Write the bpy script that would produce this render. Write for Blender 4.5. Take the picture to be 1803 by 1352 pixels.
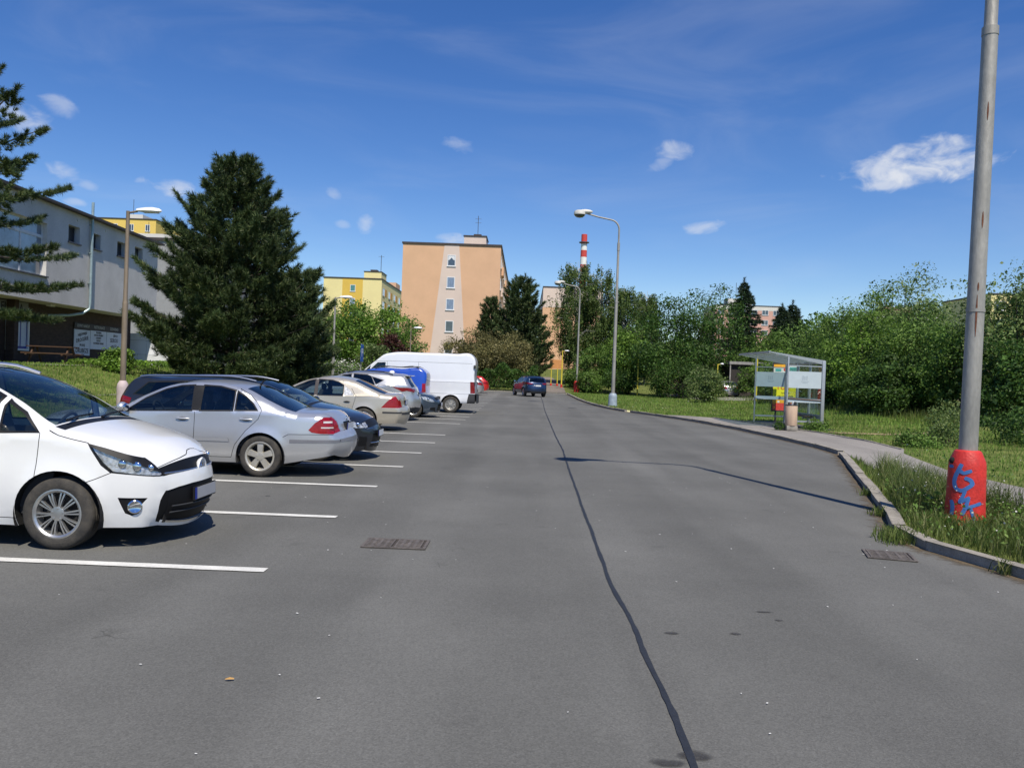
import bpy, bmesh, math, random
import numpy as np
from mathutils import Vector, Matrix, Euler
from mathutils.geometry import delaunay_2d_cdt

# ------------------------------------------------------------------ camera, sky, sun, exposure
for _o in list(bpy.data.objects):
    bpy.data.objects.remove(_o)
SC = bpy.context.scene
COL = SC.collection
EYE = 1.7
FPX = 1440.0                                   # focal length in pixels of an 1803 px wide frame

def cam_axes():
    ey = np.array([(925 - 901.5) / FPX, (660 - 676) / FPX, 1.0]); ey /= np.linalg.norm(ey)
    r = math.radians(2.1)                      # the photographer tilted the camera a little
    u = np.array([math.sin(r), -math.cos(r), 0.0])
    ez = u - u.dot(ey) * ey; ez /= np.linalg.norm(ez)
    return np.array([np.cross(ey, ez), ey, ez])
AX = cam_axes()
cam_data = bpy.data.cameras.new('camera')
cam = bpy.data.objects.new('camera', cam_data); COL.objects.link(cam)
cam_data.sensor_fit = 'HORIZONTAL'; cam_data.sensor_width = 36.0
cam_data.lens = 36.0 * FPX / 1803.0
cam_data.clip_start = 0.1; cam_data.clip_end = 9000.0
_m = Matrix.Identity(4)
for i in range(3):
    _m[i][0] = AX[i, 0]; _m[i][1] = -AX[i, 1]; _m[i][2] = -AX[i, 2]
_m.translation = (0, 0, EYE)
cam.matrix_world = _m
SC.camera = cam

SUN_EL = math.radians(57.0)
SUN_AZ = math.atan2(0.31, -0.95)               # compass angle of the sun, from +Y towards +X
SUN_DIR = Vector((math.sin(SUN_AZ) * math.cos(SUN_EL), math.cos(SUN_AZ) * math.cos(SUN_EL), math.sin(SUN_EL)))
sun_data = bpy.data.lights.new('sun', 'SUN'); sun_data.energy = 4.6; sun_data.angle = math.radians(0.53)
sun_data.color = (1.0, 0.93, 0.81)
sun = bpy.data.objects.new('sun', sun_data); COL.objects.link(sun)
sun.rotation_euler = SUN_DIR.to_track_quat('Z', 'Y').to_euler()
SKY_STRENGTH = 0.105

def make_world():
    w = bpy.data.worlds.new('World'); SC.world = w; w.use_nodes = True
    nt = w.node_tree; N = nt.nodes; L = nt.links
    N.clear()
    out = N.new('ShaderNodeOutputWorld'); bg = N.new('ShaderNodeBackground')
    bg.inputs['Strength'].default_value = SKY_STRENGTH
    sky = N.new('ShaderNodeTexSky'); sky.sky_type = 'NISHITA'; sky.sun_disc = False
    sky.sun_elevation = SUN_EL; sky.sun_rotation = SUN_AZ
    sky.altitude = 350; sky.air_density = 1.0; sky.dust_density = 0.0; sky.ozone_density = 3.0
    hs = N.new('ShaderNodeHueSaturation'); hs.inputs['Saturation'].default_value = 1.30
    hs.inputs['Value'].default_value = 1.06; hs.inputs['Hue'].default_value = 0.514
    L.new(sky.outputs[0], hs.inputs['Color'])
    tc = N.new('ShaderNodeTexCoord')
    D = tc.outputs['Generated']
    def math_(op, a, b=None, c=None, clamp=False):
        n = N.new('ShaderNodeMath'); n.operation = op; n.use_clamp = clamp
        for k, v in enumerate((a, b, c)):
            if v is None: continue
            if isinstance(v, (int, float)): n.inputs[k].default_value = v
            else: L.new(v, n.inputs[k])
        return n.outputs[0]
    def dot(v):
        n = N.new('ShaderNodeVectorMath'); n.operation = 'DOT_PRODUCT'
        L.new(D, n.inputs[0]); n.inputs[1].default_value = tuple(v); return n.outputs['Value']
    def smooth(val, a, b):
        n = N.new('ShaderNodeMapRange'); n.interpolation_type = 'SMOOTHSTEP'
        L.new(val, n.inputs['Value']); n.inputs['From Min'].default_value = a; n.inputs['From Max'].default_value = b
        return n.outputs['Result']
    # clouds: fractal noise shaped by a few elliptical cloud bodies and by thin high veils
    n1 = N.new('ShaderNodeTexNoise'); n1.inputs['Scale'].default_value = 30; n1.inputs['Detail'].default_value = 7
    n1.inputs['Roughness'].default_value = 0.58; n1.inputs['Distortion'].default_value = 0.5
    mp = N.new('ShaderNodeMapping'); mp.inputs['Scale'].default_value = (1, 1, 1.6); L.new(D, mp.inputs['Vector'])
    L.new(mp.outputs[0], n1.inputs['Vector'])
    noise = n1.outputs['Fac']
    def ray(px, py):
        c = np.array([(px - 901.5) / FPX, (py - 676) / FPX, 1.0]); d = AX @ c; return d / np.linalg.norm(d)
    clouds = [(1550, 297, 62, 19, 0, .80), (1640, 262, 62, 19, -3, .85), (1625, 300, 95, 24, -3, .95), (1575, 322, 60, 11, 0, .75),
              (1188, 264, 32, 15, 5, .50), (1160, 292, 26, 10, -25, .30),
              (1237, 401, 36, 11, -6, .48), (812, 257, 30, 11, 12, .30), (102, 183, 22, 17, 25, .36), (45, 208, 36, 20, 12, .58),
              (115, 305, 28, 13, 14, .46), (152, 323, 16, 8, 18, .3), (296, 331, 38, 13, 4, .62), (588, 340, 15, 9, 30, .34), (602, 394, 15, 7, 10, .26),
              (645, 394, 15, 17, 35, .46), (800, 421, 34, 11, 4, .52), (130, 357, 16, 6, 4, .4),
              # the same kind of small clouds elsewhere round the sky
              (-420, 330, 60, 22, 0, .8), (-700, 250, 42, 18, 8, .6), (2250, 300, 60, 20, 0, .7), (2600, 390, 50, 16, 0, .7),
              (3000, 250, 80, 24, 5, .7), (-1500, 340, 90, 24, 0, .7)]
    tot = None
    for (px, py, a, b, rot, amp) in clouds:
        c = ray(px, py)
        ex = np.cross(c, AX @ np.array([0, -1, 0])); ex /= np.linalg.norm(ex)
        eu = np.cross(ex, c)
        t = math.radians(rot)
        e1 = (math.cos(t) * ex - math.sin(t) * eu) / (a / FPX); e2 = (math.sin(t) * ex + math.cos(t) * eu) / (b / FPX)
        u = dot(e1); v = dot(e2)
        q = math_('ADD', math_('MULTIPLY', u, u), math_('MULTIPLY', v, v))
        front = math_('GREATER_THAN', dot(c), 0.5)
        # noise eats into the ellipse
        body = math_('SUBTRACT', math_('MULTIPLY_ADD', noise, 4.6, -1.45), q)
        m = math_('MULTIPLY', math_('MULTIPLY', smooth(body, -0.55, 1.5), amp), front)
        tot = m if tot is None else math_('MAXIMUM', tot, m)
    # veils of cirrus over the whole sky
    mp2 = N.new('ShaderNodeMapping'); mp2.inputs['Scale'].default_value = (1.2, 2.2, 5.5)
    mp2.inputs['Rotation'].default_value = (0.0, math.radians(14), math.radians(20)); L.new(D, mp2.inputs['Vector'])
    n2 = N.new('ShaderNodeTexNoise'); n2.inputs['Scale'].default_value = 2.3; n2.inputs['Detail'].default_value = 6
    n2.inputs['Roughness'].default_value = 0.55; n2.inputs['Distortion'].default_value = 0.9
    L.new(mp2.outputs[0], n2.inputs['Vector'])
    veil = math_('MULTIPLY', smooth(n2.outputs['Fac'], 0.42, 0.90), 0.14)
    fade = smooth(dot((0, 0, 1)), -0.02, 0.12)
    veil = math_('MULTIPLY', veil, fade)
    alpha = math_('MAXIMUM', tot, veil)
    mix = N.new('ShaderNodeMix'); mix.data_type = 'RGBA'
    L.new(alpha, mix.inputs[0]); L.new(hs.outputs[0], mix.inputs[6])
    mix.inputs[7].default_value = (6.4, 6.7, 7.3, 1)
    L.new(mix.outputs[2], bg.inputs['Color']); L.new(bg.outputs[0], out.inputs[0])
make_world()
SC.view_settings.view_transform = 'Standard'; SC.view_settings.look = 'None'
SC.view_settings.exposure = 0.15; SC.view_settings.gamma = 1.0; SC.view_settings.use_curve_mapping = False
SC.cycles.max_bounces = 7; SC.cycles.transparent_max_bounces = 14; SC.cycles.diffuse_bounces = 3
SC.cycles.glossy_bounces = 3; SC.cycles.transmission_bounces = 4
SC.cycles.sample_clamp_indirect = 6.0
SC.cycles.use_denoising = True

RNG = np.random.default_rng(7)
random.seed(7)

# ------------------------------------------------------------------ materials
def lin(r, g, b):
    f = lambda c: (c / 255 / 12.92) if c / 255 <= 0.04045 else ((c / 255 + 0.055) / 1.055) ** 2.4
    return (f(r), f(g), f(b), 1.0)
def rgba(c):
    return tuple(c) if len(c) == 4 else (*c, 1.0)
MATS = {}
def mat(name, col, rough=0.6, metal=0.0, var=0.12, vscale=4.0, bump=0.0, bscale=40.0, coat=0.0, spec=0.5, var2=0.0, vscale2=60.0, stretch=None, col2=None):
    """principled surface whose colour is broken up by two sizes of noise, with fine relief"""
    if name in MATS: return MATS[name]
    m = bpy.data.materials.new(name); m.use_nodes = True; nt = m.node_tree; N = nt.nodes; L = nt.links
    p = N['Principled BSDF']; MATS[name] = m
    col = rgba(col)
    p.inputs['Roughness'].default_value = rough; p.inputs['Metallic'].default_value = metal
    p.inputs['Coat Weight'].default_value = coat; p.inputs['Coat Roughness'].default_value = 0.04
    p.inputs['Specular IOR Level'].default_value = spec
    tc = N.new('ShaderNodeTexCoord'); vec = tc.outputs['Object']
    if stretch:
        mp = N.new('ShaderNodeMapping'); mp.inputs['Scale'].default_value = stretch
        L.new(vec, mp.inputs['Vector']); vec = mp.outputs[0]
    if var or col2:
        n = N.new('ShaderNodeTexNoise'); n.inputs['Scale'].default_value = vscale; n.inputs['Detail'].default_value = 5
        n.inputs['Roughness'].default_value = 0.6; L.new(vec, n.inputs['Vector'])
        r = N.new('ShaderNodeValToRGB'); L.new(n.outputs['Fac'], r.inputs[0])
        c2 = rgba(col2) if col2 else tuple(min(1, c * (1 + var)) for c in col[:3]) + (1,)
        r.color_ramp.elements[0].position = 0.3; r.color_ramp.elements[1].position = 0.7
        r.color_ramp.elements[0].color = tuple(c * (1 - var) for c in col[:3]) + (1,)
        r.color_ramp.elements[1].color = c2
        csock = r.outputs[0]
        if var2:
            n2 = N.new('ShaderNodeTexNoise'); n2.inputs['Scale'].default_value = vscale2; n2.inputs['Detail'].default_value = 3
            L.new(vec, n2.inputs['Vector'])
            mr = N.new('ShaderNodeMapRange'); L.new(n2.outputs['Fac'], mr.inputs[0])
            mr.inputs[1].default_value = .25; mr.inputs[2].default_value = .75
            mr.inputs[3].default_value = 1 - var2; mr.inputs[4].default_value = 1 + var2
            mx = N.new('ShaderNodeVectorMath'); mx.operation = 'SCALE'
            L.new(csock, mx.inputs[0]); L.new(mr.outputs[0], mx.inputs['Scale']); csock = mx.outputs[0]
        L.new(csock, p.inputs['Base Color'])
    else:
        p.inputs['Base Color'].default_value = col
    if bump:
        nb = N.new('ShaderNodeTexNoise'); nb.inputs['Scale'].default_value = bscale; nb.inputs['Detail'].default_value = 4
        L.new(vec, nb.inputs['Vector'])
        b = N.new('ShaderNodeBump'); b.inputs['Strength'].default_value = bump; b.inputs['Distance'].default_value = 0.02
        L.new(nb.outputs['Fac'], b.inputs['Height']); L.new(b.outputs[0], p.inputs['Normal'])
    return m

def glass_mat(name, tint=(0.30, 0.36, 0.36), rough=0.0, extra=0.03):
    if name in MATS: return MATS[name]
    m = bpy.data.materials.new(name); m.use_nodes = True; nt = m.node_tree; N = nt.nodes; L = nt.links
    N.clear(); MATS[name] = m
    out = N.new('ShaderNodeOutputMaterial'); mix = N.new('ShaderNodeMixShader')
    tr = N.new('ShaderNodeBsdfTransparent'); tr.inputs[0].default_value = (*tint, 1)
    gl = N.new('ShaderNodeBsdfGlossy'); gl.inputs['Roughness'].default_value = rough
    fr = N.new('ShaderNodeFresnel'); gm = N.new('ShaderNodeNewGeometry'); io = N.new('ShaderNodeMapRange')   # thin sheet: the same reflectance from both sides
    io.inputs[3].default_value = 1.5; io.inputs[4].default_value = 1 / 1.5; L.new(gm.outputs['Backfacing'], io.inputs[0]); L.new(io.outputs[0], fr.inputs['IOR'])
    ad = N.new('ShaderNodeMath'); ad.operation = 'ADD'; ad.inputs[1].default_value = extra; ad.use_clamp = True
    L.new(fr.outputs[0], ad.inputs[0]); L.new(ad.outputs[0], mix.inputs[0])
    L.new(tr.outputs[0], mix.inputs[1]); L.new(gl.outputs[0], mix.inputs[2]); L.new(mix.outputs[0], out.inputs[0])
    return m

def leaf_mat(name, c1, c2, c3=None, trans=0.35, rough=0.55):
    """foliage: each leaf (mesh island) takes its own shade between c1 and c2, some c3"""
    if name in MATS: return MATS[name]
    m = bpy.data.materials.new(name); m.use_nodes = True; nt = m.node_tree; N = nt.nodes; L = nt.links
    MATS[name] = m; p = N['Principled BSDF']; out = [n for n in N if n.type == 'OUTPUT_MATERIAL'][0]
    g = N.new('ShaderNodeNewGeometry'); r = N.new('ShaderNodeValToRGB')
    L.new(g.outputs['Random Per Island'], r.inputs[0])
    r.color_ramp.elements[0].color = rgba(c1); r.color_ramp.elements[1].color = rgba(c2); r.color_ramp.elements[1].position = 0.85
    if c3:
        e = r.color_ramp.elements.new(0.97); e.color = rgba(c3)
    tcn = N.new('ShaderNodeTexCoord'); nz = N.new('ShaderNodeTexNoise'); nz.inputs['Scale'].default_value = 0.5
    nz.inputs['Detail'].default_value = 3
    L.new(tcn.outputs['Object'], nz.inputs['Vector'])
    mr = N.new('ShaderNodeMapRange'); L.new(nz.outputs['Fac'], mr.inputs[0]); mr.inputs[1].default_value = .3; mr.inputs[2].default_value = .7
    mr.inputs[3].default_value = 0.60; mr.inputs[4].default_value = 1.42
    sc = N.new('ShaderNodeVectorMath'); sc.operation = 'SCALE'
    L.new(r.outputs[0], sc.inputs[0]); L.new(mr.outputs[0], sc.inputs['Scale'])
    L.new(sc.outputs[0], p.inputs['Base Color']); p.inputs['Roughness'].default_value = rough
    p.inputs['Specular IOR Level'].default_value = 0.3
    t = N.new('ShaderNodeBsdfTranslucent'); L.new(sc.outputs[0], t.inputs[0])
    mx = N.new('ShaderNodeMixShader'); mx.inputs[0].default_value = trans
    L.new(p.outputs[0], mx.inputs[1]); L.new(t.outputs[0], mx.inputs[2]); L.new(mx.outputs[0], out.inputs[0])
    return m

# ------------------------------------------------------------------ objects and meshes
def tag(o, label=None, cat=None, group=None, kind=None):
    if label: o['label'] = label
    if cat: o['category'] = cat
    if group: o['group'] = group
    if kind: o['kind'] = kind
    return o
def thing(name, label, cat, loc=(0, 0, 0), rz=0.0, group=None):
    o = bpy.data.objects.new(name, None); COL.objects.link(o); o.empty_display_size = 0.2
    o.location = loc; o.rotation_euler = (0, 0, rz)
    return tag(o, label, cat, group)

class MB:
    """collects simple shapes into one mesh"""
    def __init__(s): s.v = []; s.f = []
    def add(s, v, f):
        b = len(s.v); s.v.extend(tuple(map(float, p)) for p in v); s.f.extend(tuple(i + b for i in q) for q in f); return s
    def box(s, x0, x1, y0, y1, z0, z1, bev=0.0):
        if bev <= 0:
            v = [(x, y, z) for z in (z0, z1) for y in (y0, y1) for x in (x0, x1)]
            return s.add(v, [(0, 2, 3, 1), (4, 5, 7, 6), (0, 1, 5, 4), (2, 6, 7, 3), (0, 4, 6, 2), (1, 3, 7, 5)])
        bm = bmesh.new(); bmesh.ops.create_cube(bm, size=1)
        for q in bm.verts:
            q.co = Vector(((x0 + x1) / 2 + q.co.x * (x1 - x0), (y0 + y1) / 2 + q.co.y * (y1 - y0), (z0 + z1) / 2 + q.co.z * (z1 - z0)))
        bmesh.ops.bevel(bm, geom=bm.edges[:] , offset=bev, segments=2, affect='EDGES', profile=0.6)
        bm.verts.index_update()
        s.add([q.co[:] for q in bm.verts], [[q.index for q in fc.verts] for fc in bm.faces]); bm.free(); return s
    def prism(s, poly, a, b, axis='y'):
        """poly in two axes, extruded along the third from a to b"""
        def P(p, t): return {'y': (p[0], t, p[1]), 'x': (t, p[0], p[1]), 'z': (p[0], p[1], t)}[axis]
        n = len(poly)
        v = [P(p, a) for p in poly] + [P(p, b) for p in poly]
        f = [tuple(range(n)), tuple(range(2 * n - 1, n - 1, -1))] + [(i, n + i, n + (i + 1) % n, (i + 1) % n) for i in range(n)]
        return s.add(v, f)
    def tube(s, pts, rad, n=10, cap=True):
        pts = [Vector(p) for p in pts]; rad = rad if isinstance(rad, (list, tuple)) else [rad] * len(pts)
        v = []; f = []
        up = None
        for i, p in enumerate(pts):
            d = (pts[min(i + 1, len(pts) - 1)] - pts[max(i - 1, 0)]).normalized()
            if up is None:
                up = Vector((0, 0, 1)) if abs(d.z) < 0.9 else Vector((1, 0, 0))
            a = d.cross(up).normalized(); b = a.cross(d).normalized(); up = b
            for k in range(n):
                t = 2 * math.pi * k / n
                v.append(p + (a * math.cos(t) + b * math.sin(t)) * rad[i])
        for i in range(len(pts) - 1):
            for k in range(n):
                f.append((i * n + k, i * n + (k + 1) % n, (i + 1) * n + (k + 1) % n, (i + 1) * n + k))
        if cap:
            f.append(tuple(range(n - 1, -1, -1))); f.append(tuple(range((len(pts) - 1) * n, len(pts) * n)))
        return s.add(v, f)
    def lathe(s, prof, n=24, c=(0, 0, 0), axis='z', closed=False):
        v = []; f = []; m = len(prof)
        for k in range(n):
            t = 2 * math.pi * k / n
            for (r, h) in prof:
                x, y = r * math.cos(t), r * math.sin(t)
                q = {'z': (x, y, h), 'y': (x, h, y), 'x': (h, x, y)}[axis]
                v.append((c[0] + q[0], c[1] + q[1], c[2] + q[2]))
        for k in range(n):
            for i in range(m if closed else m - 1):
                j = (i + 1) % m; k2 = (k + 1) % n
                q = (k * m + i, k2 * m + i, k2 * m + j, k * m + j)
                f.append(q if axis != 'y' else q[::-1])
        return s.add(v, f)
    def ball(s, c, r, n=12, m=8):
        rr = r if isinstance(r, (tuple, list)) else (r, r, r)
        prof = [(math.sin(math.pi * i / m), -math.cos(math.pi * i / m)) for i in range(m + 1)]
        b = MB().lathe(prof, n)
        return s.add([(c[0] + x * rr[0], c[1] + y * rr[1], c[2] + z * rr[2]) for x, y, z in b.v], b.f)
    def xform(s, M, start=0):
        for i in range(start, len(s.v)):
            s.v[i] = tuple(M @ Vector(s.v[i]))
        return s
    def build(s, name, m, parent=None, smooth=False, angle=35, fix=True):
        return mk(name, s.v, s.f, m, parent, smooth, angle, fix)

def mk(name, v, f, m, parent=None, smooth=False, angle=35, fix=False):
    me = bpy.data.meshes.new(name)
    me.from_pydata([tuple(p) for p in v], [], [tuple(q) for q in f])
    if fix:
        bm = bmesh.new(); bm.from_mesh(me); bmesh.ops.remove_doubles(bm, verts=bm.verts, dist=1e-5)
        bmesh.ops.recalc_face_normals(bm, faces=bm.faces); bm.to_mesh(me); bm.free()
    if smooth:
        me.polygons.foreach_set('use_smooth', [True] * len(me.polygons))
        if angle: me.set_sharp_from_angle(angle=math.radians(angle))
    o = bpy.data.objects.new(name, me); COL.objects.link(o)
    if m: me.materials.append(m)
    if parent: o.parent = parent
    return o

def mk_np(name, V, F, m, parent=None, smooth=False):
    """numpy mesh: V (n,3), F (k,3) or (k,4)"""
    me = bpy.data.meshes.new(name); V = np.ascontiguousarray(V, np.float32); F = np.ascontiguousarray(F, np.int32)
    me.vertices.add(len(V)); me.vertices.foreach_set('co', V.ravel())
    k = F.shape[1]; me.loops.add(F.size); me.loops.foreach_set('vertex_index', F.ravel())
    me.polygons.add(len(F)); me.polygons.foreach_set('loop_start', np.arange(0, F.size, k, dtype=np.int32))
    me.polygons.foreach_set('loop_total', np.full(len(F), k, np.int32))
    if smooth: me.polygons.foreach_set('use_smooth', np.ones(len(F), bool))
    me.update(calc_edges=True); me.validate()
    o = bpy.data.objects.new(name, me); COL.objects.link(o); me.materials.append(m)
    if parent: o.parent = parent
    return o

def share(src, name, parent, loc=(0, 0, 0), rot=(0, 0, 0), scale=(1, 1, 1)):
    o = bpy.data.objects.new(name, src.data); COL.objects.link(o); o.parent = parent
    o.location = loc; o.rotation_euler = rot; o.scale = scale; return o

def text_mesh(name, s, size, m, parent, loc, rot, extr=0.002, align='CENTER', sx=1.0, bold=0.0):
    cu = bpy.data.curves.new(name, 'FONT'); cu.body = s; cu.size = size; cu.extrude = extr; cu.align_x = align; cu.align_y = 'CENTER'
    cu.offset = bold; cu.resolution_u = 2
    o = bpy.data.objects.new(name, cu); COL.objects.link(o)
    dg = bpy.context.evaluated_depsgraph_get(); me = bpy.data.meshes.new_from_object(o.evaluated_get(dg))
    bpy.data.objects.remove(o); bpy.data.curves.remove(cu)
    me.materials.clear(); me.materials.append(m); me.name = name
    t = bpy.data.objects.new(name, me); COL.objects.link(t); t.parent = parent
    t.location = loc; t.rotation_euler = rot; t.scale = (sx, 1, 1)
    return t

# ---- planar geometry
def in_poly(P, poly):
    P = np.asarray(P); poly = np.asarray(poly); x, y = P[:, 0], P[:, 1]; c = np.zeros(len(P), bool)
    x0, y0 = poly[:, 0], poly[:, 1]; x1, y1 = np.roll(x0, -1), np.roll(y0, -1)
    for a, b, d, e in zip(x0, y0, x1, y1):
        if b == e: continue
        k = ((b > y) != (e > y)) & (x < (d - a) * (y - b) / (e - b) + a); c ^= k
    return c
def seg_dist(P, A, B):
    """distance of points P (n,2) to the nearest of segments A-B (m,2)"""
    P = np.asarray(P, float); out = np.full(len(P), 1e9)
    for a, b in zip(np.asarray(A, float), np.asarray(B, float)):
        ab = b - a; l2 = max(ab.dot(ab), 1e-12)
        t = np.clip(((P - a) @ ab) / l2, 0, 1)
        d = np.hypot(*(P - (a + t[:, None] * ab)).T); np.minimum(out, d, out)
    return out
def resample(pts, h, closed=False):
    pts = [np.array(p, float) for p in pts]
    if closed: pts = pts + [pts[0]]
    out = []
    for a, b in zip(pts[:-1], pts[1:]):
        n = max(1, int(math.ceil(np.linalg.norm(b - a) / h)))
        for k in range(n): out.append(a + (b - a) * k / n)
    if not closed: out.append(pts[-1])
    return np.array(out)
def spline(ctrl, h):
    """smooth curve through the control rows; returns samples and their control index"""
    C = np.array(ctrl, float); n = len(C)
    d = np.maximum(np.linalg.norm(np.diff(C[:, :2], axis=0), axis=1), 1e-6); t = np.concatenate([[0], np.cumsum(d)])
    T = np.zeros_like(C)
    for i in range(n):
        if i == 0: T[i] = (C[1] - C[0]) / d[0]
        elif i == n - 1: T[i] = (C[-1] - C[-2]) / d[-1]
        else:
            a = (C[i] - C[i - 1]) / d[i - 1]; b = (C[i + 1] - C[i]) / d[i]
            T[i] = (a * d[i] + b * d[i - 1]) / (d[i] + d[i - 1])
    P = []; U = []
    for i in range(n - 1):
        k = max(1, int(math.ceil(d[i] / h)))
        for j in range(k):
            s = j / k; h00 = 2 * s**3 - 3 * s**2 + 1; h10 = s**3 - 2 * s**2 + s; h01 = -2 * s**3 + 3 * s**2; h11 = s**3 - s**2
            P.append(h00 * C[i] + h10 * d[i] * T[i] + h01 * C[i + 1] + h11 * d[i] * T[i + 1]); U.append(i + s)
    P.append(C[-1]); U.append(n - 1)
    return np.array(P), np.array(U)
def offset_poly(poly, d):
    P = np.array(poly, float); n = len(P)
    area = 0.5 * np.sum(P[:, 0] * np.roll(P[:, 1], -1) - np.roll(P[:, 0], -1) * P[:, 1]); sg = 1 if area > 0 else -1
    out = []
    for i in range(n):
        a = P[i] - P[i - 1]; b = P[(i + 1) % n] - P[i]
        a /= np.linalg.norm(a); b /= np.linalg.norm(b)
        na = np.array([a[1], -a[0]]) * sg; nb = np.array([b[1], -b[0]]) * sg
        m = na + nb; m /= max(np.linalg.norm(m), 1e-6); c = max(m.dot(na), 0.45)
        out.append(P[i] + m * d / c)
    return np.array(out)
def ribbon_poly(line, w):
    P = np.array(line, float); n = len(P); N = []
    for i in range(n):
        d = P[min(i + 1, n - 1)] - P[max(i - 1, 0)]; d /= np.linalg.norm(d); N.append((-d[1], d[0]))
    N = np.array(N); return np.concatenate([P + N * w / 2, (P - N * w / 2)[::-1]])
def cdt(outer, polys, pts, h, eps=1e-5):
    """triangulate: boundary loop, inner region loops and free points; returns verts, tris, centroids inside the boundary"""
    V = []; E = []
    A = []; B = []
    def loop(L):
        b = len(V); n = len(L); V.extend(map(tuple, L)); E.extend((b + i, b + (i + 1) % n) for i in range(n))
        A.extend(L); B.extend(np.roll(L, -1, axis=0))
    loop(np.asarray(outer, float))
    for p in polys: loop(np.asarray(p, float))
    if len(pts):
        pts = np.asarray(pts, float); pts = pts[in_poly(pts, outer)]
        if len(pts): pts = pts[seg_dist(pts, A, B) > 0.42 * h]
        V.extend(map(tuple, pts))
    r = delaunay_2d_cdt([Vector(p) for p in V], E, [], 0, eps)
    P = np.array([v[:] for v in r[0]]); T = np.array(r[2])
    c = P[T].mean(axis=1); ok = in_poly(c, outer)
    a = P[T]; ar = np.abs(np.cross(a[:, 1] - a[:, 0], a[:, 2] - a[:, 0])); ok &= ar > 1e-9
    T = T[ok]
    # counter-clockwise
    a = P[T]; s = np.cross(a[:, 1] - a[:, 0], a[:, 2] - a[:, 0]) < 0; T[s] = T[s][:, ::-1]
    return P, T, P[T].mean(axis=1)
def sub(P, T, sel):
    t = T[sel]; u, inv = np.unique(t, return_inverse=True)
    return P[u], inv.reshape(t.shape), u
def smoothstep(x, a, b):
    t = np.clip((np.asarray(x, float) - a) / (b - a), 0, 1); return t * t * (3 - 2 * t)
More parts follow.
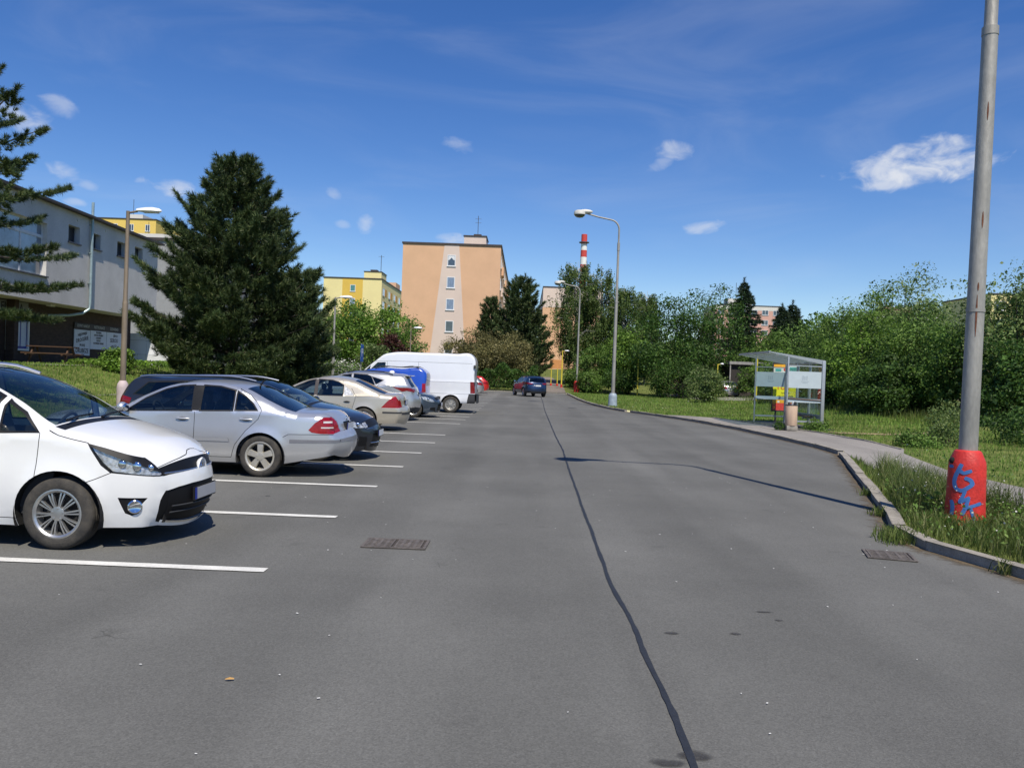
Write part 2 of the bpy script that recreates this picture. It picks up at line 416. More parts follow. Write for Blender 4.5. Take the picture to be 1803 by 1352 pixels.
# ------------------------------------------------------------------ ground, road, kerbs
def asphalt(name, base, patch=0.16, seam=False):
    m = mat(name, base, rough=0.93, var=patch, vscale=0.35, var2=0.20, vscale2=90, bump=0.35, bscale=130, spec=0.25)
    nt = m.node_tree; N = nt.nodes; L = nt.links; p = N['Principled BSDF']
    src = p.inputs['Base Color'].links[0].from_socket
    # stones of the aggregate: light and dark specks
    tc = N.new('ShaderNodeTexCoord'); vo = N.new('ShaderNodeTexVoronoi'); vo.inputs['Scale'].default_value = 75
    L.new(tc.outputs['Object'], vo.inputs['Vector'])
    mr = N.new('ShaderNodeMapRange'); L.new(vo.outputs['Color'], mr.inputs[0])
    mr.inputs[1].default_value = 0.1; mr.inputs[2].default_value = 0.9; mr.inputs[3].default_value = 0.88; mr.inputs[4].default_value = 1.13
    # long worn lanes and stains
    mp = N.new('ShaderNodeMapping'); mp.inputs['Scale'].default_value = (1.1, 0.10, 1); L.new(tc.outputs['Object'], mp.inputs['Vector'])
    nz = N.new('ShaderNodeTexNoise'); nz.inputs['Scale'].default_value = 0.9; nz.inputs['Detail'].default_value = 4; L.new(mp.outputs[0], nz.inputs['Vector'])
    m2 = N.new('ShaderNodeMapRange'); L.new(nz.outputs['Fac'], m2.inputs[0]); m2.inputs[1].default_value = .3; m2.inputs[2].default_value = .7
    m2.inputs[3].default_value = 0.88; m2.inputs[4].default_value = 1.10
    n3 = N.new('ShaderNodeTexNoise'); n3.inputs['Scale'].default_value = 1.7; n3.inputs['Detail'].default_value = 7; n3.inputs['Roughness'].default_value = .65
    L.new(tc.outputs['Object'], n3.inputs['Vector'])
    m3 = N.new('ShaderNodeMapRange'); L.new(n3.outputs['Fac'], m3.inputs[0]); m3.inputs[1].default_value = .62; m3.inputs[2].default_value = .74
    m3.inputs[3].default_value = 1.0; m3.inputs[4].default_value = 0.78
    def mul(a, b):
        q = N.new('ShaderNodeVectorMath'); q.operation = 'SCALE'; L.new(a, q.inputs[0]); L.new(b, q.inputs['Scale']); return q.outputs[0]
    c = mul(mul(mul(src, mr.outputs[0]), m2.outputs[0]), m3.outputs[0])
    # wheel-polished tracks along the carriageway, wavering a little
    sx = N.new('ShaderNodeSeparateXYZ'); L.new(tc.outputs['Object'], sx.inputs[0])
    ad = N.new('ShaderNodeMath'); ad.operation = 'MULTIPLY_ADD'; L.new(nz.outputs['Fac'], ad.inputs[0]); ad.inputs[1].default_value = 2.2; L.new(sx.outputs['X'], ad.inputs[2])
    ml = N.new('ShaderNodeMath'); ml.operation = 'MULTIPLY'; L.new(ad.outputs[0], ml.inputs[0]); ml.inputs[1].default_value = 3.7
    sn = N.new('ShaderNodeMath'); sn.operation = 'SINE'; L.new(ml.outputs[0], sn.inputs[0])
    m4 = N.new('ShaderNodeMapRange'); L.new(sn.outputs[0], m4.inputs[0]); m4.inputs[1].default_value = -1; m4.inputs[2].default_value = 1; m4.inputs[3].default_value = 0.95; m4.inputs[4].default_value = 1.05
    # a few hairline cracks, only here and there
    dv = N.new('ShaderNodeTexVoronoi'); dv.feature = 'DISTANCE_TO_EDGE'; dv.inputs['Scale'].default_value = 0.28
    wp = N.new('ShaderNodeTexNoise'); wp.inputs['Scale'].default_value = 1.3; wp.inputs['Detail'].default_value = 6; L.new(tc.outputs['Object'], wp.inputs['Vector'])
    va = N.new('ShaderNodeVectorMath'); va.operation = 'MULTIPLY_ADD'; L.new(wp.outputs['Color'], va.inputs[0]); va.inputs[1].default_value = (.9, .9, 0); L.new(tc.outputs['Object'], va.inputs[2]); L.new(va.outputs[0], dv.inputs['Vector'])
    m5 = N.new('ShaderNodeMapRange'); L.new(dv.outputs['Distance'], m5.inputs[0]); m5.inputs[1].default_value = .0005; m5.inputs[2].default_value = .0022; m5.inputs[3].default_value = .72; m5.inputs[4].default_value = 1.0
    m6 = N.new('ShaderNodeMapRange'); L.new(n3.outputs['Fac'], m6.inputs[0]); m6.inputs[1].default_value = .60; m6.inputs[2].default_value = .66; m6.inputs[3].default_value = 1; m6.inputs[4].default_value = 0
    mxx = N.new('ShaderNodeMath'); mxx.operation = 'MAXIMUM'; L.new(m5.outputs[0], mxx.inputs[0]); L.new(m6.outputs[0], mxx.inputs[1])
    c = mul(mul(c, m4.outputs[0]), mxx.outputs[0])
    L.new(c, p.inputs['Base Color'])
    return m
M_ROAD = asphalt('asphalt_road', (0.130, 0.129, 0.119))
M_WALK = asphalt('asphalt_walk', (0.27, 0.25, 0.225), 0.10)
M_SOIL = mat('lawn_soil', (0.095, 0.130, 0.032), rough=1, var=0.35, vscale=1.3, var2=0.4, vscale2=30, bump=0.6, bscale=25, spec=0.1, col2=(0.19, 0.215, 0.06))
M_KERB = mat('kerb_concrete', (0.30, 0.275, 0.235), rough=0.95, var=0.22, vscale=6, var2=0.2, vscale2=70, bump=0.5, bscale=60, spec=0.2)
M_PAINT = mat('road_paint', (0.66, 0.65, 0.60), rough=0.75, var=0.10, vscale=3, var2=0.12, vscale2=45, bump=0.3, bscale=120, spec=0.3)
M_TAR = mat('tar_seam', (0.022, 0.024, 0.028), rough=0.62, var=0.2, vscale=14, bump=0.3, bscale=60)
M_STAIN = mat('oil_stain', (0.050, 0.048, 0.046), rough=0.8, var=0.25, vscale=14, var2=0.3, vscale2=90, bump=0.4, bscale=120)

RIGHT_EDGE = [(9.4, -10.0), (6.6, 0.0), (5.15, 5.5), (4.62, 7.5), (4.24, 8.95), (4.36, 9.6), (4.82, 10.86), (6.2, 15.2), (7.5, 19.3), (7.87, 20.54), (8.0, 22.3), (7.94, 25.0),
              (7.72, 29.5), (7.30, 33.0), (6.85, 35.6), (6.0, 38.9), (5.14, 41.9), (4.62, 45.0), (4.28, 48.6), (4.05, 54.0), (3.95, 60.0), (4.0, 70.0), (4.05, 79.0)]
LEFT_EDGE = [(-8.3, 79.0), (-8.3, -10.0)]
ROAD = RIGHT_EDGE + LEFT_EDGE

def ground_h(x, y):
    x = np.asarray(x, float); y = np.asarray(y, float)
    h = 0.085 + 0 * x
    h = h + 1.35 * smoothstep(-x, 8.9, 17.5) * smoothstep(-x, 8.3, 9.5)
    h = h + 0.05 * np.clip(x - 13, 0, 60) * smoothstep(y, -5, 20)
    far = np.clip(y - 81, 0, 60) * 0.045
    h = h + far
    h = h + 26 * smoothstep(np.hypot(x, y), 240, 520) * smoothstep(x, -60, 160)
    # gentle unevenness
    h = h + (0.012 + .03 * smoothstep(x, 12, 16)) * np.sin(x * 1.3 + 0.7 * y) * np.sin(y * 0.9 - x * .4) * smoothstep(np.abs(x), 7, 12)
    return h

def build_ground():
    rp = resample(ROAD, 1.0, True)
    off = offset_poly(ROAD, 0.14)
    hole = resample(off, 1.0, True)
    R = 2600.0
    outer = np.array([(-R, -R), (R, -R), (R, R), (-R, R)])
    pts = []
    xs = np.arange(-45, 60, 1.25); ys = np.arange(-12, 110, 1.25)
    pts.append(np.stack(np.meshgrid(xs, ys), -1).reshape(-1, 2))
    xs = np.arange(-600, 601, 25.0); ys = np.arange(-300, 701, 25.0); g = np.stack(np.meshgrid(xs, ys), -1).reshape(-1, 2)
    pts.append(g[~((g[:, 0] > -46) & (g[:, 0] < 61) & (g[:, 1] > -13) & (g[:, 1] < 111))])
    xs = np.arange(-2500, 2501, 250.0); g = np.stack(np.meshgrid(xs, xs), -1).reshape(-1, 2)
    pts.append(g[(np.abs(g[:, 0]) > 610) | (g[:, 1] > 710) | (g[:, 1] < -310)])
    pts = np.concatenate(pts)
    P, T, c = cdt(outer, [hole], pts, 1.0)
    keep = ~in_poly(c, hole)
    V, F, _ = sub(P, T, keep)
    z = ground_h(V[:, 0], V[:, 1])
    o = mk_np('ground', np.column_stack([V, z]), F, M_SOIL, smooth=True); tag(o, kind='structure')
    # road and parking sheets run a little under the kerb
    road_poly = offset_poly(ROAD, 0.20)
    P, T, c = cdt(resample(road_poly, 2.0, True), [], np.stack(np.meshgrid(np.arange(-8, 10, 2.0), np.arange(-9, 79, 2.0)), -1).reshape(-1, 2), 2.0)
    tag(mk_np('road', np.column_stack([P, np.zeros(len(P))]), T, M_ROAD), kind='structure')
build_ground()

LINES_Y = [6.73, 9.27, 11.81, 14.35, 16.88, 19.41, 21.92, 26.96, 29.38, 31.41, 33.45, 35.6, 37.7, 39.9, 42.2, 44.4, 46.7, 49.0, 51.3, 53.6, 55.9, 58.2, 60.5, 62.8, 65.1, 67.4, 69.7, 72.0]
for y in LINES_Y:
    n = 40; rr = random.Random(int(y * 100)); top = []; bot = []
    for i in range(n + 1):
        x = -7.7 + (7.7 - 2.09) * i / n
        top.append((x, y + .065 + rr.uniform(-.004, .004), .008)); bot.append((x, y - .065 + rr.uniform(-.004, .004), .008))
    o = mk('parking_line', bot + top, [(i, i + 1, n + 2 + i, n + 1 + i) for i in range(n)], M_PAINT); tag(o, kind='structure')

def kerb_run(name, line, width=0.125, height=0.105, stone=1.0, inside=1, seed=1, ragged=False):
    """a row of separate kerb stones along a polyline; the stones lie on the given side of the line"""
    root = bpy.data.objects.new(name, None); COL.objects.link(root); tag(root, kind='structure')
    P = resample(line, 0.05); d = np.concatenate([[0], np.cumsum(np.linalg.norm(np.diff(P, axis=0), axis=1))])
    rr = random.Random(seed); proto = {}
    n = int(d[-1] / stone)
    for i in range(n):
        a = np.array([np.interp(i * stone, d, P[:, k]) for k in (0, 1)]); b = np.array([np.interp((i + 1) * stone, d, P[:, k]) for k in (0, 1)])
        L = np.linalg.norm(b - a); ang = math.atan2(*(b - a)[::-1])
        key = rr.randrange(4)
        if key not in proto:
            bm = bmesh.new(); bmesh.ops.create_cube(bm, size=1); r2 = random.Random(key + seed)
            for q in bm.verts:
                q.co = Vector(((q.co.x + .5) * (stone - .014) + .007, (q.co.y + .5) * width * inside, (q.co.z + .5) * (height + .12) - .12))
            e = [e for e in bm.edges if min(v.co.z for v in e.verts) > 0]
            bmesh.ops.bevel(bm, geom=e, offset=.016, segments=2, affect='EDGES')
            for q in bm.verts: q.co += Vector((r2.uniform(-.003, .003), r2.uniform(-.006, .006), r2.uniform(-.006, .006)))
            me = bpy.data.meshes.new('kerb_stone'); bm.to_mesh(me); bm.free(); me.materials.append(M_KERB); proto[key] = me
        o = bpy.data.objects.new('kerb_stone', proto[key]); COL.objects.link(o); o.parent = root
        o.location = (a[0], a[1] + rr.uniform(-.006, .006), rr.uniform(-.012, .004)); o.rotation_euler = (rr.uniform(-.02, .02), rr.uniform(-.006, .006), ang + rr.uniform(-.01, .01))
        o.scale = (L / stone, 1, 1)
    return root
kerb_run('kerb_at_verge', [p for p in RIGHT_EDGE[1:] if p[1] <= 20.6], inside=-1, seed=3)
kerb_run('kerb_at_bus_stop', [p for p in RIGHT_EDGE if 20.5 <= p[1] <= 42], inside=-1, seed=4)
kerb_run('kerb_at_lawn', [p for p in RIGHT_EDGE if p[1] >= 41.8], inside=-1, seed=5)
kerb_run('kerb_at_road_end', [(4.05, 79.0), (-8.3, 79.0)], inside=-1, seed=6)
kerb_run('kerb_at_parking', [(-8.3, 79.0), (-8.3, -6.0)], inside=-1, seed=7)

def sheet(name, poly, m, dz=0.012, h=0.8, hf=ground_h, zfix=None):
    b = resample(poly, h, True); x0, y0 = b.min(0); x1, y1 = b.max(0)
    g = np.stack(np.meshgrid(np.arange(x0, x1, h), np.arange(y0, y1, h)), -1).reshape(-1, 2)
    P, T, c = cdt(b, [], g, h)
    z = hf(P[:, 0], P[:, 1]) + dz if zfix is None else np.full(len(P), zfix)
    o = mk_np(name, np.column_stack([P, z]), T, m, smooth=True); return tag(o, kind='structure')
# pavement of the bus stop and the footpath that leaves it towards the right
STOP_WALK = [(8.02, 20.6), (8.15, 22.3), (8.09, 25.0), (7.87, 29.5), (7.45, 33.0), (7.0, 35.6), (6.4, 37.6), (7.3, 37.8), (8.35, 36.6), (9.0, 33.6), (9.55, 30.4), (10.1, 27.5), (10.25, 24.5), (10.0, 21.6), (9.4, 20.3), (8.55, 16.6), (8.5, 14.3), (8.75, 11.5), (9.6, 4.0), (7.4, 4.0), (6.75, 9.0), (6.65, 12.5), (6.95, 16.2), (7.55, 18.9)]
FLAT = lambda x, y: 0.105 + 0 * np.asarray(x)
sheet('pavement', STOP_WALK, M_WALK, 0.012, 0.7)
kerb_run('pavement_edging', [(10.0, 21.6), (10.25, 24.5), (10.1, 27.5), (9.55, 30.4), (9.0, 33.6), (8.35, 36.6)], width=.06, height=.135, inside=1, seed=9)
for st in bpy.data.objects['pavement_edging'].children: st.location.z = float(ground_h(st.location.x, st.location.y)) - .085
sheet('shelter_floor', [(9.75, 29.6), (11.3, 29.75), (11.0, 35.2), (9.2, 35.0)], asphalt('asphalt_shelter', (0.10, 0.10, 0.10), .1), 0.016, 0.8)
sheet('footpath_uphill', [(1.6, 79.15), (4.0, 79.15), (4.2, 88), (4.1, 98), (3.6, 112), (1.9, 112), (2.0, 98), (1.7, 88)], mat('footpath_brown', (0.20, 0.17, 0.145), rough=.95, var=.15, var2=.2, bump=.3), 0.03, 1.2)
sheet('back_lane', [(14.5, 66), (17.0, 64.5), (25, 61.0), (40, 59.5), (40, 63.5), (26, 65.5), (18.5, 80), (14.0, 84)], M_WALK, 0.03, 1.2)
sheet('bare_earth', [(10.6, 27.5), (12.4, 28.0), (14.4, 28.6), (14.2, 29.1), (12.2, 28.9), (10.4, 28.6)], mat('dry_earth', (0.30, 0.22, 0.12), rough=1, var=.25, var2=.3, bump=.5), 0.03, .5)
sheet('building_path', [(-18.6, 28), (-16.9, 28), (-17.2, 60), (-19.2, 60)], M_WALK, 0.02, 1.5)
kerb_run('bank_edging', [(-12.6, 22.0), (-12.6, 40.0)], width=.08, height=.0, inside=1, seed=11)
for st in bpy.data.objects['bank_edging'].children:
    st.location.z = float(ground_h(st.location.x, st.location.y)) + .02

# tar seam down the middle of the road and stains
seam = [(0.80, 2.4), (0.807, 3.59), (0.818, 4.28), (0.80, 5.0), (0.808, 5.53), (0.77, 6.6), (0.786, 8.29), (0.80, 10.2), (0.84, 13.1), (0.86, 15.0), (0.924, 19.2), (0.915, 22), (0.925, 25.0), (0.96, 31), (1.0, 38.5), (1.12, 48), (1.22, 55.8), (1.3, 66)]
P, _ = spline(seam, 0.12); rr = np.random.default_rng(4)
w = 0.034 + 0.003 * np.sin(P[:, 1] * 5.1) + rr.normal(0, .003, len(P)); jit = np.convolve(rr.normal(0, .006, len(P)), np.ones(5) / 5, 'same')
c = P[:, 0] + jit; n = len(P)
V = np.concatenate([np.column_stack([c - w / 2, P[:, 1], np.full(n, .0065)]), np.column_stack([c + w / 2, P[:, 1], np.full(n, .0065)])])
tag(mk_np('tar_seam', V, np.array([(i, n + i, n + i + 1, i + 1) for i in range(n - 1)]), M_TAR), kind='structure')
def feather(m, scale=9.0, lo=.25, hi=1.0, strength=.85):
    # the spot fades out into the asphalt round it
    nt = m.node_tree; N = nt.nodes; L = nt.links; p = N['Principled BSDF']; out = [n for n in N if n.type == 'OUTPUT_MATERIAL'][0]
    tc = N.new('ShaderNodeTexCoord'); mp = N.new('ShaderNodeMapping'); mp.inputs['Location'].default_value = (-1, -1, 0); mp.inputs['Scale'].default_value = (2, 2, 0); L.new(tc.outputs['Generated'], mp.inputs['Vector'])
    ln = N.new('ShaderNodeVectorMath'); ln.operation = 'LENGTH'; L.new(mp.outputs[0], ln.inputs[0])
    nz = N.new('ShaderNodeTexNoise'); nz.inputs['Scale'].default_value = scale; nz.inputs['Detail'].default_value = 5; L.new(tc.outputs['Object'], nz.inputs['Vector'])
    ad = N.new('ShaderNodeMath'); ad.operation = 'MULTIPLY_ADD'; L.new(nz.outputs['Fac'], ad.inputs[0]); ad.inputs[1].default_value = .9; L.new(ln.outputs['Value'], ad.inputs[2])
    mr = N.new('ShaderNodeMapRange'); mr.interpolation_type = 'SMOOTHSTEP'; L.new(ad.outputs[0], mr.inputs[0]); mr.inputs[1].default_value = lo + .45; mr.inputs[2].default_value = hi + .35; mr.inputs[3].default_value = strength; mr.inputs[4].default_value = 0
    tr = N.new('ShaderNodeBsdfTransparent'); mx = N.new('ShaderNodeMixShader'); L.new(mr.outputs[0], mx.inputs[0]); L.new(tr.outputs[0], mx.inputs[1]); L.new(p.outputs[0], mx.inputs[2]); L.new(mx.outputs[0], out.inputs[0])
feather(M_STAIN)
def stain(cx, cy, rx, ry, seed, rot=0.0):
    r = np.random.default_rng(seed); k = 72; t = np.linspace(0, 2 * math.pi, k, endpoint=False)
    rad = 1 + sum(r.normal(0, .30 / (j + .8) ** .7) * np.cos((j + 1) * t + r.uniform(0, 6)) for j in range(16)) * .62
    x = rx * rad * np.cos(t); y = ry * rad * np.sin(t)
    return mk('oil_stain', [(cx + a * math.cos(rot) - b * math.sin(rot), cy + a * math.sin(rot) + b * math.cos(rot), .0045) for a, b in zip(x, y)], [tuple(range(k))], M_STAIN)
for a in [(0.84, 3.70, .10, .06, 1), (0.70, 3.63, .10, .045, 2), (1.49, 5.55, .05, .03, 3), (1.83, 6.1, .07, .03, 4), (1.05, 5.5, .06, .03, 5), (1.9, 5.9, .04, .02, 8), (2.6, 44, .3, .5, 9), (-4.6, 10.4, .12, .10, 21), (-4.2, 10.7, .07, .05, 22), (-3.6, 18.3, .16, .12, 23), (-3.9, 20.5, .14, .2, 24), (-3.3, 10.6, .05, .04, 25)]:
    tag(stain(*a), kind='structure')

# dirt and dead leaves gathered in the gutter
M_GUTTER = mat('gutter_dirt', (0.135, 0.100, 0.060), rough=1, var=.35, vscale=9, var2=.4, vscale2=60, bump=.6, bscale=50)
def gutter():
    nt = M_GUTTER.node_tree; N = nt.nodes; L = nt.links; p = N['Principled BSDF']; out = [n for n in N if n.type == 'OUTPUT_MATERIAL'][0]
    tc = N.new('ShaderNodeTexCoord'); nz = N.new('ShaderNodeTexNoise'); nz.inputs['Scale'].default_value = 5; nz.inputs['Detail'].default_value = 7; nz.inputs['Roughness'].default_value = .7; L.new(tc.outputs['Object'], nz.inputs['Vector'])
    at = N.new('ShaderNodeAttribute'); at.attribute_name = 'edge'
    ad = N.new('ShaderNodeMath'); ad.operation = 'ADD'; L.new(nz.outputs['Fac'], ad.inputs[0]); L.new(at.outputs['Fac'], ad.inputs[1])
    mr = N.new('ShaderNodeMapRange'); mr.interpolation_type = 'SMOOTHSTEP'; L.new(ad.outputs[0], mr.inputs[0]); mr.inputs[1].default_value = .58; mr.inputs[2].default_value = 1.0; mr.inputs[3].default_value = 0; mr.inputs[4].default_value = .9
    tr = N.new('ShaderNodeBsdfTransparent'); mx = N.new('ShaderNodeMixShader'); L.new(mr.outputs[0], mx.inputs[0]); L.new(tr.outputs[0], mx.inputs[1]); L.new(p.outputs[0], mx.inputs[2]); L.new(mx.outputs[0], out.inputs[0])
    P = resample([q for q in RIGHT_EDGE if q[1] > 1], .25); d = np.gradient(P, axis=0); d /= np.linalg.norm(d, axis=1)[:, None]; nr = np.column_stack([-d[:, 1], d[:, 0]]); n = len(P); rows = [(.02, .55), (-.0, .5), (-.10, .28), (-.25, .08), (-.45, -.3)]
    V = np.concatenate([np.column_stack([P - nr * w, np.full(n, .005)]) for w, _ in rows]); F = np.array([(r * n + i, r * n + i + 1, (r + 1) * n + i + 1, (r + 1) * n + i) for r in range(4) for i in range(n - 1)])
    o = mk_np('gutter_dirt', V, F, M_GUTTER); a = o.data.attributes.new('edge', 'FLOAT', 'POINT'); a.data.foreach_set('value', np.repeat([e for _, e in rows], n).astype(np.float32)); tag(o, kind='structure')
gutter()

# drain grates
M_IRON = mat('rusty_iron', (0.140, 0.122, 0.108), rough=.8, metal=.3, var=.35, vscale=12, var2=.3, vscale2=70, bump=.4)
M_DARK = mat('dark_void', (0.055, 0.046, 0.040), rough=.9, var=0.0)
def grate(name, label, cx, cy, L, Wd, rz, panels, z=.006):
    t = thing(name, label, 'drain grate', (cx, cy, z), rz)
    MB().box(-L / 2, L / 2, -Wd / 2, Wd / 2, -.0015, .0015).build('drain_pit', M_DARK, t)
    fr = MB(); e = .028
    for (a, b, c_, d) in [(-L / 2, L / 2, -Wd / 2, -Wd / 2 + e), (-L / 2, L / 2, Wd / 2 - e, Wd / 2), (-L / 2, -L / 2 + e, -Wd / 2 + e, Wd / 2 - e), (L / 2 - e, L / 2, -Wd / 2 + e, Wd / 2 - e)]:
        fr.box(a, b, c_, d, .002, .010)
    fr.build('frame', M_IRON, t)
    pw = (L - 2 * e) / panels
    for k in range(panels):
        x0 = -L / 2 + e + k * pw + .006; x1 = x0 + pw - .03
        g = MB(); nb = 6
        for i in range(nb):
            y = -Wd / 2 + e + (Wd - 2 * e) * (i + .5) / nb; g.box(x0, x1, y - .014, y + .014, .002, .011)
        for j in range(5):
            x = x0 + (x1 - x0) * j / 4; g.box(max(x0, x - .014), min(x1, x + .014), -Wd / 2 + e, Wd / 2 - e, .003, .0125)
        g.build('grating', M_IRON, t)
grate('drain_grate', 'double rectangular iron drain grate in the asphalt in front of the white minivan', -1.2, 7.95, .62, .42, 0.0, 2)
grate('drain_grate', 'rusty drain grate in the gutter near the red lamp post base', 3.75, 8.33, .46, .42, -0.25, 1)

# scattered light specks: petals and grit on the asphalt, one dry leaf
r = np.random.default_rng(12); n = 150
X = r.uniform(-7, 5, n); Y = 2.5 + r.power(1.2, n) * 12; s = r.uniform(.004, .011, n); a = r.uniform(0, 3.1, n)
X = np.where((X > 3.9) & (Y > 7), 3.5, X)
dx = np.stack([np.cos(a) * s, np.sin(a) * s], 1); dy = np.stack([-np.sin(a) * s * .6, np.cos(a) * s * .6], 1); c = np.stack([X, Y], 1)
V = np.stack([np.column_stack([c + p * dx + q * dy, np.full(n, .009)]) for p, q in ((-1, -1), (1, -1), (1, 1), (-1, 1))], 1).reshape(-1, 3)
tag(mk_np('petals', V, np.arange(4 * n).reshape(n, 4), mat('petal_white', (0.75, 0.74, 0.70), rough=.8, var=.1)), 'tiny white petals and grit scattered over the asphalt', 'petals', kind='stuff')
lf = MB().add([(-1.53 + a, 4.35 + b, .010 + c) for a, b, c in [(-.022, -.006, 0), (0, -.012, .004), (.026, .002, .001), (.022, .012, .004), (0, .008, .009), (-.02, .003, .003)]], [(0, 1, 4, 5), (1, 2, 3, 4)])
tag(lf.build('dry_leaf', mat('dry_leaf', (0.45, 0.26, 0.08), rough=.8, var=.2)), 'small orange dry leaf lying on the bare asphalt', 'leaf')
# ------------------------------------------------------------------ vehicles
def paint_mat(name, col, metal=0.0, rough=0.38, flake=0.0, coat=0.8):
    m = mat(name, col, rough=rough, metal=metal, var=0.03, vscale=1.6, coat=coat, var2=flake, vscale2=900 if flake else 60)
    # a thin film of road dust towards roughness
    nt = m.node_tree; N = nt.nodes; L = nt.links; p = N['Principled BSDF']
    tc = N.new('ShaderNodeTexCoord'); n = N.new('ShaderNodeTexNoise'); n.inputs['Scale'].default_value = 7; n.inputs['Detail'].default_value = 6
    L.new(tc.outputs['Object'], n.inputs['Vector'])
    mr = N.new('ShaderNodeMapRange'); L.new(n.outputs['Fac'], mr.inputs[0]); mr.inputs[1].default_value = .3; mr.inputs[2].default_value = .75
    mr.inputs[3].default_value = 0.03; mr.inputs[4].default_value = 0.16; L.new(mr.outputs[0], p.inputs['Coat Roughness'])
    return m
M_GLASS = glass_mat('car_glass', (0.50, 0.58, 0.57))
M_GRILLE = mat('grille_black', (0.006, 0.006, 0.007), rough=.55, var=.1, spec=.3)
M_GLASS_DARK = glass_mat('car_glass_tinted', (0.16, 0.19, 0.20))
M_LENS = glass_mat('lamp_lens', (0.94, 0.95, 0.95), extra=0.0)
M_TRIM = mat('black_trim', (0.010, 0.010, 0.011), rough=.5, var=.15, spec=.3)
M_PLASTIC = mat('dark_plastic', (0.035, 0.036, 0.038), rough=.65, var=.15, bump=.1, bscale=200)
M_GAP = mat('panel_gap', (0.006, 0.006, 0.006), rough=.9, var=0)
M_CHROME = mat('chrome', (0.78, 0.79, 0.80), rough=.10, metal=1.0, var=.03)
M_SATIN = mat('satin_metal', (0.62, 0.63, 0.64), rough=.32, metal=1.0, var=.05)
M_REFL = mat('lamp_reflector', (0.70, 0.71, 0.72), rough=.3, metal=.5, var=.6, vscale=20, bump=.8, bscale=16, col2=(.95, .95, .95))
M_TYRE = mat('tyre_rubber', (0.032, 0.031, 0.030), rough=.85, var=.25, vscale=9, bump=.3, bscale=90, col2=(0.078, 0.069, 0.056))
M_ALLOY = mat('alloy_rim', (0.52, 0.52, 0.51), rough=.34, metal=.85, var=.10, vscale=12)
M_ALLOY_WARM = mat('alloy_rim_dusty', (0.58, 0.55, 0.47), rough=.42, metal=.6, var=.12, vscale=10)
M_STEEL = mat('steel_rim', (0.40, 0.39, 0.36), rough=.5, metal=.6, var=.25, vscale=10)
M_BRAKE = mat('brake_dark', (0.03, 0.03, 0.03), rough=.7, metal=.4, var=.2)
M_RED = mat('tail_lamp_red', (0.27, 0.003, 0.006), rough=.22, var=.2, vscale=25, coat=.35)
M_RED2 = mat('tail_lamp_deep_red', (0.19, 0.003, 0.005), rough=.22, var=.2, vscale=25, coat=.35)
M_CLEAR = mat('tail_lamp_clear', (0.62, 0.58, 0.56), rough=.15, var=.12, vscale=30, coat=1.0)
M_CABIN = mat('cabin_fabric', (0.035, 0.036, 0.040), rough=.9, var=.2, vscale=20)
M_CABIN2 = mat('seat_fabric', (0.065, 0.066, 0.070), rough=.9, var=.2, vscale=20)
M_PLATE = mat('number_plate_grey', (0.42, 0.42, 0.42), rough=.5, var=.04)
M_PLATEW = mat('number_plate_white', (0.72, 0.73, 0.72), rough=.4, var=.04)
M_EUBLUE = mat('plate_blue', (0.01, 0.03, 0.28), rough=.4, var=.03)
M_INK = mat('black_ink', (0.012, 0.012, 0.014), rough=.6, var=0.05)
M_AMBER = mat('amber_lamp', (0.75, 0.25, 0.02), rough=.2, var=.1, coat=1)

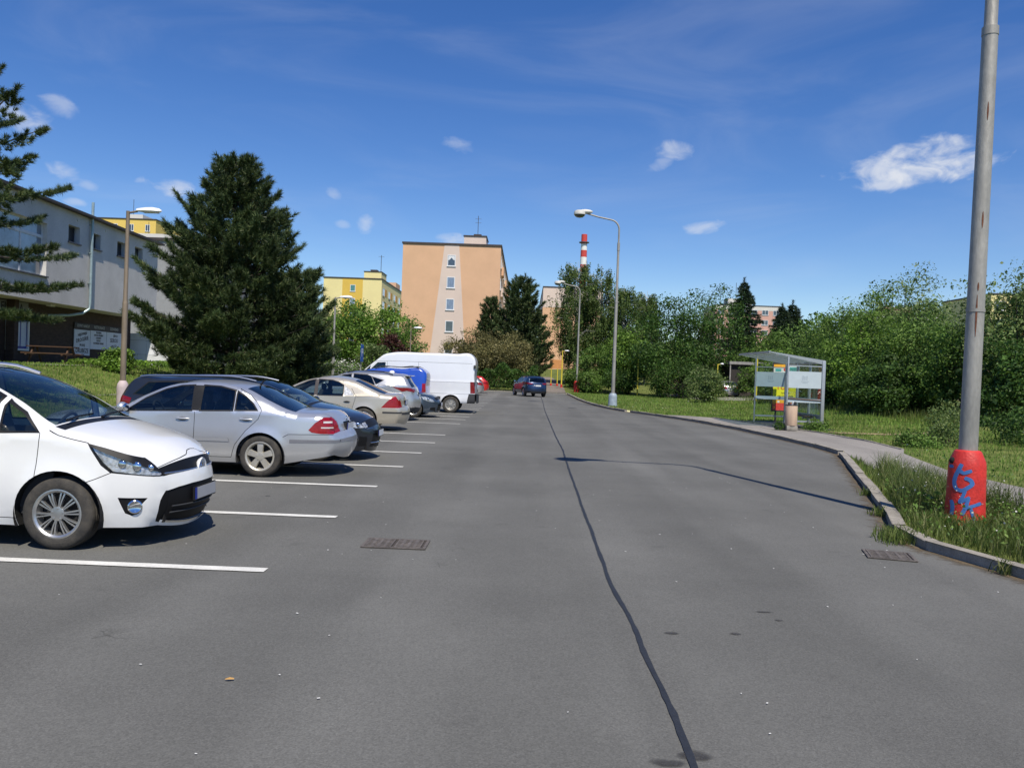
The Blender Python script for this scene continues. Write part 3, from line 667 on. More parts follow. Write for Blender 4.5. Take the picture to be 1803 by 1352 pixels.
def wheel(parent, x, y, R, width, rim_r, style, outer, rim_mat=None):
    """tyre with its rim; outer = +1/-1 is the side the rim face looks to"""
    hw = width / 2
    prof = [(rim_r - .012, -hw * .80), (rim_r + .010, -hw * .97), (rim_r + (R - rim_r) * .45, -hw * 1.02), (R - .030, -hw * .97), (R - .010, -hw * .86), (R - .001, -hw * .60)]
    for k in (-.42, -.12, .12, .42):
        prof += [(R, hw * (k - .09)), (R - .007, hw * (k - .05)), (R - .007, hw * (k + .05)), (R, hw * (k + .09))]
    prof = prof + [(a, -b) for a, b in prof[5::-1]]
    w = MB().lathe(prof, 44, axis='y').build('wheel', M_TYRE, parent, True, 50); w.location = (x, y, R)
    s = outer; m = rim_mat or M_ALLOY
    b = MB()
    b.lathe([(rim_r - .004, -hw * .8 * s), (rim_r - .012, hw * .3 * s), (rim_r + .006, hw * .90 * s), (rim_r + .010, hw * .97 * s), (rim_r - .002, hw * .985 * s), (rim_r - .018, hw * .88 * s), (rim_r - .035, hw * .2 * s)], 44, axis='y')
    f0, f1 = hw * .55, hw * .86
    def spoke(ang, w0, w1, r0, r1, y0=f1, y1=f1 - .008, th=.028):
        ca, sa = math.cos(ang), math.sin(ang); v = []
        for (r, wd, yy) in ((r0, w0, y0), ((r0 + r1) / 2, (w0 + w1) / 2 * .94, y0 + .004), (r1, w1, y1)):
            for (t, q) in ((-wd / 2, yy - th), (-wd / 2 * .82, yy), (wd / 2 * .82, yy), (wd / 2, yy - th)):
                v.append((r * ca - t * sa, q * s, r * sa + t * ca))
        f = []
        for k in (0, 4):
            for j in range(4): f.append((k + j, k + (j + 1) % 4, k + 4 + (j + 1) % 4, k + 4 + j))
        f += [(3, 2, 1, 0), (8, 9, 10, 11)]
        b.add(v, f)
    if style == 'multi':
        for k in range(10):
            a = 2 * math.pi * k / 10 + .1
            spoke(a - .085, .013, .017, .045, rim_r - .012); spoke(a + .085, .013, .017, .045, rim_r - .012)
    elif style == 'five':
        for k in range(5): spoke(2 * math.pi * k / 5 + math.pi / 2, .085, .115, .03, rim_r - .010)
    elif style == 'steel':
        b.lathe([(rim_r - .015, f0 * s), (rim_r * .72, (f0 + .02) * s), (rim_r * .55, (f0 - .01) * s), (.06, (f0 + .01) * s), (.055, (f0 + .04) * s), (0, (f0 + .045) * s)], 32, axis='y')
        for k in range(8): spoke(2 * math.pi * k / 8, .05, .07, .06, rim_r - .02, f0 + .03, f0 + .025, .03)
    else:
        for k in range(8): spoke(2 * math.pi * k / 8, .040, .055, .04, rim_r - .010)
    b.lathe([(.068, (f1 - .03) * s), (.062, (f1 + .004) * s), (.030, (f1 + .008) * s), (0, (f1 + .009) * s)], 20, axis='y')
    for k in range(5):
        a = 2 * math.pi * k / 5 + .3; b.lathe([(.010, (f1 - .01) * s), (.010, (f1 + .010) * s), (0, (f1 + .012) * s)], 8, (math.cos(a) * .048, 0, math.sin(a) * .048), axis='y')
    b.build('rim', m, w, True, 30)
    MB().lathe([(rim_r - .03, -.02 * s), (rim_r - .03, .004 * s), (0, .004 * s)], 24, axis='y').build('brake_disc', M_BRAKE, w)
    return w

def build_car(name, label, S, loc, rz, paint, group=None, h=0.055, cat='car', cabin=True):
    root = thing(name, label, cat, loc, rz, group)
    ch, U = spline(S['chain'], h)
    xs, zs, cr = ch[:, 0], ch[:, 1], ch[:, 2]
    t = np.gradient(ch[:, :2], axis=0); t /= np.linalg.norm(t, axis=1)[:, None]
    nrm = np.column_stack([t[:, 1], -t[:, 0]])
    A, B = ch[:-1, :2], ch[1:, :2]
    plan, _ = spline(S['plan'], .05); po = np.argsort(plan[:, 0]); plan = plan[po]
    belt = np.array(S['belt'], float); bo = np.argsort(belt[:, 0]); belt = belt[bo]
    r = S.get('r', .085); tum = S.get('tumble', .32); arches = S['arches']; R = S['R']; ra = R + S.get('arch_gap', .05); zs0 = S['sill']
    def W(x, z):
        x = np.asarray(x, float); z = np.asarray(z, float)
        w = np.interp(x, plan[:, 0], plan[:, 1])
        low = np.clip((.52 - z) / max(.52 - zs0, .05), 0, 1.4); w = w - S.get('tuck', .055) * low ** 2
        w = w - .018 * smoothstep(np.abs(z - .62), .0, .35) 
        q = z - np.interp(x, belt[:, 0], belt[:, 1])
        w = w - .014 * smoothstep(q, -.012, .02) - np.clip(q, 0, 9) * tum - .10 * np.clip(q, 0, 9) ** 2 * S.get('tum2', 1)
        for xa in arches:
            dd = np.hypot(x - xa, z - R) - ra; w = w + .014 * np.exp(-(dd / .055) ** 2)
        for (xc, zc, amt, wid) in S.get('creases', []):
            w = w + amt * np.exp(-((z - zc) / wid) ** 2) * (np.abs(x - xc) < 9)
        d = seg_dist(np.column_stack([x.ravel(), z.ravel()]), A, B).reshape(x.shape)
        k = np.clip(1 - d / r, 0, 1); return w - r * (1 - np.sqrt(np.clip(1 - k * k, 0, 1)))
    We = W(xs, zs)
    # ---- side skin outline: over the roof, then back along the sill with wheel openings
    bot = []
    def arc(xa):
        a0 = math.asin(max(-1, min(1, (zs0 - R) / ra)))
        return [(xa + ra * math.cos(a), R + ra * math.sin(a)) for a in np.linspace(math.pi - a0, a0, 26)]
    front, rear = max(arches), min(arches)
    path = [tuple(ch[-1, :2])] + [(a, b) for a, b in arc(rear)] + [(a, b) for a, b in arc(front)] + [tuple(ch[0, :2])]
    bot = resample(path, .08)[1:-1]
    outer = np.concatenate([ch[:, :2], bot])
    regs = []
    for w in S.get('windows', []):
        p = np.array(w['poly'], float)
        regs.append(('window_trim', w.get('trim', M_TRIM), offset_poly(p, w.get('tw', .020)), -.001))
    for q in S.get('side', []): regs.append((q[0], q[1], np.array(q[2], float), q[3] if len(q) > 3 else 0.0))
    for w in S.get('windows', []): regs.append((w.get('name', 'window'), w.get('mat', M_GLASS), np.array(w['poly'], float), -.006))
    for g in S.get('gaps', []): regs.append(('gap', M_GAP, ribbon_poly(resample(g, .08), S.get('gapw', .010)), -.012))
    x0, z0 = outer.min(0); x1, z1 = outer.max(0)
    gp = np.stack(np.meshgrid(np.arange(x0, x1, h), np.arange(z0, z1, h)), -1).reshape(-1, 2)
    gp[:, 0] += (np.arange(len(gp)) % 2) * .01
    P, T, c = cdt(outer, [resample(q[2], .07, True) for q in regs], gp, h)
    rid = np.full(len(T), -1)
    for k, q in enumerate(regs): rid[in_poly(c, q[2])] = k
    door_id = np.full(len(T), -1)
    for k, d in enumerate(S.get('doors', [])): door_id[in_poly(c, d)] = k
    bodyV = []; bodyF = []; nb = 0
    glassparts = {}
    for s in (1, -1):
        def lift(sel, off=0.0):
            v, f, _ = sub(P, T, sel); y = (W(v[:, 0], v[:, 1]) + off) * s
            return np.column_stack([v[:, 0], y, v[:, 1]]), (f[:, ::-1] if s > 0 else f)
        v, f = lift((rid == -1) & (door_id == -1)); bodyV.append(v); bodyF.append(f + nb); nb += len(v)
        doors = {}
        for k in range(len(S.get('doors', []))):
            sel = (rid == -1) & (door_id == k)
            if sel.any():
                v, f = lift(sel); doors[k] = mk('door', v, f, paint, root, True, 60)
        if (rid >= 0).any():
            gsel = np.isin(rid, [k for k, q in enumerate(regs) if q[0] == 'gap'])
            if gsel.any():
                v, f = lift(gsel, -.012); mk('panel_gap', v, f, M_GAP, root)
        for k, q in enumerate(regs):
            if q[0] == 'gap': continue
            sel = rid == k
            if not sel.any(): continue
            v, f = lift(sel, q[3])
            dk = np.bincount(door_id[sel] + 1, minlength=len(doors) + 2).argmax() - 1
            par = doors.get(dk, root)
            o = mk(q[0], v, f, q[1], par, True, 60)
            if q[0] == 'headlight':
                v2, f2 = lift(sel, -.022); mk('reflector', v2, f2, M_REFL, o, True, 60)
                cx, cz = q[2].mean(0)
                for (ax, az, ar) in S.get('bulbs', [(0, 0, .045)]):
                    yy = float(W(cx + ax, cz + az)) - .022
                    b = MB().ball((cx + ax, yy * s, cz + az), (ar, .018, ar), 14, 8); b.build('bulb', M_CHROME, o, True)
            if q[0] == 'window' : glassparts[(s, k)] = o
        for (hx, hz, hl) in S.get('handles', []):
            yy = float(W(hx, hz)); par = root
            for k, d in enumerate(S.get('doors', [])):
                if in_poly(np.array([(hx, hz)]), d)[0]: par = doors.get(k, root)
            b = MB().ball((hx, (yy + .018) * s, hz), (hl / 2, .016, .016), 14, 8)
            hm = S.get('handle_mat', paint); b.build('door_handle', hm, par, True)
            MB().ball((hx, (yy + .002) * s, hz - .004), (hl / 2 * .72, .006, .030), 14, 6).build('handle_recess', M_PLASTIC, par, True)
        if 'mirror' in S:
            mx, mz, ms = S['mirror']; yy = float(W(mx, mz - .05))
            b = MB().ball((mx, (yy + .13) * s, mz), (.075 * ms, .105 * ms, .075 * ms), 16, 10)
            o = b.build('mirror', S.get('mirror_mat', paint), root, True)
            MB().tube([(mx, (yy - .02) * s, mz - .05), (mx, (yy + .08) * s, mz - .04)], .025, 8).build('mirror_arm', M_TRIM, o, True)
            MB().ball((mx - .055 * ms, (yy + .13) * s, mz), (.028 * ms, .085 * ms, .058 * ms), 14, 8).build('mirror_glass', M_CHROME, o, True)
        if 'rails' in S:
            xa, xb, zr = S['rails']; n = 15; pts = []
            for i in range(n):
                x = xa + (xb - xa) * i / (n - 1); zz = np.interp(-x, -xs[np.argmax(zs) - 40 if False else 0:], zs) if False else None
                j = np.argmin(np.abs(xs - x) + 5 * (zs < 1.2)); lift_z = zr * min(1, 6 * min(i, n - 1 - i) / (n - 1))
                pts.append((x, (We[j] + .035) * s, zs[j] + .012 + lift_z))
            MB().tube(pts, .017, 8).build('roof_rail', S.get('rail_mat', M_SATIN), root, True)
        for xa in arches:
            # wheel well lining
            b = MB(); y1 = float(W(xa, R + ra)) - .015; y0 = y1 - .34; n = 22; v = []; a0 = math.asin(max(-1, min(1, (zs0 - R) / ra)))
            for a in np.linspace(math.pi - a0, a0, n):
                for yy in (y1, y0): v.append((xa + (ra + .004) * math.cos(a), yy * s, R + (ra + .004) * math.sin(a)))
            b.add(v, [(2 * i, 2 * i + 1, 2 * i + 3, 2 * i + 2) for i in range(n - 1)])
            b.add([v[2 * i + 1] for i in range(n)], [tuple(range(n))]); b.build('wheel_arch', M_GAP, root)
    # ---- top strip: bumper, bonnet, windscreen, roof, rear
    sl = np.concatenate([[0], np.cumsum(np.linalg.norm(np.diff(ch[:, :2], axis=0), axis=1))]); K = .7
    nv = 15
    vv = np.linspace(-1, 1, nv)
    outer = np.concatenate([np.column_stack([sl, np.full(len(sl), -K)]), np.column_stack([np.full(nv - 2, sl[-1]), vv[1:-1] * K]),
                            np.column_stack([sl[::-1], np.full(len(sl), K)]), np.column_stack([np.zeros(nv - 2), vv[1:-1][::-1] * K])])
    sregs = []
    for q in S.get('strip', []):
        p = np.array([(np.interp(u, U, sl), v * K) for u, v in q[2]]); sregs.append((q[0], q[1], p, q[3] if len(q) > 3 else 0.0))
        if len(q) > 4 and q[4]: sregs.append((q[0], q[1], p * np.array([1, -1]), q[3]))
    for g in S.get('strip_gaps', []):
        p = np.array([(np.interp(u, U, sl), v * K) for u, v in g]); sregs.append(('gap', M_GAP, ribbon_poly(resample(p, .08), S.get('gapw', .010)), -.010))
    gp = np.stack(np.meshgrid(sl[1:-1], vv[1:-1] * K), -1).reshape(-1, 2)
    P2, T2, c2 = cdt(outer, [resample(q[2], .08, True) for q in sregs], gp, h)
    sid = np.full(len(T2), -1)
    for k, q in enumerate(sregs): sid[in_poly(c2, q[2])] = k
    def lift2(sel, off=0.0):
        v, f, _ = sub(P2, T2, sel); s_ = v[:, 0]; q = v[:, 1] / K
        I = lambda a: np.interp(s_, sl, a)
        bulge = I(cr) * (1 - np.abs(q) ** 2.3) + off
        return np.column_stack([I(xs) + I(nrm[:, 0]) * bulge, q * I(We), I(zs) + I(nrm[:, 1]) * bulge]), f[:, ::-1]
    v, f = lift2(sid == -1); bodyV.append(v); bodyF.append(f + nb); nb += len(v)
    gsel = np.isin(sid, [k for k, q in enumerate(sregs) if q[0] == 'gap'])
    if gsel.any():
        v, f = lift2(gsel, -.010); mk('panel_gap', v, f, M_GAP, root)
    for k, q in enumerate(sregs):
        if q[0] == 'gap' or not (sid == k).any(): continue
        v, f = lift2(sid == k, q[3]); o = mk(q[0], v, f, q[1], root, True, 60)
    me_v = np.concatenate(bodyV); me_f = np.concatenate(bodyF)
    bm = bmesh.new(); bvs = [bm.verts.new(p) for p in me_v]
    for q in me_f:
        try: bm.faces.new([bvs[i] for i in q])
        except ValueError: pass
    bmesh.ops.remove_doubles(bm, verts=bm.verts, dist=4e-4)
    me = bpy.data.meshes.new('body'); bm.to_mesh(me); bm.free(); me.materials.append(paint)
    me.polygons.foreach_set('use_smooth', [True] * len(me.polygons)); me.set_sharp_from_angle(angle=math.radians(48))
    body = bpy.data.objects.new('body', me); COL.objects.link(body); body.parent = root
    # ---- underside and wheels
    b = MB(); xf, xr = xs[0] - .05, xs[-1] + .05; wb = float(W(0.0, zs0 + .02)) - .03
    b.box(rear + ra + .01, front - ra - .01, -wb, wb, zs0 - .01, zs0 + .10)
    b.box(rear - ra, rear + ra, -.42, .42, zs0 + .03, zs0 + .14); b.box(front - ra, xf - .05, -.42, .42, zs0, zs0 + .12)
    zr_ = max(zs0, float(zs[-1])); b.box(xr, rear - ra + .02, -.5, .5, zr_ + .015, zr_ + .10); b.box(front + ra - .02, xs[0] + .05, -.5, .5, zs0 + .012, zs0 + .12)
    b.build('underbody', M_GAP, root)
    tw = S.get('tyre_w', .215)
    for xa in arches:
        for s in (1, -1):
            wheel(root, xa, s * (float(W(xa, R + ra)) - tw / 2 - .018), R, tw, S.get('rim', R * .66), S.get('style', 'eight'), s, S.get('rim_mat'))
    # ---- cabin
    if cabin and 'seats' in S:
        fl = MB(); wi = float(W(0, .7)) - .12
        fl.box(S['seats'][-1] - .5, S['cowl'] + .1, -wi, wi, zs0 + .10, zs0 + .16); fl.build('cabin_floor', M_CABIN, root)
        zb = float(np.interp(0, belt[:, 0], belt[:, 1]))
        for s in (1, -1):   # door linings
            MB().box(S['seats'][-1] - .5, S['cowl'] + .1, s * (wi - .005), s * (wi + .015), zs0 + .16, zb - .06).build('door_lining', M_CABIN, root)
        MB().box(S['cowl'] - .28, S['cowl'] + .12, -wi + .05, wi - .05, zb - .32, zb - .04, .04).build('dashboard', M_CABIN, root, True)
        for i, x in enumerate(S['seats']):
            for y in (-.37, .37):
                b = MB(); b.box(x - .25, x + .25, y - .24, y + .24, zs0 + .16, zs0 + .34, .05)
                st = len(b.v); b.box(-.06, .06, y - .23, y + .23, 0, .62, .05)
                b.xform(Matrix.Translation((x - .24, 0, zs0 + .30)) @ Matrix.Rotation(-.30, 4, 'Y'), st)
                o = b.build('seat', M_CABIN2, root, True)
                MB().box(x - .47, x - .38, y - .12, y + .12, zs0 + .86, zs0 + (1.06 if i == 0 else .98), .04).build('headrest', M_CABIN2, o, True)
        b = MB(); ring = [(0, .17 * math.cos(a), .17 * math.sin(a)) for a in np.linspace(0, 2 * math.pi, 25)]
        b.tube(ring, .016, 8, False); b.tube([(0, -.16, 0), (0, .16, 0)], .014, 6)
        o = b.build('steering_wheel', M_CABIN, root, True); o.location = (S['cowl'] - .46, .37, zb - .04); o.rotation_euler = (0, .42, 0)
    root['dims'] = 0; del root['dims']
    return root, W, (xs, zs, cr, We, U)

def plate(root, x, z, face, m, tilt=0.0, wid=.50, text=None, frame=True):
    """number plate on the front (face=1) or rear (face=-1)"""
    b = MB().box(-.012, .006, -wid / 2 - .012, wid / 2 + .012, -.066, .066); o = b.build('number_plate', M_TRIM, root); o.location = (x, 0, z)
    o.rotation_euler = (0, tilt, 0 if face > 0 else math.pi)
    MB().box(.007, .010, -wid / 2 + .045, wid / 2, -.055, .055).build('plate_face', m, o)
    MB().box(.007, .010, -wid / 2, -wid / 2 + .044, -.055, .055).build('plate_band', M_EUBLUE, o)
    if text: text_mesh('plate_text', text, .085, M_INK, o, (.0115, .02, 0), (math.pi / 2, 0, math.pi / 2), .0006, sx=.85)
    return o

WHITE = paint_mat('paint_white', (0.80, 0.80, 0.78), rough=.3)
SILVER = paint_mat('paint_silver', (0.66, 0.665, 0.67), metal=.7, rough=.36, flake=.04)
DARKBLUE = paint_mat('paint_dark_grey_blue', (0.020, 0.024, 0.032), metal=.3, rough=.3)
BEIGE = paint_mat('paint_champagne', (0.60, 0.54, 0.43), metal=.55, rough=.36, flake=.04)
LSILVER = paint_mat('paint_cool_silver', (0.58, 0.575, 0.56), metal=.7, rough=.33, flake=.04)
BLUEVAN = paint_mat('paint_royal_blue', (0.014, 0.070, 0.42), rough=.3)
NAVY = paint_mat('paint_navy', (0.016, 0.038, 0.095), metal=.4, rough=.3)
SLATE = paint_mat('paint_slate', (0.06, 0.085, 0.12), metal=.5, rough=.3)
REDP = paint_mat('paint_red', (0.52, 0.02, 0.015), rough=.3)
VANWHITE = paint_mat('paint_van_white', (0.74, 0.76, 0.78), rough=.35)

# ---- the white minivan in front
SPEC_MINIVAN = dict(
    chain=[(1.98, .19, .13), (2.05, .36, .15), (2.06, .55, .15), (2.00, .72, .13), (1.88, .84, .10), (1.62, .945, .07), (1.36, 1.02, .055), (1.13, 1.075, .05), (.72, 1.30, .055), (.32, 1.475, .05), (.0, 1.55, .05), (-.4, 1.575, .05), (-1.1, 1.57, .05), (-1.65, 1.52, .05), (-1.86, 1.40, .05), (-2.02, 1.08, .07), (-2.08, .85, .10), (-2.10, .55, .12), (-2.02, .24, .12)],
    plan=[(-2.12, .66), (-1.95, .78), (-1.5, .865), (-.8, .89), (.9, .89), (1.35, .88), (1.66, .835), (1.86, .765), (1.99, .68), (2.10, .58)],
    belt=[(-2.1, 1.06), (-.5, 1.02), (.9, 1.01), (1.2, 1.04), (2.2, .9)], tumble=.30, sill=.20, R=.322, arches=[1.24, -1.52], rim=.210, style='multi', arch_gap=.062,
    windows=[dict(poly=[(1.02, 1.045), (.86, 1.19), (.70, 1.285), (.70, 1.035)]), dict(poly=[(.62, 1.035), (.62, 1.335), (.40, 1.43), (.0, 1.495), (-.28, 1.505), (-.28, 1.035)]),
             dict(poly=[(-.40, 1.04), (-.40, 1.505), (-1.15, 1.50), (-1.22, 1.05)]), dict(poly=[(-1.30, 1.06), (-1.24, 1.49), (-1.62, 1.43), (-1.80, 1.12)])],
    doors=[[(.98, .27), (1.04, .62), (1.06, 1.06), (.66, 1.36), (.30, 1.52), (-.34, 1.54), (-.34, .27)], [(-.34, .27), (-.34, 1.54), (-1.20, 1.54), (-1.27, 1.05), (-1.22, .80), (-1.02, .55), (-.98, .27)]],
    gaps=[[(.98, .27), (1.04, .62), (1.06, 1.03)], [(-.34, .27), (-.34, 1.03)], [(-.98, .27), (-1.02, .55), (-1.22, .80), (-1.27, 1.05)], [(.98, .27), (-.98, .27)],
          [(1.46, .60), (1.56, .64), (1.69, .70)], [(1.12, 1.055), (1.22, 1.015), (1.34, .985), (1.48, .955)]],
    side=[('headlight_trim', M_TRIM, [(1.47, .955), (1.62, .915), (1.84, .845), (2.0, .79), (2.06, .70), (2.06, .645), (1.86, .675), (1.68, .695), (1.60, .76)], -.001),
          ('headlight', M_LENS, [(1.50, .925), (1.62, .872), (1.80, .800), (1.95, .735), (2.03, .680), (2.02, .660), (1.86, .682), (1.69, .707), (1.61, .785)], .002),
          ('fog_lamp_surround', M_TRIM, [(1.74, .475), (1.96, .465), (1.91, .40), (1.89, .325), (1.84, .305), (1.79, .33)], -.012),
          ('bumper_grille', M_GRILLE, [(1.985, .235), (2.015, .33), (2.035, .43), (2.06, .515), (2.12, .53), (2.12, .20), (2.0, .20)], -.01)],
    bulbs=[(-.03, .01, .040), (.08, -.012, .046), (.17, -.03, .034)],
    strip=[('cowl', M_TRIM, [(6.62, -.97), (7.02, -.97), (7.02, .97), (6.62, .97)], .001),
           ('windscreen', M_GLASS, [(7.06, -.93), (9.85, -.93), (9.85, .93), (7.06, .93)], .002),
           ('rear_window', M_GLASS_DARK, [(14.1, -.86), (15.1, -.84), (15.1, .84), (14.1, .86)], .002),
           ('grille', M_GRILLE, [(2.55, -1.0), (3.02, -1.0), (2.98, 0), (3.02, 1.0), (2.55, 1.0), (2.50, 0)], -.004),
           ('bumper_grille', M_GRILLE, [(.30, -1.01), (1.80, -1.01), (1.90, -.8), (1.95, -.5), (1.95, .5), (1.90, .8), (1.80, 1.01), (.30, 1.01), (.36, 0)], -.012),
           ('bumper_chrome', M_CHROME, [(.22, -.92), (.32, -.92), (.38, 0), (.32, .92), (.22, .92), (.27, 0)], .012)],
    strip_gaps=[[(3.06, -1), (3.10, -.5), (3.16, -.28), (3.36, -.14), (3.40, 0), (3.36, .14), (3.16, .28), (3.10, .5), (3.06, 1)]],
    handles=[(-.20, .86, .20), (-1.08, .88, .20)], mirror=(.60, 1.10, 1.0), rails=(.15, -1.55, .035), seats=[.25, -.55], cowl=1.05, gapw=.007)
mv, Wm, gm = build_car('minivan', 'white minivan with roof rails parked nose out, nearest to the camera', SPEC_MINIVAN, (-5.33, 8.02, 0), 0.0, WHITE, 'vehicles in the parking row', h=.045)
plate(mv, 2.207, .45, 1, M_PLATE, -.03)
for (y0, y1) in ((-.62, .02), (.0, .62)):
    MB().tube([(1.16, y0, 1.135), (1.10, (y0 + y1) / 2, 1.155), (1.06, y1, 1.165)], [.012, .010, .006], 6).build('wiper', M_GRILLE, mv, True)
# grille bars, emblem, fog lamps
def front_x(g, z, q=0.0):
    xs, zs, cr, We, U = g; k = np.argmax(zs > .95) if (zs > .95).any() else len(zs)
    return float(np.interp(z, zs[:k], xs[:k] + cr[:k] * (1 - abs(q) ** 2.3))), float(np.interp(z, zs[:k], We[:k]))
for z in (.672,):
    pts = []
    for q in np.linspace(-.97, .97, 17):
        x, we = front_x(gm, z, q); pts.append((x + .004, q * we, z + .012 * (1 - abs(q))))
    MB().tube(pts, .009, 6).build('grille_bar', M_SATIN, mv, True)
for z in (.30, .36):
    pts = []
    for q in np.linspace(-.9, .9, 15):
        x, we = front_x(gm, z, q); pts.append((x + .002, q * we, z))
    MB().tube(pts, .008, 6).build('bumper_slat', M_PLASTIC, mv, True)
ex, _ = front_x(gm, .675)
MB().lathe([(.085, -.01), (.098, .012), (.092, .026), (.078, .022), (.074, .008), (0, .006)], 30, axis='x').build('emblem_surround', WHITE, mv, True).location = (ex - .008, 0, .675)
em = bpy.data.objects.get('emblem_surround')
b = MB()
def ellipse_ring(ry, rz, cz=0.0, rad=.006, x=.018):
    b.tube([(x, ry * math.cos(a), cz + rz * math.sin(a)) for a in np.linspace(0, 2 * math.pi, 29)], rad, 6, False)
ellipse_ring(.066, .046); ellipse_ring(.022, .043); ellipse_ring(.045, .016, .026)
b.build('emblem', M_CHROME, em, True)
for s in (1, -1):
    yy = float(Wm(1.865, .385)) - .012
    fl = MB().lathe([(.062, -.02), (.062, .014), (.052, .02), (.030, .010), (0, .006)], 20, axis='y' ).build('fog_lamp', M_CHROME, mv, True); fl.location = (1.862, yy * s, .388)
    fl.rotation_euler = (0, 0, math.radians(-26 * s) + (0 if s > 0 else math.pi))
    MB().lathe([(.046, .018), (.035, .028), (0, .032)], 18, axis='y').build('fog_lens', M_LENS, fl, True)

# ---- silver saloon, tail out
SPEC_SALOON = dict(
    chain=[(2.24, .21, .10), (2.32, .42, .12), (2.31, .60, .12), (2.20, .74, .10), (1.9, .82, .06), (1.4, .90, .05), (.98, .955, .05), (.56, 1.18, .05), (.17, 1.345, .045), (-.15, 1.392, .045), (-.52, 1.392, .05), (-.95, 1.325, .05), (-1.36, 1.14, .05), (-1.74, .995, .05), (-2.02, .975, .05), (-2.24, .950, .06), (-2.31, .85, .09), (-2.345, .70, .11), (-2.41, .615, .13), (-2.42, .48, .13), (-2.34, .345, .12)],
    plan=[(-2.46, .55), (-2.34, .66), (-2.1, .765), (-1.6, .865), (-.8, .91), (.8, .91), (1.5, .88), (2.0, .80), (2.25, .68), (2.38, .56)],
    belt=[(-2.4, .93), (-1.3, .995), (-.3, .975), (.9, .92), (2.3, .8)], tumble=.34, sill=.21, R=.318, arches=[1.56, -1.285], rim=.215, style='five', rim_mat=M_ALLOY_WARM, arch_gap=.045,
    windows=[dict(poly=[(.78, .945), (.50, 1.135), (.22, 1.275), (-.0, 1.335), (-.20, 1.352), (-.22, .985)]), dict(poly=[(-.36, .99), (-.36, 1.354), (-.60, 1.345), (-.84, 1.295), (-.84, 1.005)]),
             dict(poly=[(-.89, 1.01), (-.89, 1.275), (-1.02, 1.205), (-1.14, 1.10), (-1.20, 1.02)])],
    doors=[[(.86, .29), (.86, .95), (.36, 1.34), (-.28, 1.40), (-.28, .29)], [(-.28, .29), (-.28, 1.40), (-.80, 1.36), (-1.10, 1.21), (-1.29, 1.02), (-1.24, .88), (-1.06, .70), (-.90, .48), (-.84, .29)]],
    gaps=[[(.86, .29), (.86, .93)], [(-.28, .29), (-.28, .965)], [(-.84, .29), (-.90, .48), (-1.06, .70), (-1.24, .88), (-1.285, 1.01), (-1.22, 1.12), (-1.08, 1.24), (-.90, 1.33)], [(.86, .29), (-.84, .29)],
          [(-1.70, .665), (-2.0, .668), (-2.34, .668)], [(-1.62, .62), (-1.70, .665)]],
    side=[('pillar_trim', M_TRIM, [(-.205, .98), (-.205, 1.36), (-.375, 1.36), (-.375, .98)], .0),
          ('side_moulding', SILVER, [(.80, .53), (.80, .585), (-.80, .585), (-.82, .53)], .010), ('bumper_moulding', mat('moulding_grey', (.26, .26, .28), rough=.4, metal=.4, var=.05), [(-1.72, .54), (-1.72, .585), (-2.44, .585), (-2.44, .54)], .006),
          ('tail_light', M_RED, [(-1.99, .735), (-2.08, .845), (-2.20, .935), (-2.30, .93), (-2.36, .70), (-2.34, .678), (-2.16, .683), (-2.04, .70)], .004),
          ('headlight', M_LENS, [(1.98, .77), (2.2, .72), (2.3, .62), (2.05, .62)], .002)],
    strip=[('cowl', M_TRIM, [(5.7, -.95), (6.0, -.95), (6.0, .95), (5.7, .95)], .001), ('windscreen', M_GLASS, [(6.05, -.92), (8.6, -.92), (8.6, .92), (6.05, .92)], .002),
           ('rear_window', M_GLASS_DARK, [(11.05, -.90), (13.05, -.93), (13.05, .93), (11.05, .90)], .002),
           ('tail_light', M_RED, [(15.25, 1.01), (15.25, .92), (16.0, .82), (17.15, .76), (17.15, 1.01)], .004, True),
           ('bumper_moulding', MATS['moulding_grey'], [(18.2, -1.01), (18.48, -1.01), (18.48, 1.01), (18.2, 1.01)], .006),
           ('plate_recess', M_PLASTIC, [(16.15, -.42), (17.0, -.40), (17.0, .40), (16.15, .42)], -.012), ('grille', M_TRIM, [(2.0, -.45), (2.95, -.5), (2.95, .5), (2.0, .45)], .0)],
    strip_gaps=[[(15.15, -.9), (16.0, -.79), (17.1, -.73), (17.35, -.6), (17.35, .6), (17.1, .73), (16.0, .79), (15.15, .9)], [(13.3, -.93), (15.1, -.90)], [(13.3, .93), (15.1, .90)]],
    handles=[(-.10, .855, .21), (-1.06, .875, .21)], handle_mat=SILVER, mirror=(.78, 1.0, 1.0), seats=[.15, -.58], cowl=.95, gapw=.008)
sal, Ws, gs = build_car('saloon_car', 'silver saloon with five-spoke wheels and red tail lamps, tail out beside the white minivan', SPEC_SALOON, (-5.27, 13.22, 0), math.pi, SILVER, 'vehicles in the parking row', h=.045)
plate(sal, -2.455, .775, -1, M_PLATEW, .06, wid=.46)
for s in (1, -1):   # clear bands in the tail lamps, door mouldings shine, aerial
    for (z0, z1, xa) in ((.845, .875, -2.20), (.765, .785, -2.17)):
        pts_t = []; pts_b = []
        for x in np.linspace(xa, -2.315 - (.02 if z0 < .8 else 0), 6):
            pts_b.append((x, (float(Ws(x, z0)) + .007) * s, z0)); pts_t.append((x, (float(Ws(x, z1)) + .007) * s, z1))
        mk('tail_light_band', pts_b + pts_t, [(i, i + 1, 7 + i, 6 + i) for i in range(5)], M_CLEAR, sal, True)
MB().tube([(-.98, 0, 1.375), (-1.02, 0, 1.44), (-1.06, 0, 1.45)], [.016, .012, .004], 8).build('aerial', M_TRIM, sal, True)
bx = MB().lathe([(.038, 0), (.036, .006), (.028, .006), (.028, 0)], 18, axis='x')
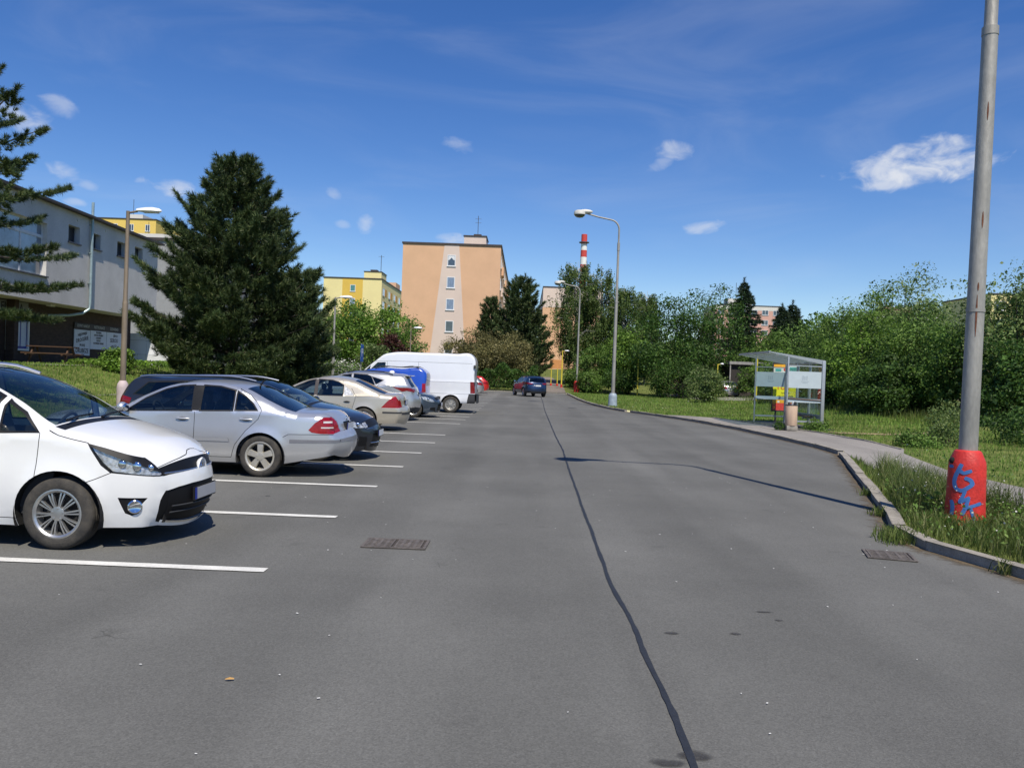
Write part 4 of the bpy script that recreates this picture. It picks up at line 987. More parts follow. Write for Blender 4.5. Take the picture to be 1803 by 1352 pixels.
for k in range(3):
    a = math.pi / 2 + k * 2.094; bx.tube([(.004, 0, 0), (.004, .034 * math.cos(a), .034 * math.sin(a))], .004, 5)
o = bx.build('emblem', M_CHROME, sal, True); o.location = (-2.40, 0, .90); o.rotation_euler = (0, 0, math.pi)

# ---- dark station wagon, nose out
SPEC_WAGON = dict(
    chain=[(2.20, .19, .13), (2.26, .40, .15), (2.24, .57, .14), (2.14, .72, .10), (1.84, .85, .06), (1.46, .95, .05), (1.17, 1.005, .05), (.72, 1.22, .05), (.30, 1.375, .045), (-.1, 1.42, .045), (-.8, 1.42, .05), (-1.5, 1.40, .05), (-2.10, 1.345, .05), (-2.22, 1.20, .06), (-2.32, .95, .08), (-2.35, .75, .1), (-2.38, .55, .12), (-2.3, .25, .1)],
    plan=[(-2.4, .66), (-2.2, .78), (-1.6, .87), (-.8, .91), (.8, .91), (1.5, .885), (1.9, .815), (2.12, .72), (2.28, .60)],
    belt=[(-2.4, 1.02), (0, .98), (1.1, .96), (2.3, .85)], tumble=.33, sill=.20, R=.325, arches=[1.42, -1.29], rim=.215, style='eight',
    windows=[dict(poly=[(.92, .985), (.55, 1.19), (.25, 1.31), (-.02, 1.36), (-.02, 1.0)]), dict(poly=[(-.12, 1.0), (-.12, 1.365), (-.95, 1.355), (-1.0, 1.02)], mat=M_GLASS_DARK), dict(poly=[(-1.1, 1.03), (-1.04, 1.35), (-1.75, 1.31), (-1.98, 1.10)], mat=M_GLASS_DARK)],
    doors=[[(.95, .28), (1.0, .98), (.5, 1.36), (-.07, 1.42), (-.07, .28)], [(-.07, .28), (-.07, 1.42), (-.98, 1.4), (-1.06, 1.0), (-.9, .6), (-.8, .28)]],
    gaps=[[(.95, .28), (1.0, .96)], [(-.07, .28), (-.07, .98)], [(-.8, .28), (-.9, .6), (-1.06, 1.0)], [(1.25, .98), (1.6, .90), (1.95, .80)]],
    side=[('tail_light', M_RED2, [(-2.05, .92), (-2.02, 1.02), (-2.2, 1.06), (-2.36, 1.05), (-2.38, .90)], .004),
          ('headlight', M_LENS, [(1.78, .79), (1.95, .785), (2.15, .70), (2.24, .62), (2.10, .615), (1.90, .66)], .002), ('air_intake', M_TRIM, [(2.12, .28), (2.15, .46), (2.28, .44), (2.26, .28)], -.006)],
    bulbs=[(-.06, .02, .05), (.09, -.02, .045)],
    strip=[('cowl', M_TRIM, [(5.72, -.95), (6.0, -.95), (6.0, .95), (5.72, .95)], .001), ('windscreen', M_GLASS, [(6.05, -.92), (8.8, -.92), (8.8, .92), (6.05, .92)], .002),
           ('rear_window', M_GLASS_DARK, [(12.2, -.88), (13.7, -.86), (13.7, .86), (12.2, .88)], .002), ('grille', M_TRIM, [(2.15, -.98), (2.85, -.98), (2.85, .98), (2.15, .98)], .001),
           ('bumper_grille', M_TRIM, [(.45, -.8), (1.5, -.7), (1.5, .7), (.45, .8)], -.01), ('headlight_inner', M_REFL, [(2.2, 1.01), (2.8, 1.01), (2.75, .80), (2.25, .86)], .003, True)],
    handles=[(.07, .86, .2), (-.88, .88, .2)], mirror=(.90, 1.04, 1.0), rails=(.22, -1.95, .035), seats=[.25, -.6], cowl=1.1)
wag, Ww, gw = build_car('estate_car', 'dark grey blue estate car with silver roof rails behind the silver saloon', SPEC_WAGON, (-5.15, 15.62, 0), 0.0, DARKBLUE, 'vehicles in the parking row')
plate(wag, 2.42, .50, 1, M_PLATEW, -.02)
for z in (.60, .66):
    MB().tube([(front_x(gw, z, q)[0] + .004, q * front_x(gw, z, q)[1], z) for q in np.linspace(-.95, .95, 13)], .007, 6).build('grille_bar', M_CHROME, wag, True)
MB().tube([(front_x(gw, .33, q)[0] + .002, q * front_x(gw, .33, q)[1], .33) for q in np.linspace(-.8, .8, 11)], .008, 6).build('bumper_slat', M_CHROME, wag, True)

# ---- champagne saloon, tail out
M_PANE_REFL = mat('painted_reflection', (0.50, 0.52, 0.54), rough=.4, var=.5, vscale=14, coat=.6, col2=(.85, .85, .86))  # pale mottled reflection painted into the colour of the quarter pane
SPEC_BEIGE = dict(
    chain=[(2.18, .21, .12), (2.24, .45, .13), (2.21, .64, .12), (2.05, .76, .08), (1.6, .87, .05), (1.2, .94, .05), (.76, 1.17, .05), (.32, 1.355, .045), (-.1, 1.425, .045), (-.5, 1.425, .05), (-.93, 1.355, .05), (-1.4, 1.16, .05), (-1.78, 1.02, .05), (-2.02, 1.0, .05), (-2.17, .985, .06), (-2.20, .86, .09), (-2.22, .67, .11), (-2.27, .57, .13), (-2.27, .40, .13), (-2.2, .22, .12)],
    plan=[(-2.32, .62), (-2.2, .71), (-1.95, .80), (-1.5, .87), (-.8, .905), (.8, .905), (1.5, .88), (2.0, .78), (2.28, .60)],
    belt=[(-2.4, .95), (-.9, .945), (.9, .92), (2.3, .82)], tumble=.33, sill=.20, R=.315, arches=[1.48, -1.27], rim=.205, style='eight',
    windows=[dict(poly=[(.98, .945), (.60, 1.17), (.30, 1.31), (.12, 1.355), (.12, .945)]), dict(poly=[(.02, .945), (.02, 1.365), (-.35, 1.355), (-.55, 1.30), (-.67, 1.23), (-.67, .95)]), dict(poly=[(-.71, .955), (-.71, 1.215), (-.85, 1.12), (-.98, .96)], mat=M_PANE_REFL, name='quarter_window', trim=BEIGE)],
    doors=[[(1.02, .28), (1.05, .95), (.5, 1.33), (.07, 1.42), (.07, .28)], [(.07, .28), (.07, 1.42), (-.55, 1.37), (-.9, 1.16), (-1.03, .95), (-1.02, .85), (-.95, .6), (-.85, .28)]],
    gaps=[[(1.02, .28), (1.05, .93)], [(.07, .28), (.07, .93)], [(-.85, .28), (-.95, .6), (-1.02, .85), (-1.03, .95), (-.9, 1.16)], [(-1.05, .94), (-1.7, .965)], [(1.02, .28), (-.85, .28)]],
    side=[('pillar_trim', mat('pillar_brown', (.06, .05, .045), rough=.4, var=.1), [(.115, .94), (.115, 1.365), (.025, 1.365), (.025, .94)], 0.0),
          ('tail_light', M_RED, [(-1.73, .645), (-1.90, .83), (-2.06, .965), (-2.12, .97), (-2.2, .85), (-2.24, .65)], .004), ('tail_light_edge', M_CLEAR, [(-1.72, .63), (-1.73, .645), (-2.24, .65), (-2.24, .63)], .004), ('bumper_moulding', M_PLASTIC, [(-1.78, .50), (-1.78, .545), (-2.3, .54), (-2.3, .50)], .007), ('headlight', M_LENS, [(1.85, .77), (2.1, .72), (2.2, .6), (1.95, .62)], .002)],
    strip=[('cowl', M_TRIM, [(4.7, -.95), (5.0, -.95), (5.0, .95), (4.7, .95)], .001), ('windscreen', M_GLASS, [(5.05, -.92), (7.7, -.92), (7.7, .92), (5.05, .92)], .002), ('rear_window', M_GLASS_DARK, [(10.05, -.90), (12.05, -.92), (12.05, .92), (10.05, .90)], .002),
           ('tail_light', M_RED, [(14.9, 1.01), (14.9, .95), (15.3, .86), (16.1, .80), (16.1, 1.01)], .004, True), ('plate_recess', BEIGE, [(15.1, -.4), (15.9, -.38), (15.9, .38), (15.1, .4)], -.03), ('bumper_moulding', M_PLASTIC, [(17.3, -1.01), (17.6, -1.01), (17.6, 1.01), (17.3, 1.01)], .007)],
    strip_gaps=[[(14.3, -.93), (15.1, -.83), (16.2, -.77), (16.2, .77), (15.1, .83), (14.3, .93)]],
    handles=[(.22, .78, .19), (-.80, .79, .19)], handle_mat=M_PLASTIC, mirror=(.92, 1.0, 1.0), seats=[.4, -.45], cowl=1.15)
bei, Wb, gb = build_car('saloon_car', 'champagne beige saloon with triangular red tail lamps, tail out', SPEC_BEIGE, (-5.68, 23.3, 0), math.pi, BEIGE, 'vehicles in the parking row')
plate(bei, -2.315, .79, -1, M_PLATEW, .04, wid=.48)

# ---- silver sport utility car, tail out
SPEC_SUV = dict(
    chain=[(2.12, .27, .12), (2.18, .5, .14), (2.15, .75, .12), (2.03, .93, .08), (1.6, 1.04, .05), (1.08, 1.12, .05), (.64, 1.35, .05), (.24, 1.53, .045), (-.2, 1.595, .045), (-.9, 1.59, .05), (-1.45, 1.54, .05), (-1.86, 1.475, .05), (-1.98, 1.27, .07), (-2.10, 1.08, .09), (-2.14, .9, .11), (-2.21, .70, .12), (-2.21, .5, .12), (-2.12, .32, .12)],
    plan=[(-2.25, .64), (-2.1, .76), (-1.8, .85), (-1.3, .91), (-.6, .92), (.8, .92), (1.5, .9), (1.9, .82), (2.2, .62)],
    belt=[(-2.3, 1.22), (-1.1, 1.17), (0, 1.08), (1.0, 1.04), (2.2, 1.0)], tumble=.36, sill=.29, R=.36, arches=[1.36, -1.30], rim=.24, style='eight', arch_gap=.06,
    windows=[dict(poly=[(.82, 1.09), (.5, 1.32), (.2, 1.47), (-.05, 1.51), (-.05, 1.115)], mat=M_GLASS_DARK), dict(poly=[(-.15, 1.12), (-.15, 1.52), (-.6, 1.50), (-.72, 1.46), (-.86, 1.20)], mat=M_GLASS_DARK), dict(poly=[(-.78, 1.44), (-1.14, 1.345), (-.92, 1.22)], mat=M_GLASS_DARK)],
    doors=[[(.9, .36), (.92, 1.08), (.45, 1.46), (-.1, 1.56), (-.1, .36)], [(-.1, .36), (-.1, 1.56), (-.75, 1.53), (-.98, 1.18), (-.9, .8), (-.8, .36)]],
    gaps=[[(.9, .36), (.92, 1.06)], [(-.1, .36), (-.1, 1.1)], [(-.8, .36), (-.9, .8), (-.98, 1.18)], [(-1.0, 1.20), (-1.4, 1.17), (-1.55, 1.15)]],
    side=[('tail_light', M_RED2, [(-1.46, 1.145), (-1.75, 1.12), (-2.0, 1.125), (-2.12, 1.10), (-2.16, .98), (-1.95, 1.02), (-1.80, .985)], .004), ('lower_cladding', M_PLASTIC, [(-1.7, .30), (-1.72, .46), (-2.3, .46), (-2.3, .25)], .002), ('headlight', M_LENS, [(1.6, .98), (1.95, .92), (2.15, .78), (1.8, .85)], .002)],
    strip=[('cowl', M_TRIM, [(4.7, -.95), (5.0, -.95), (5.0, .95), (4.7, .95)], .001), ('windscreen', M_GLASS, [(5.05, -.92), (7.7, -.92), (7.7, .92), (5.05, .92)], .002), ('rear_window', M_GLASS_DARK, [(11.15, -.9), (12.75, -.92), (12.9, 0), (12.75, .92), (11.15, .9)], -.006),
           ('tail_light', M_RED2, [(12.95, 1.01), (13.7, 1.01), (13.45, .62), (13.1, .62)], .004, True), ('plate_recess', LSILVER, [(13.7, -.45), (14.6, -.42), (14.6, .42), (13.7, .45)], -.03), ('lower_cladding', M_PLASTIC, [(16.1, -1.01), (17, -1.01), (17, 1.01), (16.1, 1.01)], .003), ('grille', M_TRIM, [(.6, -.7), (2.9, -.8), (2.9, .8), (.6, .7)], .0)],
    handles=[(.05, .98, .2), (-.82, 1.0, .2)], mirror=(.78, 1.16, 1.05), rails=(.1, -1.45, .03), rail_mat=M_TRIM, cowl=1.0, seats=[.3, -.55])
suv, _, gsv = build_car('suv_car', 'silver sport utility car with pointed red tail lamps beyond the champagne saloon', SPEC_SUV, (-5.9, 28.15, 0), math.pi, LSILVER, 'vehicles in the parking row')
plate(suv, -2.27, .85, -1, M_PLATEW, .06, wid=.48)
MB().box(-2.02, -1.80, -.60, .60, 1.505, 1.535, .012).build('spoiler', LSILVER, suv, True)
MB().ball((-1.30, 0, 1.63), (.09, .025, .05), 12, 8).build('roof_fin', WHITE, suv, True)

# ---- hatchback shape, used for the slate car and small far cars
SPEC_HATCH = dict(
    chain=[(1.93, .21, .14), (1.99, .42, .15), (1.97, .58, .14), (1.87, .72, .1), (1.5, .85, .06), (1.12, .95, .05), (.66, 1.2, .05), (.22, 1.375, .045), (-.2, 1.43, .045), (-.9, 1.42, .05), (-1.5, 1.35, .05), (-1.8, 1.1, .06), (-1.93, .92, .08), (-1.97, .7, .1), (-2.0, .5, .12), (-1.92, .25, .1)],
    plan=[(-2.05, .62), (-1.85, .76), (-1.4, .86), (-.7, .89), (.8, .89), (1.4, .86), (1.75, .78), (2.02, .58)], belt=[(-2, 1.0), (0, .95), (1, .92), (2, .8)], tumble=.34, sill=.2, R=.31, arches=[1.22, -1.32], rim=.2,
    windows=[dict(poly=[(.88, .96), (.5, 1.2), (.2, 1.32), (-.1, 1.365), (-.1, .975)]), dict(poly=[(-.2, .98), (-.2, 1.365), (-.85, 1.34), (-1.25, 1.2), (-1.3, 1.03)], mat=M_GLASS_DARK)],
    doors=[[(.95, .28), (.95, .96), (.4, 1.36), (-.15, 1.42), (-.15, .28)], [(-.15, .28), (-.15, 1.42), (-.9, 1.38), (-1.0, .95), (-.85, .28)]],
    gaps=[[(.95, .28), (.95, .94)], [(-.15, .28), (-.15, .96)], [(-.85, .28), (-1.0, .95)]],
    side=[('headlight', M_LENS, [(1.45, .80), (1.7, .77), (1.9, .68), (1.97, .58), (1.8, .59), (1.58, .66)], .002), ('tail_light', M_RED, [(-1.68, .98), (-1.62, .82), (-1.75, .78), (-2.0, .78), (-2.0, .98)], .004), ('fog_lamp_surround', M_TRIM, [(1.8, .28), (1.82, .38), (2.0, .38), (2.0, .28)], -.004)],
    strip=[('cowl', M_TRIM, [(4.7, -.95), (5.0, -.95), (5.0, .95), (4.7, .95)], .001), ('windscreen', M_GLASS, [(5.05, -.92), (7.75, -.92), (7.75, .92), (5.05, .92)], .002), ('rear_window', M_GLASS_DARK, [(10.1, -.88), (11.3, -.88), (11.3, .88), (10.1, .88)], .002),
           ('grille', M_TRIM, [(2.2, -.8), (2.8, -.85), (2.8, .85), (2.2, .8)], .001), ('bumper_grille', M_TRIM, [(.4, -.8), (1.4, -.75), (1.4, .75), (.4, .8)], -.01), ('tail_light', M_RED, [(11.8, 1.01), (12.9, 1.01), (12.8, .7), (11.9, .72)], .004, True)],
    handles=[(.0, .84, .18), (-.85, .86, .18)], mirror=(.80, 1.0, 1.0), cowl=1.05, seats=[.25, -.6])
hat, _, _ = build_car('hatchback_car', 'slate blue hatchback parked nose out in front of the blue van', SPEC_HATCH, (-5.25, 30.55, 0), 0.0, SLATE, 'vehicles in the parking row')
plate(hat, 2.16, .50, 1, M_PLATEW, -.02)

# ---- vans
SPEC_BLUEVAN = dict(
    chain=[(1.93, .24, .1), (1.99, .5, .12), (1.96, .72, .1), (1.84, .86, .08), (1.38, 1.0, .05), (1.12, 1.08, .05), (.74, 1.4, .05), (.44, 1.62, .045), (0, 1.735, .03), (-1, 1.745, .03), (-1.86, 1.735, .03), (-1.945, 1.66, .03), (-1.98, 1.1, .04), (-2.0, .8, .05), (-2.02, .55, .06), (-1.98, .28, .06)],
    plan=[(-2.05, .80), (-1.9, .86), (-1.5, .895), (-.7, .9), (.8, .9), (1.4, .87), (1.75, .78), (2.02, .58)], belt=[(-2, 1.08), (2, 1.0)], tumble=.16, sill=.22, R=.32, arches=[1.28, -1.38], rim=.205, r=.03,
    windows=[dict(poly=[(.95, 1.06), (.6, 1.38), (.4, 1.52), (-.05, 1.55), (-.05, 1.06)])], doors=[[(1.0, .3), (1.0, 1.05), (.4, 1.58), (-.12, 1.62), (-.12, .3)]], gaps=[[(1.0, .3), (1.0, 1.04)], [(-.12, .3), (-.12, 1.62)], [(-.95, .3), (-.95, 1.62)], [(-.12, 1.62), (-.95, 1.62)]],
    side=[('tail_light', M_RED, [(-1.86, .80), (-1.86, 1.22), (-2.0, 1.22), (-2.03, .80)], .004), ('rear_bumper', M_PLASTIC, [(-1.72, .28), (-1.74, .52), (-2.1, .52), (-2.1, .25)], .004), ('headlight', M_LENS, [(1.5, .85), (1.8, .82), (1.95, .65), (1.65, .66)], .002)],
    strip=[('windscreen', M_GLASS, [(5.05, -.92), (7.6, -.92), (7.6, .92), (5.05, .92)], .002), ('rear_window', M_GLASS_DARK, [(11.1, -.8), (11.95, -.8), (11.95, .8), (11.1, .8)], .002), ('tail_light', M_RED, [(11.75, 1.01), (12.98, 1.01), (12.98, .90), (11.75, .90)], .004, True), ('rear_bumper', M_PLASTIC, [(14.1, -1.01), (15, -1.01), (15, 1.01), (14.1, 1.01)], .006), ('grille', M_TRIM, [(1.2, -.6), (2.5, -.7), (2.5, .7), (1.2, .6)], 0)],
    strip_gaps=[[(10.6, 0), (14.0, 0)]], mirror=(.88, 1.15, 1.2), mirror_mat=M_PLASTIC, rails=(.0, -1.7, .07), rail_mat=M_PLASTIC, cowl=1.05, seats=[.3], handles=[(.02, .95, .2)], handle_mat=M_PLASTIC)
bva, _, _ = build_car('van', 'small royal blue van with roof rails beside the tall white van', SPEC_BLUEVAN, (-5.85, 32.5, 0), math.pi, BLUEVAN, 'vehicles in the parking row', cat='van')
plate(bva, -2.075, .72, -1, M_PLATEW, .03)

SPEC_BIGVAN = dict(
    chain=[(2.58, .32, .1), (2.65, .6, .12), (2.6, .95, .12), (2.36, 1.18, .08), (2.12, 1.38, .06), (1.77, 1.72, .06), (1.32, 2.10, .05), (1.0, 2.34, .05), (.70, 2.415, .04), (-.5, 2.45, .04), (-2.0, 2.45, .04), (-2.64, 2.44, .03), (-2.725, 2.37, .02), (-2.80, 1.5, .02), (-2.85, .8, .02), (-2.86, .42, .03)],
    plan=[(-2.9, .975), (-2.7, 1.0), (-2.2, 1.02), (-1, 1.025), (1.5, 1.02), (2.15, .95), (2.5, .80), (2.70, .64)], belt=[(-3, 1.32), (1.0, 1.32), (2.6, 1.25)], tumble=.085, tum2=.15, sill=.42, R=.345, arches=[1.95, -1.85], rim=.215, style='steel', rim_mat=M_STEEL, r=.035, arch_gap=.075, tuck=.03,
    windows=[dict(poly=[(1.60, 1.42), (1.52, 1.72), (1.26, 1.98), (.95, 2.0), (.95, 1.42)]), dict(poly=[(2.0, 1.40), (1.78, 1.62), (1.57, 1.84), (1.66, 1.42)])],
    doors=[[(1.72, .5), (2.05, 1.36), (1.20, 2.06), (.86, 2.06), (.86, .5)]],
    gaps=[[(.86, .5), (.86, 2.06)], [(.86, 2.08), (-2.70, 2.08)], [(.80, 1.29), (-2.75, 1.29)], [(-.45, .55), (-.45, 2.08)], [(1.62, 2.06), (.86, 2.07)], [(-.45, .80), (-2.6, .80)]],
    side=[('side_moulding', M_PLASTIC, [(1.4, .555), (1.4, .68), (-1.42, .68), (-1.42, .555)], .012), ('rear_bumper', M_PLASTIC, [(-2.52, .38), (-2.55, .60), (-2.60, .82), (-2.95, .82), (-2.95, .35)], .010),
          ('tail_light', M_RED2, [(-2.66, .84), (-2.64, 1.32), (-2.84, 1.32), (-2.87, .84)], .004), ('headlight', M_LENS, [(2.2, 1.2), (2.4, 1.12), (2.58, .95), (2.5, .8), (2.3, .95)], .002), ('front_bumper', M_PLASTIC, [(2.42, .42), (2.40, .72), (2.75, .72), (2.75, .3)], .004)],
    strip=[('windscreen', M_GLASS, [(4.05, -.92), (5.9, -.92), (5.9, .92), (4.05, .92)], .002), ('rear_bumper', M_PLASTIC, [(14.0, -1.01), (15, -1.01), (15, 1.01), (14.0, 1.01)], .06), ('grille', M_TRIM, [(1.1, -.7), (2.3, -.8), (2.3, .8), (1.1, .7)], 0), ('front_bumper', M_PLASTIC, [(0, -1.01), (1.0, -1.01), (1.0, 1.01), (0, 1.01)], .004)],
    strip_gaps=[[(12.0, 0), (13.9, 0)], [(12.0, -.93), (13.9, -.93)], [(12.0, .93), (13.9, .93)]], mirror=(1.72, 1.55, 1.7), mirror_mat=M_PLASTIC, cowl=2.0, seats=[1.1], handles=[(1.0, 1.12, .2)], handle_mat=M_PLASTIC)
big, _, _ = build_car('delivery_van', 'tall white high-roof delivery van parked tail out', SPEC_BIGVAN, (-4.93, 35.1, 0), math.pi, VANWHITE, 'vehicles in the parking row', h=.05, cat='van')
for s in (1, -1):
    b = MB()
    for z in (.75, 1.25, 1.95): b.box(-2.85, -2.76, s * .93 - .03, s * .93 + .03, z - .07, z + .07, .01)
    b.build('door_hinges', M_PLASTIC, big, True)

# ---- cars further off
def small_plate(r_, x, z, f): plate(r_, x, z, f, M_PLATEW, 0)
far1, _, _ = build_car('hatchback_car', 'small white car parked just past the tall white van', SPEC_HATCH, (-5.45, 57.2, 0), math.pi, WHITE, 'vehicles in the parking row', h=.11)
far2, _, _ = build_car('hatchback_car', 'silver hatchback at the far end of the parking row before the red car', SPEC_HATCH, (-5.3, 63.9, 0), math.pi, LSILVER, 'vehicles in the parking row', h=.11)
far3, _, _ = build_car('hatchback_car', 'bright red car at the far end of the parking row', SPEC_HATCH, (-5.2, 70.9, 0), math.pi, REDP, 'vehicles in the parking row', h=.11)
for o in (far1, far2, far3): small_plate(o, -2.09, .62, -1)
drv, _, _ = build_car('suv_car', 'dark blue sport utility car driving away in the middle of the road', SPEC_SUV, (0.35, 66.2, 0), math.pi / 2 + math.radians(17), NAVY, h=.09)
plate(drv, -2.29, .88, -1, M_PLATEW, 0)
ln1, _, _ = build_car('hatchback_car', 'silver car on the back lane behind the light green shrub', SPEC_HATCH, (18.2, 75.5, float(ground_h(18.2, 75.5)) + .03), math.pi / 2 + .15, LSILVER, h=.11)
ln2, _, _ = build_car('hatchback_car', 'white car on the back lane seen through the glass of the bus shelter', SPEC_HATCH, (24.6, 64.0, float(ground_h(24.6, 64.0)) + .03), math.pi - .1, WHITE, h=.11)
zb = float(ground_h(-19.0, 45.5)); bird_van, _, Wg = build_car('delivery_van', 'white van with a dark bird emblem by the grey building, half hidden by the pine', SPEC_BIGVAN, (-21.9, 46.6, zb - .65), math.pi + .1, VANWHITE, h=.12, cat='van')
b = MB(); bird = [(-.30, .02), (-.20, .10), (-.10, .08), (-.02, .16), (.10, .30), (.14, .20), (.20, .30), (.22, .16), (.30, .10), (.22, .06), (.14, .0), (.04, -.08), (.06, -.16), (-.02, -.10), (-.14, -.06)]
b.prism([(x - 1.6, z + 1.75) for x, z in bird], 1.0, 1.012, 'y'); b.build('bird_emblem', M_INK, bird_van)
# ------------------------------------------------------------------ buildings
M_PANE = mat('window_pane', (0.05, 0.065, 0.08), rough=.05, var=.3, vscale=1.5, coat=1.0, spec=.8)
M_PANE_CURT = mat('window_pane_curtain', (0.20, 0.26, 0.36), rough=.25, var=.4, vscale=2.5, coat=1.0, stretch=(6, 6, .6))
M_PANE_GREEN = mat('window_pane_green', (0.07, 0.22, 0.20), rough=.1, var=.2, coat=1.0)
M_WFRAME = mat('window_frame_white', (0.72, 0.73, 0.73), rough=.5, var=.05)
M_SILL = mat('tin_sill', (0.10, 0.10, 0.11), rough=.5, metal=.5, var=.1)
M_ROOFEDGE = mat('roof_edge_tin', (0.07, 0.055, 0.05), rough=.6, metal=.3, var=.2)
M_ROOFFELT = mat('roof_felt', (0.10, 0.10, 0.10), rough=.95, var=.2)

def window(parent, x0, x1, z0, z1, y, pane=None, face='-y', mull=1, fw=.07, name='window'):
    """window set on a wall: frame with sill, pane as its own piece. face = direction it looks to"""
    b = MB(); d = .035
    def bx(mb, a0, a1, c0, c1, q0, q1):
        if face == '-y': mb.box(a0, a1, y - q1, y - q0, c0, c1)
        else: mb.box(y + q0, y + q1, a0, a1, c0, c1)
    bx(b, x0, x0 + fw, z0, z1, .002, d); bx(b, x1 - fw, x1, z0, z1, .002, d); bx(b, x0 + fw, x1 - fw, z1 - fw, z1, .002, d); bx(b, x0 + fw, x1 - fw, z0, z0 + fw, .002, d)
    for k in range(1, mull):
        xm = x0 + (x1 - x0) * k / mull; bx(b, xm - fw * .45, xm + fw * .45, z0 + fw, z1 - fw, .002, d - .004)
    o = b.build(name, M_WFRAME, parent)
    p = MB(); bx(p, x0 + fw, x1 - fw, z0 + fw, z1 - fw, .003, .012); p.build('pane', pane or M_PANE, o)
    s = MB(); bx(s, x0 - .06, x1 + .06, z0 - .06, z0 - .004, .001, .10); s.build('sill', M_WFRAME, o)
    return o

def bands_mat(name, c_wall, c_joint, sx, sz):
    """plaster with the faint grid of large prefabricated panels"""
    m = mat(name, c_wall, rough=.9, var=.05, vscale=.5, var2=.04, vscale2=25, bump=.15, bscale=30, spec=.2)
    return m
TAN = bands_mat('tan_plaster', (0.70, 0.435, 0.265), 0, 0, 0); PALE = mat('pale_beige_plaster', (0.69, 0.56, 0.475), rough=.9, var=.04, vscale=.5)
CREAM = mat('cream_plaster', (0.80, 0.69, 0.33), rough=.9, var=.04, vscale=.3); OCHRE = mat('ochre_plaster', (0.70, 0.47, 0.085), rough=.9, var=.04, vscale=.3)
PINK = mat('pink_plaster', (0.62, 0.36, 0.29), rough=.9, var=.05, vscale=.3); OFFW = mat('offwhite_plaster', (0.66, 0.64, 0.58), rough=.9, var=.05, vscale=.3)
ORANGE = mat('orange_plaster', (0.70, 0.36, 0.07), rough=.9, var=.05, vscale=.3)

def block(name, label, x0, x1, y0, y1, z0, z1, m, edge=M_ROOFEDGE):
    t = thing(name, label, 'building', ((x0 + x1) / 2, (y0 + y1) / 2, z0)); cx, cy = (x0 + x1) / 2, (y0 + y1) / 2
    t['o'] = 0; del t['o']
    MB().box(x0 - cx, x1 - cx, y0 - cy, y1 - cy, 0, z1 - z0).build('wall', m, t)
    r = MB().box(x0 - cx - .12, x1 - cx + .12, y0 - cy - .12, y1 - cy + .12, z1 - z0, z1 - z0 + .22).build('roof', edge, t)
    return t, r, (cx, cy, z0)

def tan_block():
    t, r, c = block('apartment_block', 'tan apartment block with a pale tapering stripe of windows on its gable', -16.3, -3.7, 105, 172, .4, 18.0, TAN)
    L = lambda x, z: (x - c[0], z - c[2]); yf = 105 - c[1]
    MB().prism([L(-10.95, 17.98), L(-9.08, 17.98), L(-7.55, .5), L(-12.75, .5)], yf - .03, yf - .001, 'y').build('painted_stripe', PALE, t)
    panes = [M_PANE, M_PANE_CURT, M_PANE_CURT, M_PANE, M_PANE, M_PANE]
    for k in range(6):
        z1 = 16.72 - 2.81 * k; a, zz = L(-10.53, z1 - 1.45); b_, zt = L(-9.47, z1)
        w = window(t, a, b_, zz, zt, yf - .032, panes[k], fw=.10)
        if k == 0: MB().prism([(a + .12, zt - .12), (b_ - .12, zt - .12), (b_ - .12, zt - .7), (b_ - .3, zt - .62), ((a + b_) / 2, zt - .35), (a + .3, zt - .62), (a + .12, zt - .7)], yf - .050, yf - .046, 'y').build('curtain', M_WFRAME, w)
    xr = -3.7 - c[0]
    for k in range(6):
        for j in range(11):
            y0 = yf + 1.2 + j * 5.9; z1 = 16.9 - 2.81 * k - c[2]
            window(t, y0, y0 + 2.1, z1 - 1.5, z1, xr, M_PANE, '+x', 2, .1)
    for j in range(4):   # balconies on the long side
        for k in range(6):
            y0 = yf + 4.6 + j * 15; z = 14.6 - 2.81 * k
            MB().box(xr + .01, xr + .30, y0, y0 + 3.2, z - .15, z + .95).build('balcony', PALE if k % 2 else TAN, t)
    b = MB().box(-8.55 - c[0], -5.7 - c[0], yf + .8, yf + 5.5, 17.82, 18.92).build('stair_tower', PALE, r)
    MB().box(-8.65 - c[0], -5.6 - c[0], yf + .7, yf + 5.6, 18.92, 19.04).build('tower_roof', M_ROOFEDGE, r)
    MB().box(-7.4 - c[0], -6.4 - c[0], yf + 2.0, yf + 3.4, 19.04, 19.42).build('vent_box', M_ROOFEDGE, r)
    q = MB().tube([(-6.9 - c[0], yf + 2.5, 19.4), (-6.9 - c[0], yf + 2.5, 21.9)], .04, 6)
    for z in (21.0, 21.5): q.tube([(-7.3 - c[0], yf + 2.5, z), (-6.5 - c[0], yf + 2.5, z)], .02, 5)
    q.build('aerial', M_SILL, r)
tan_block()

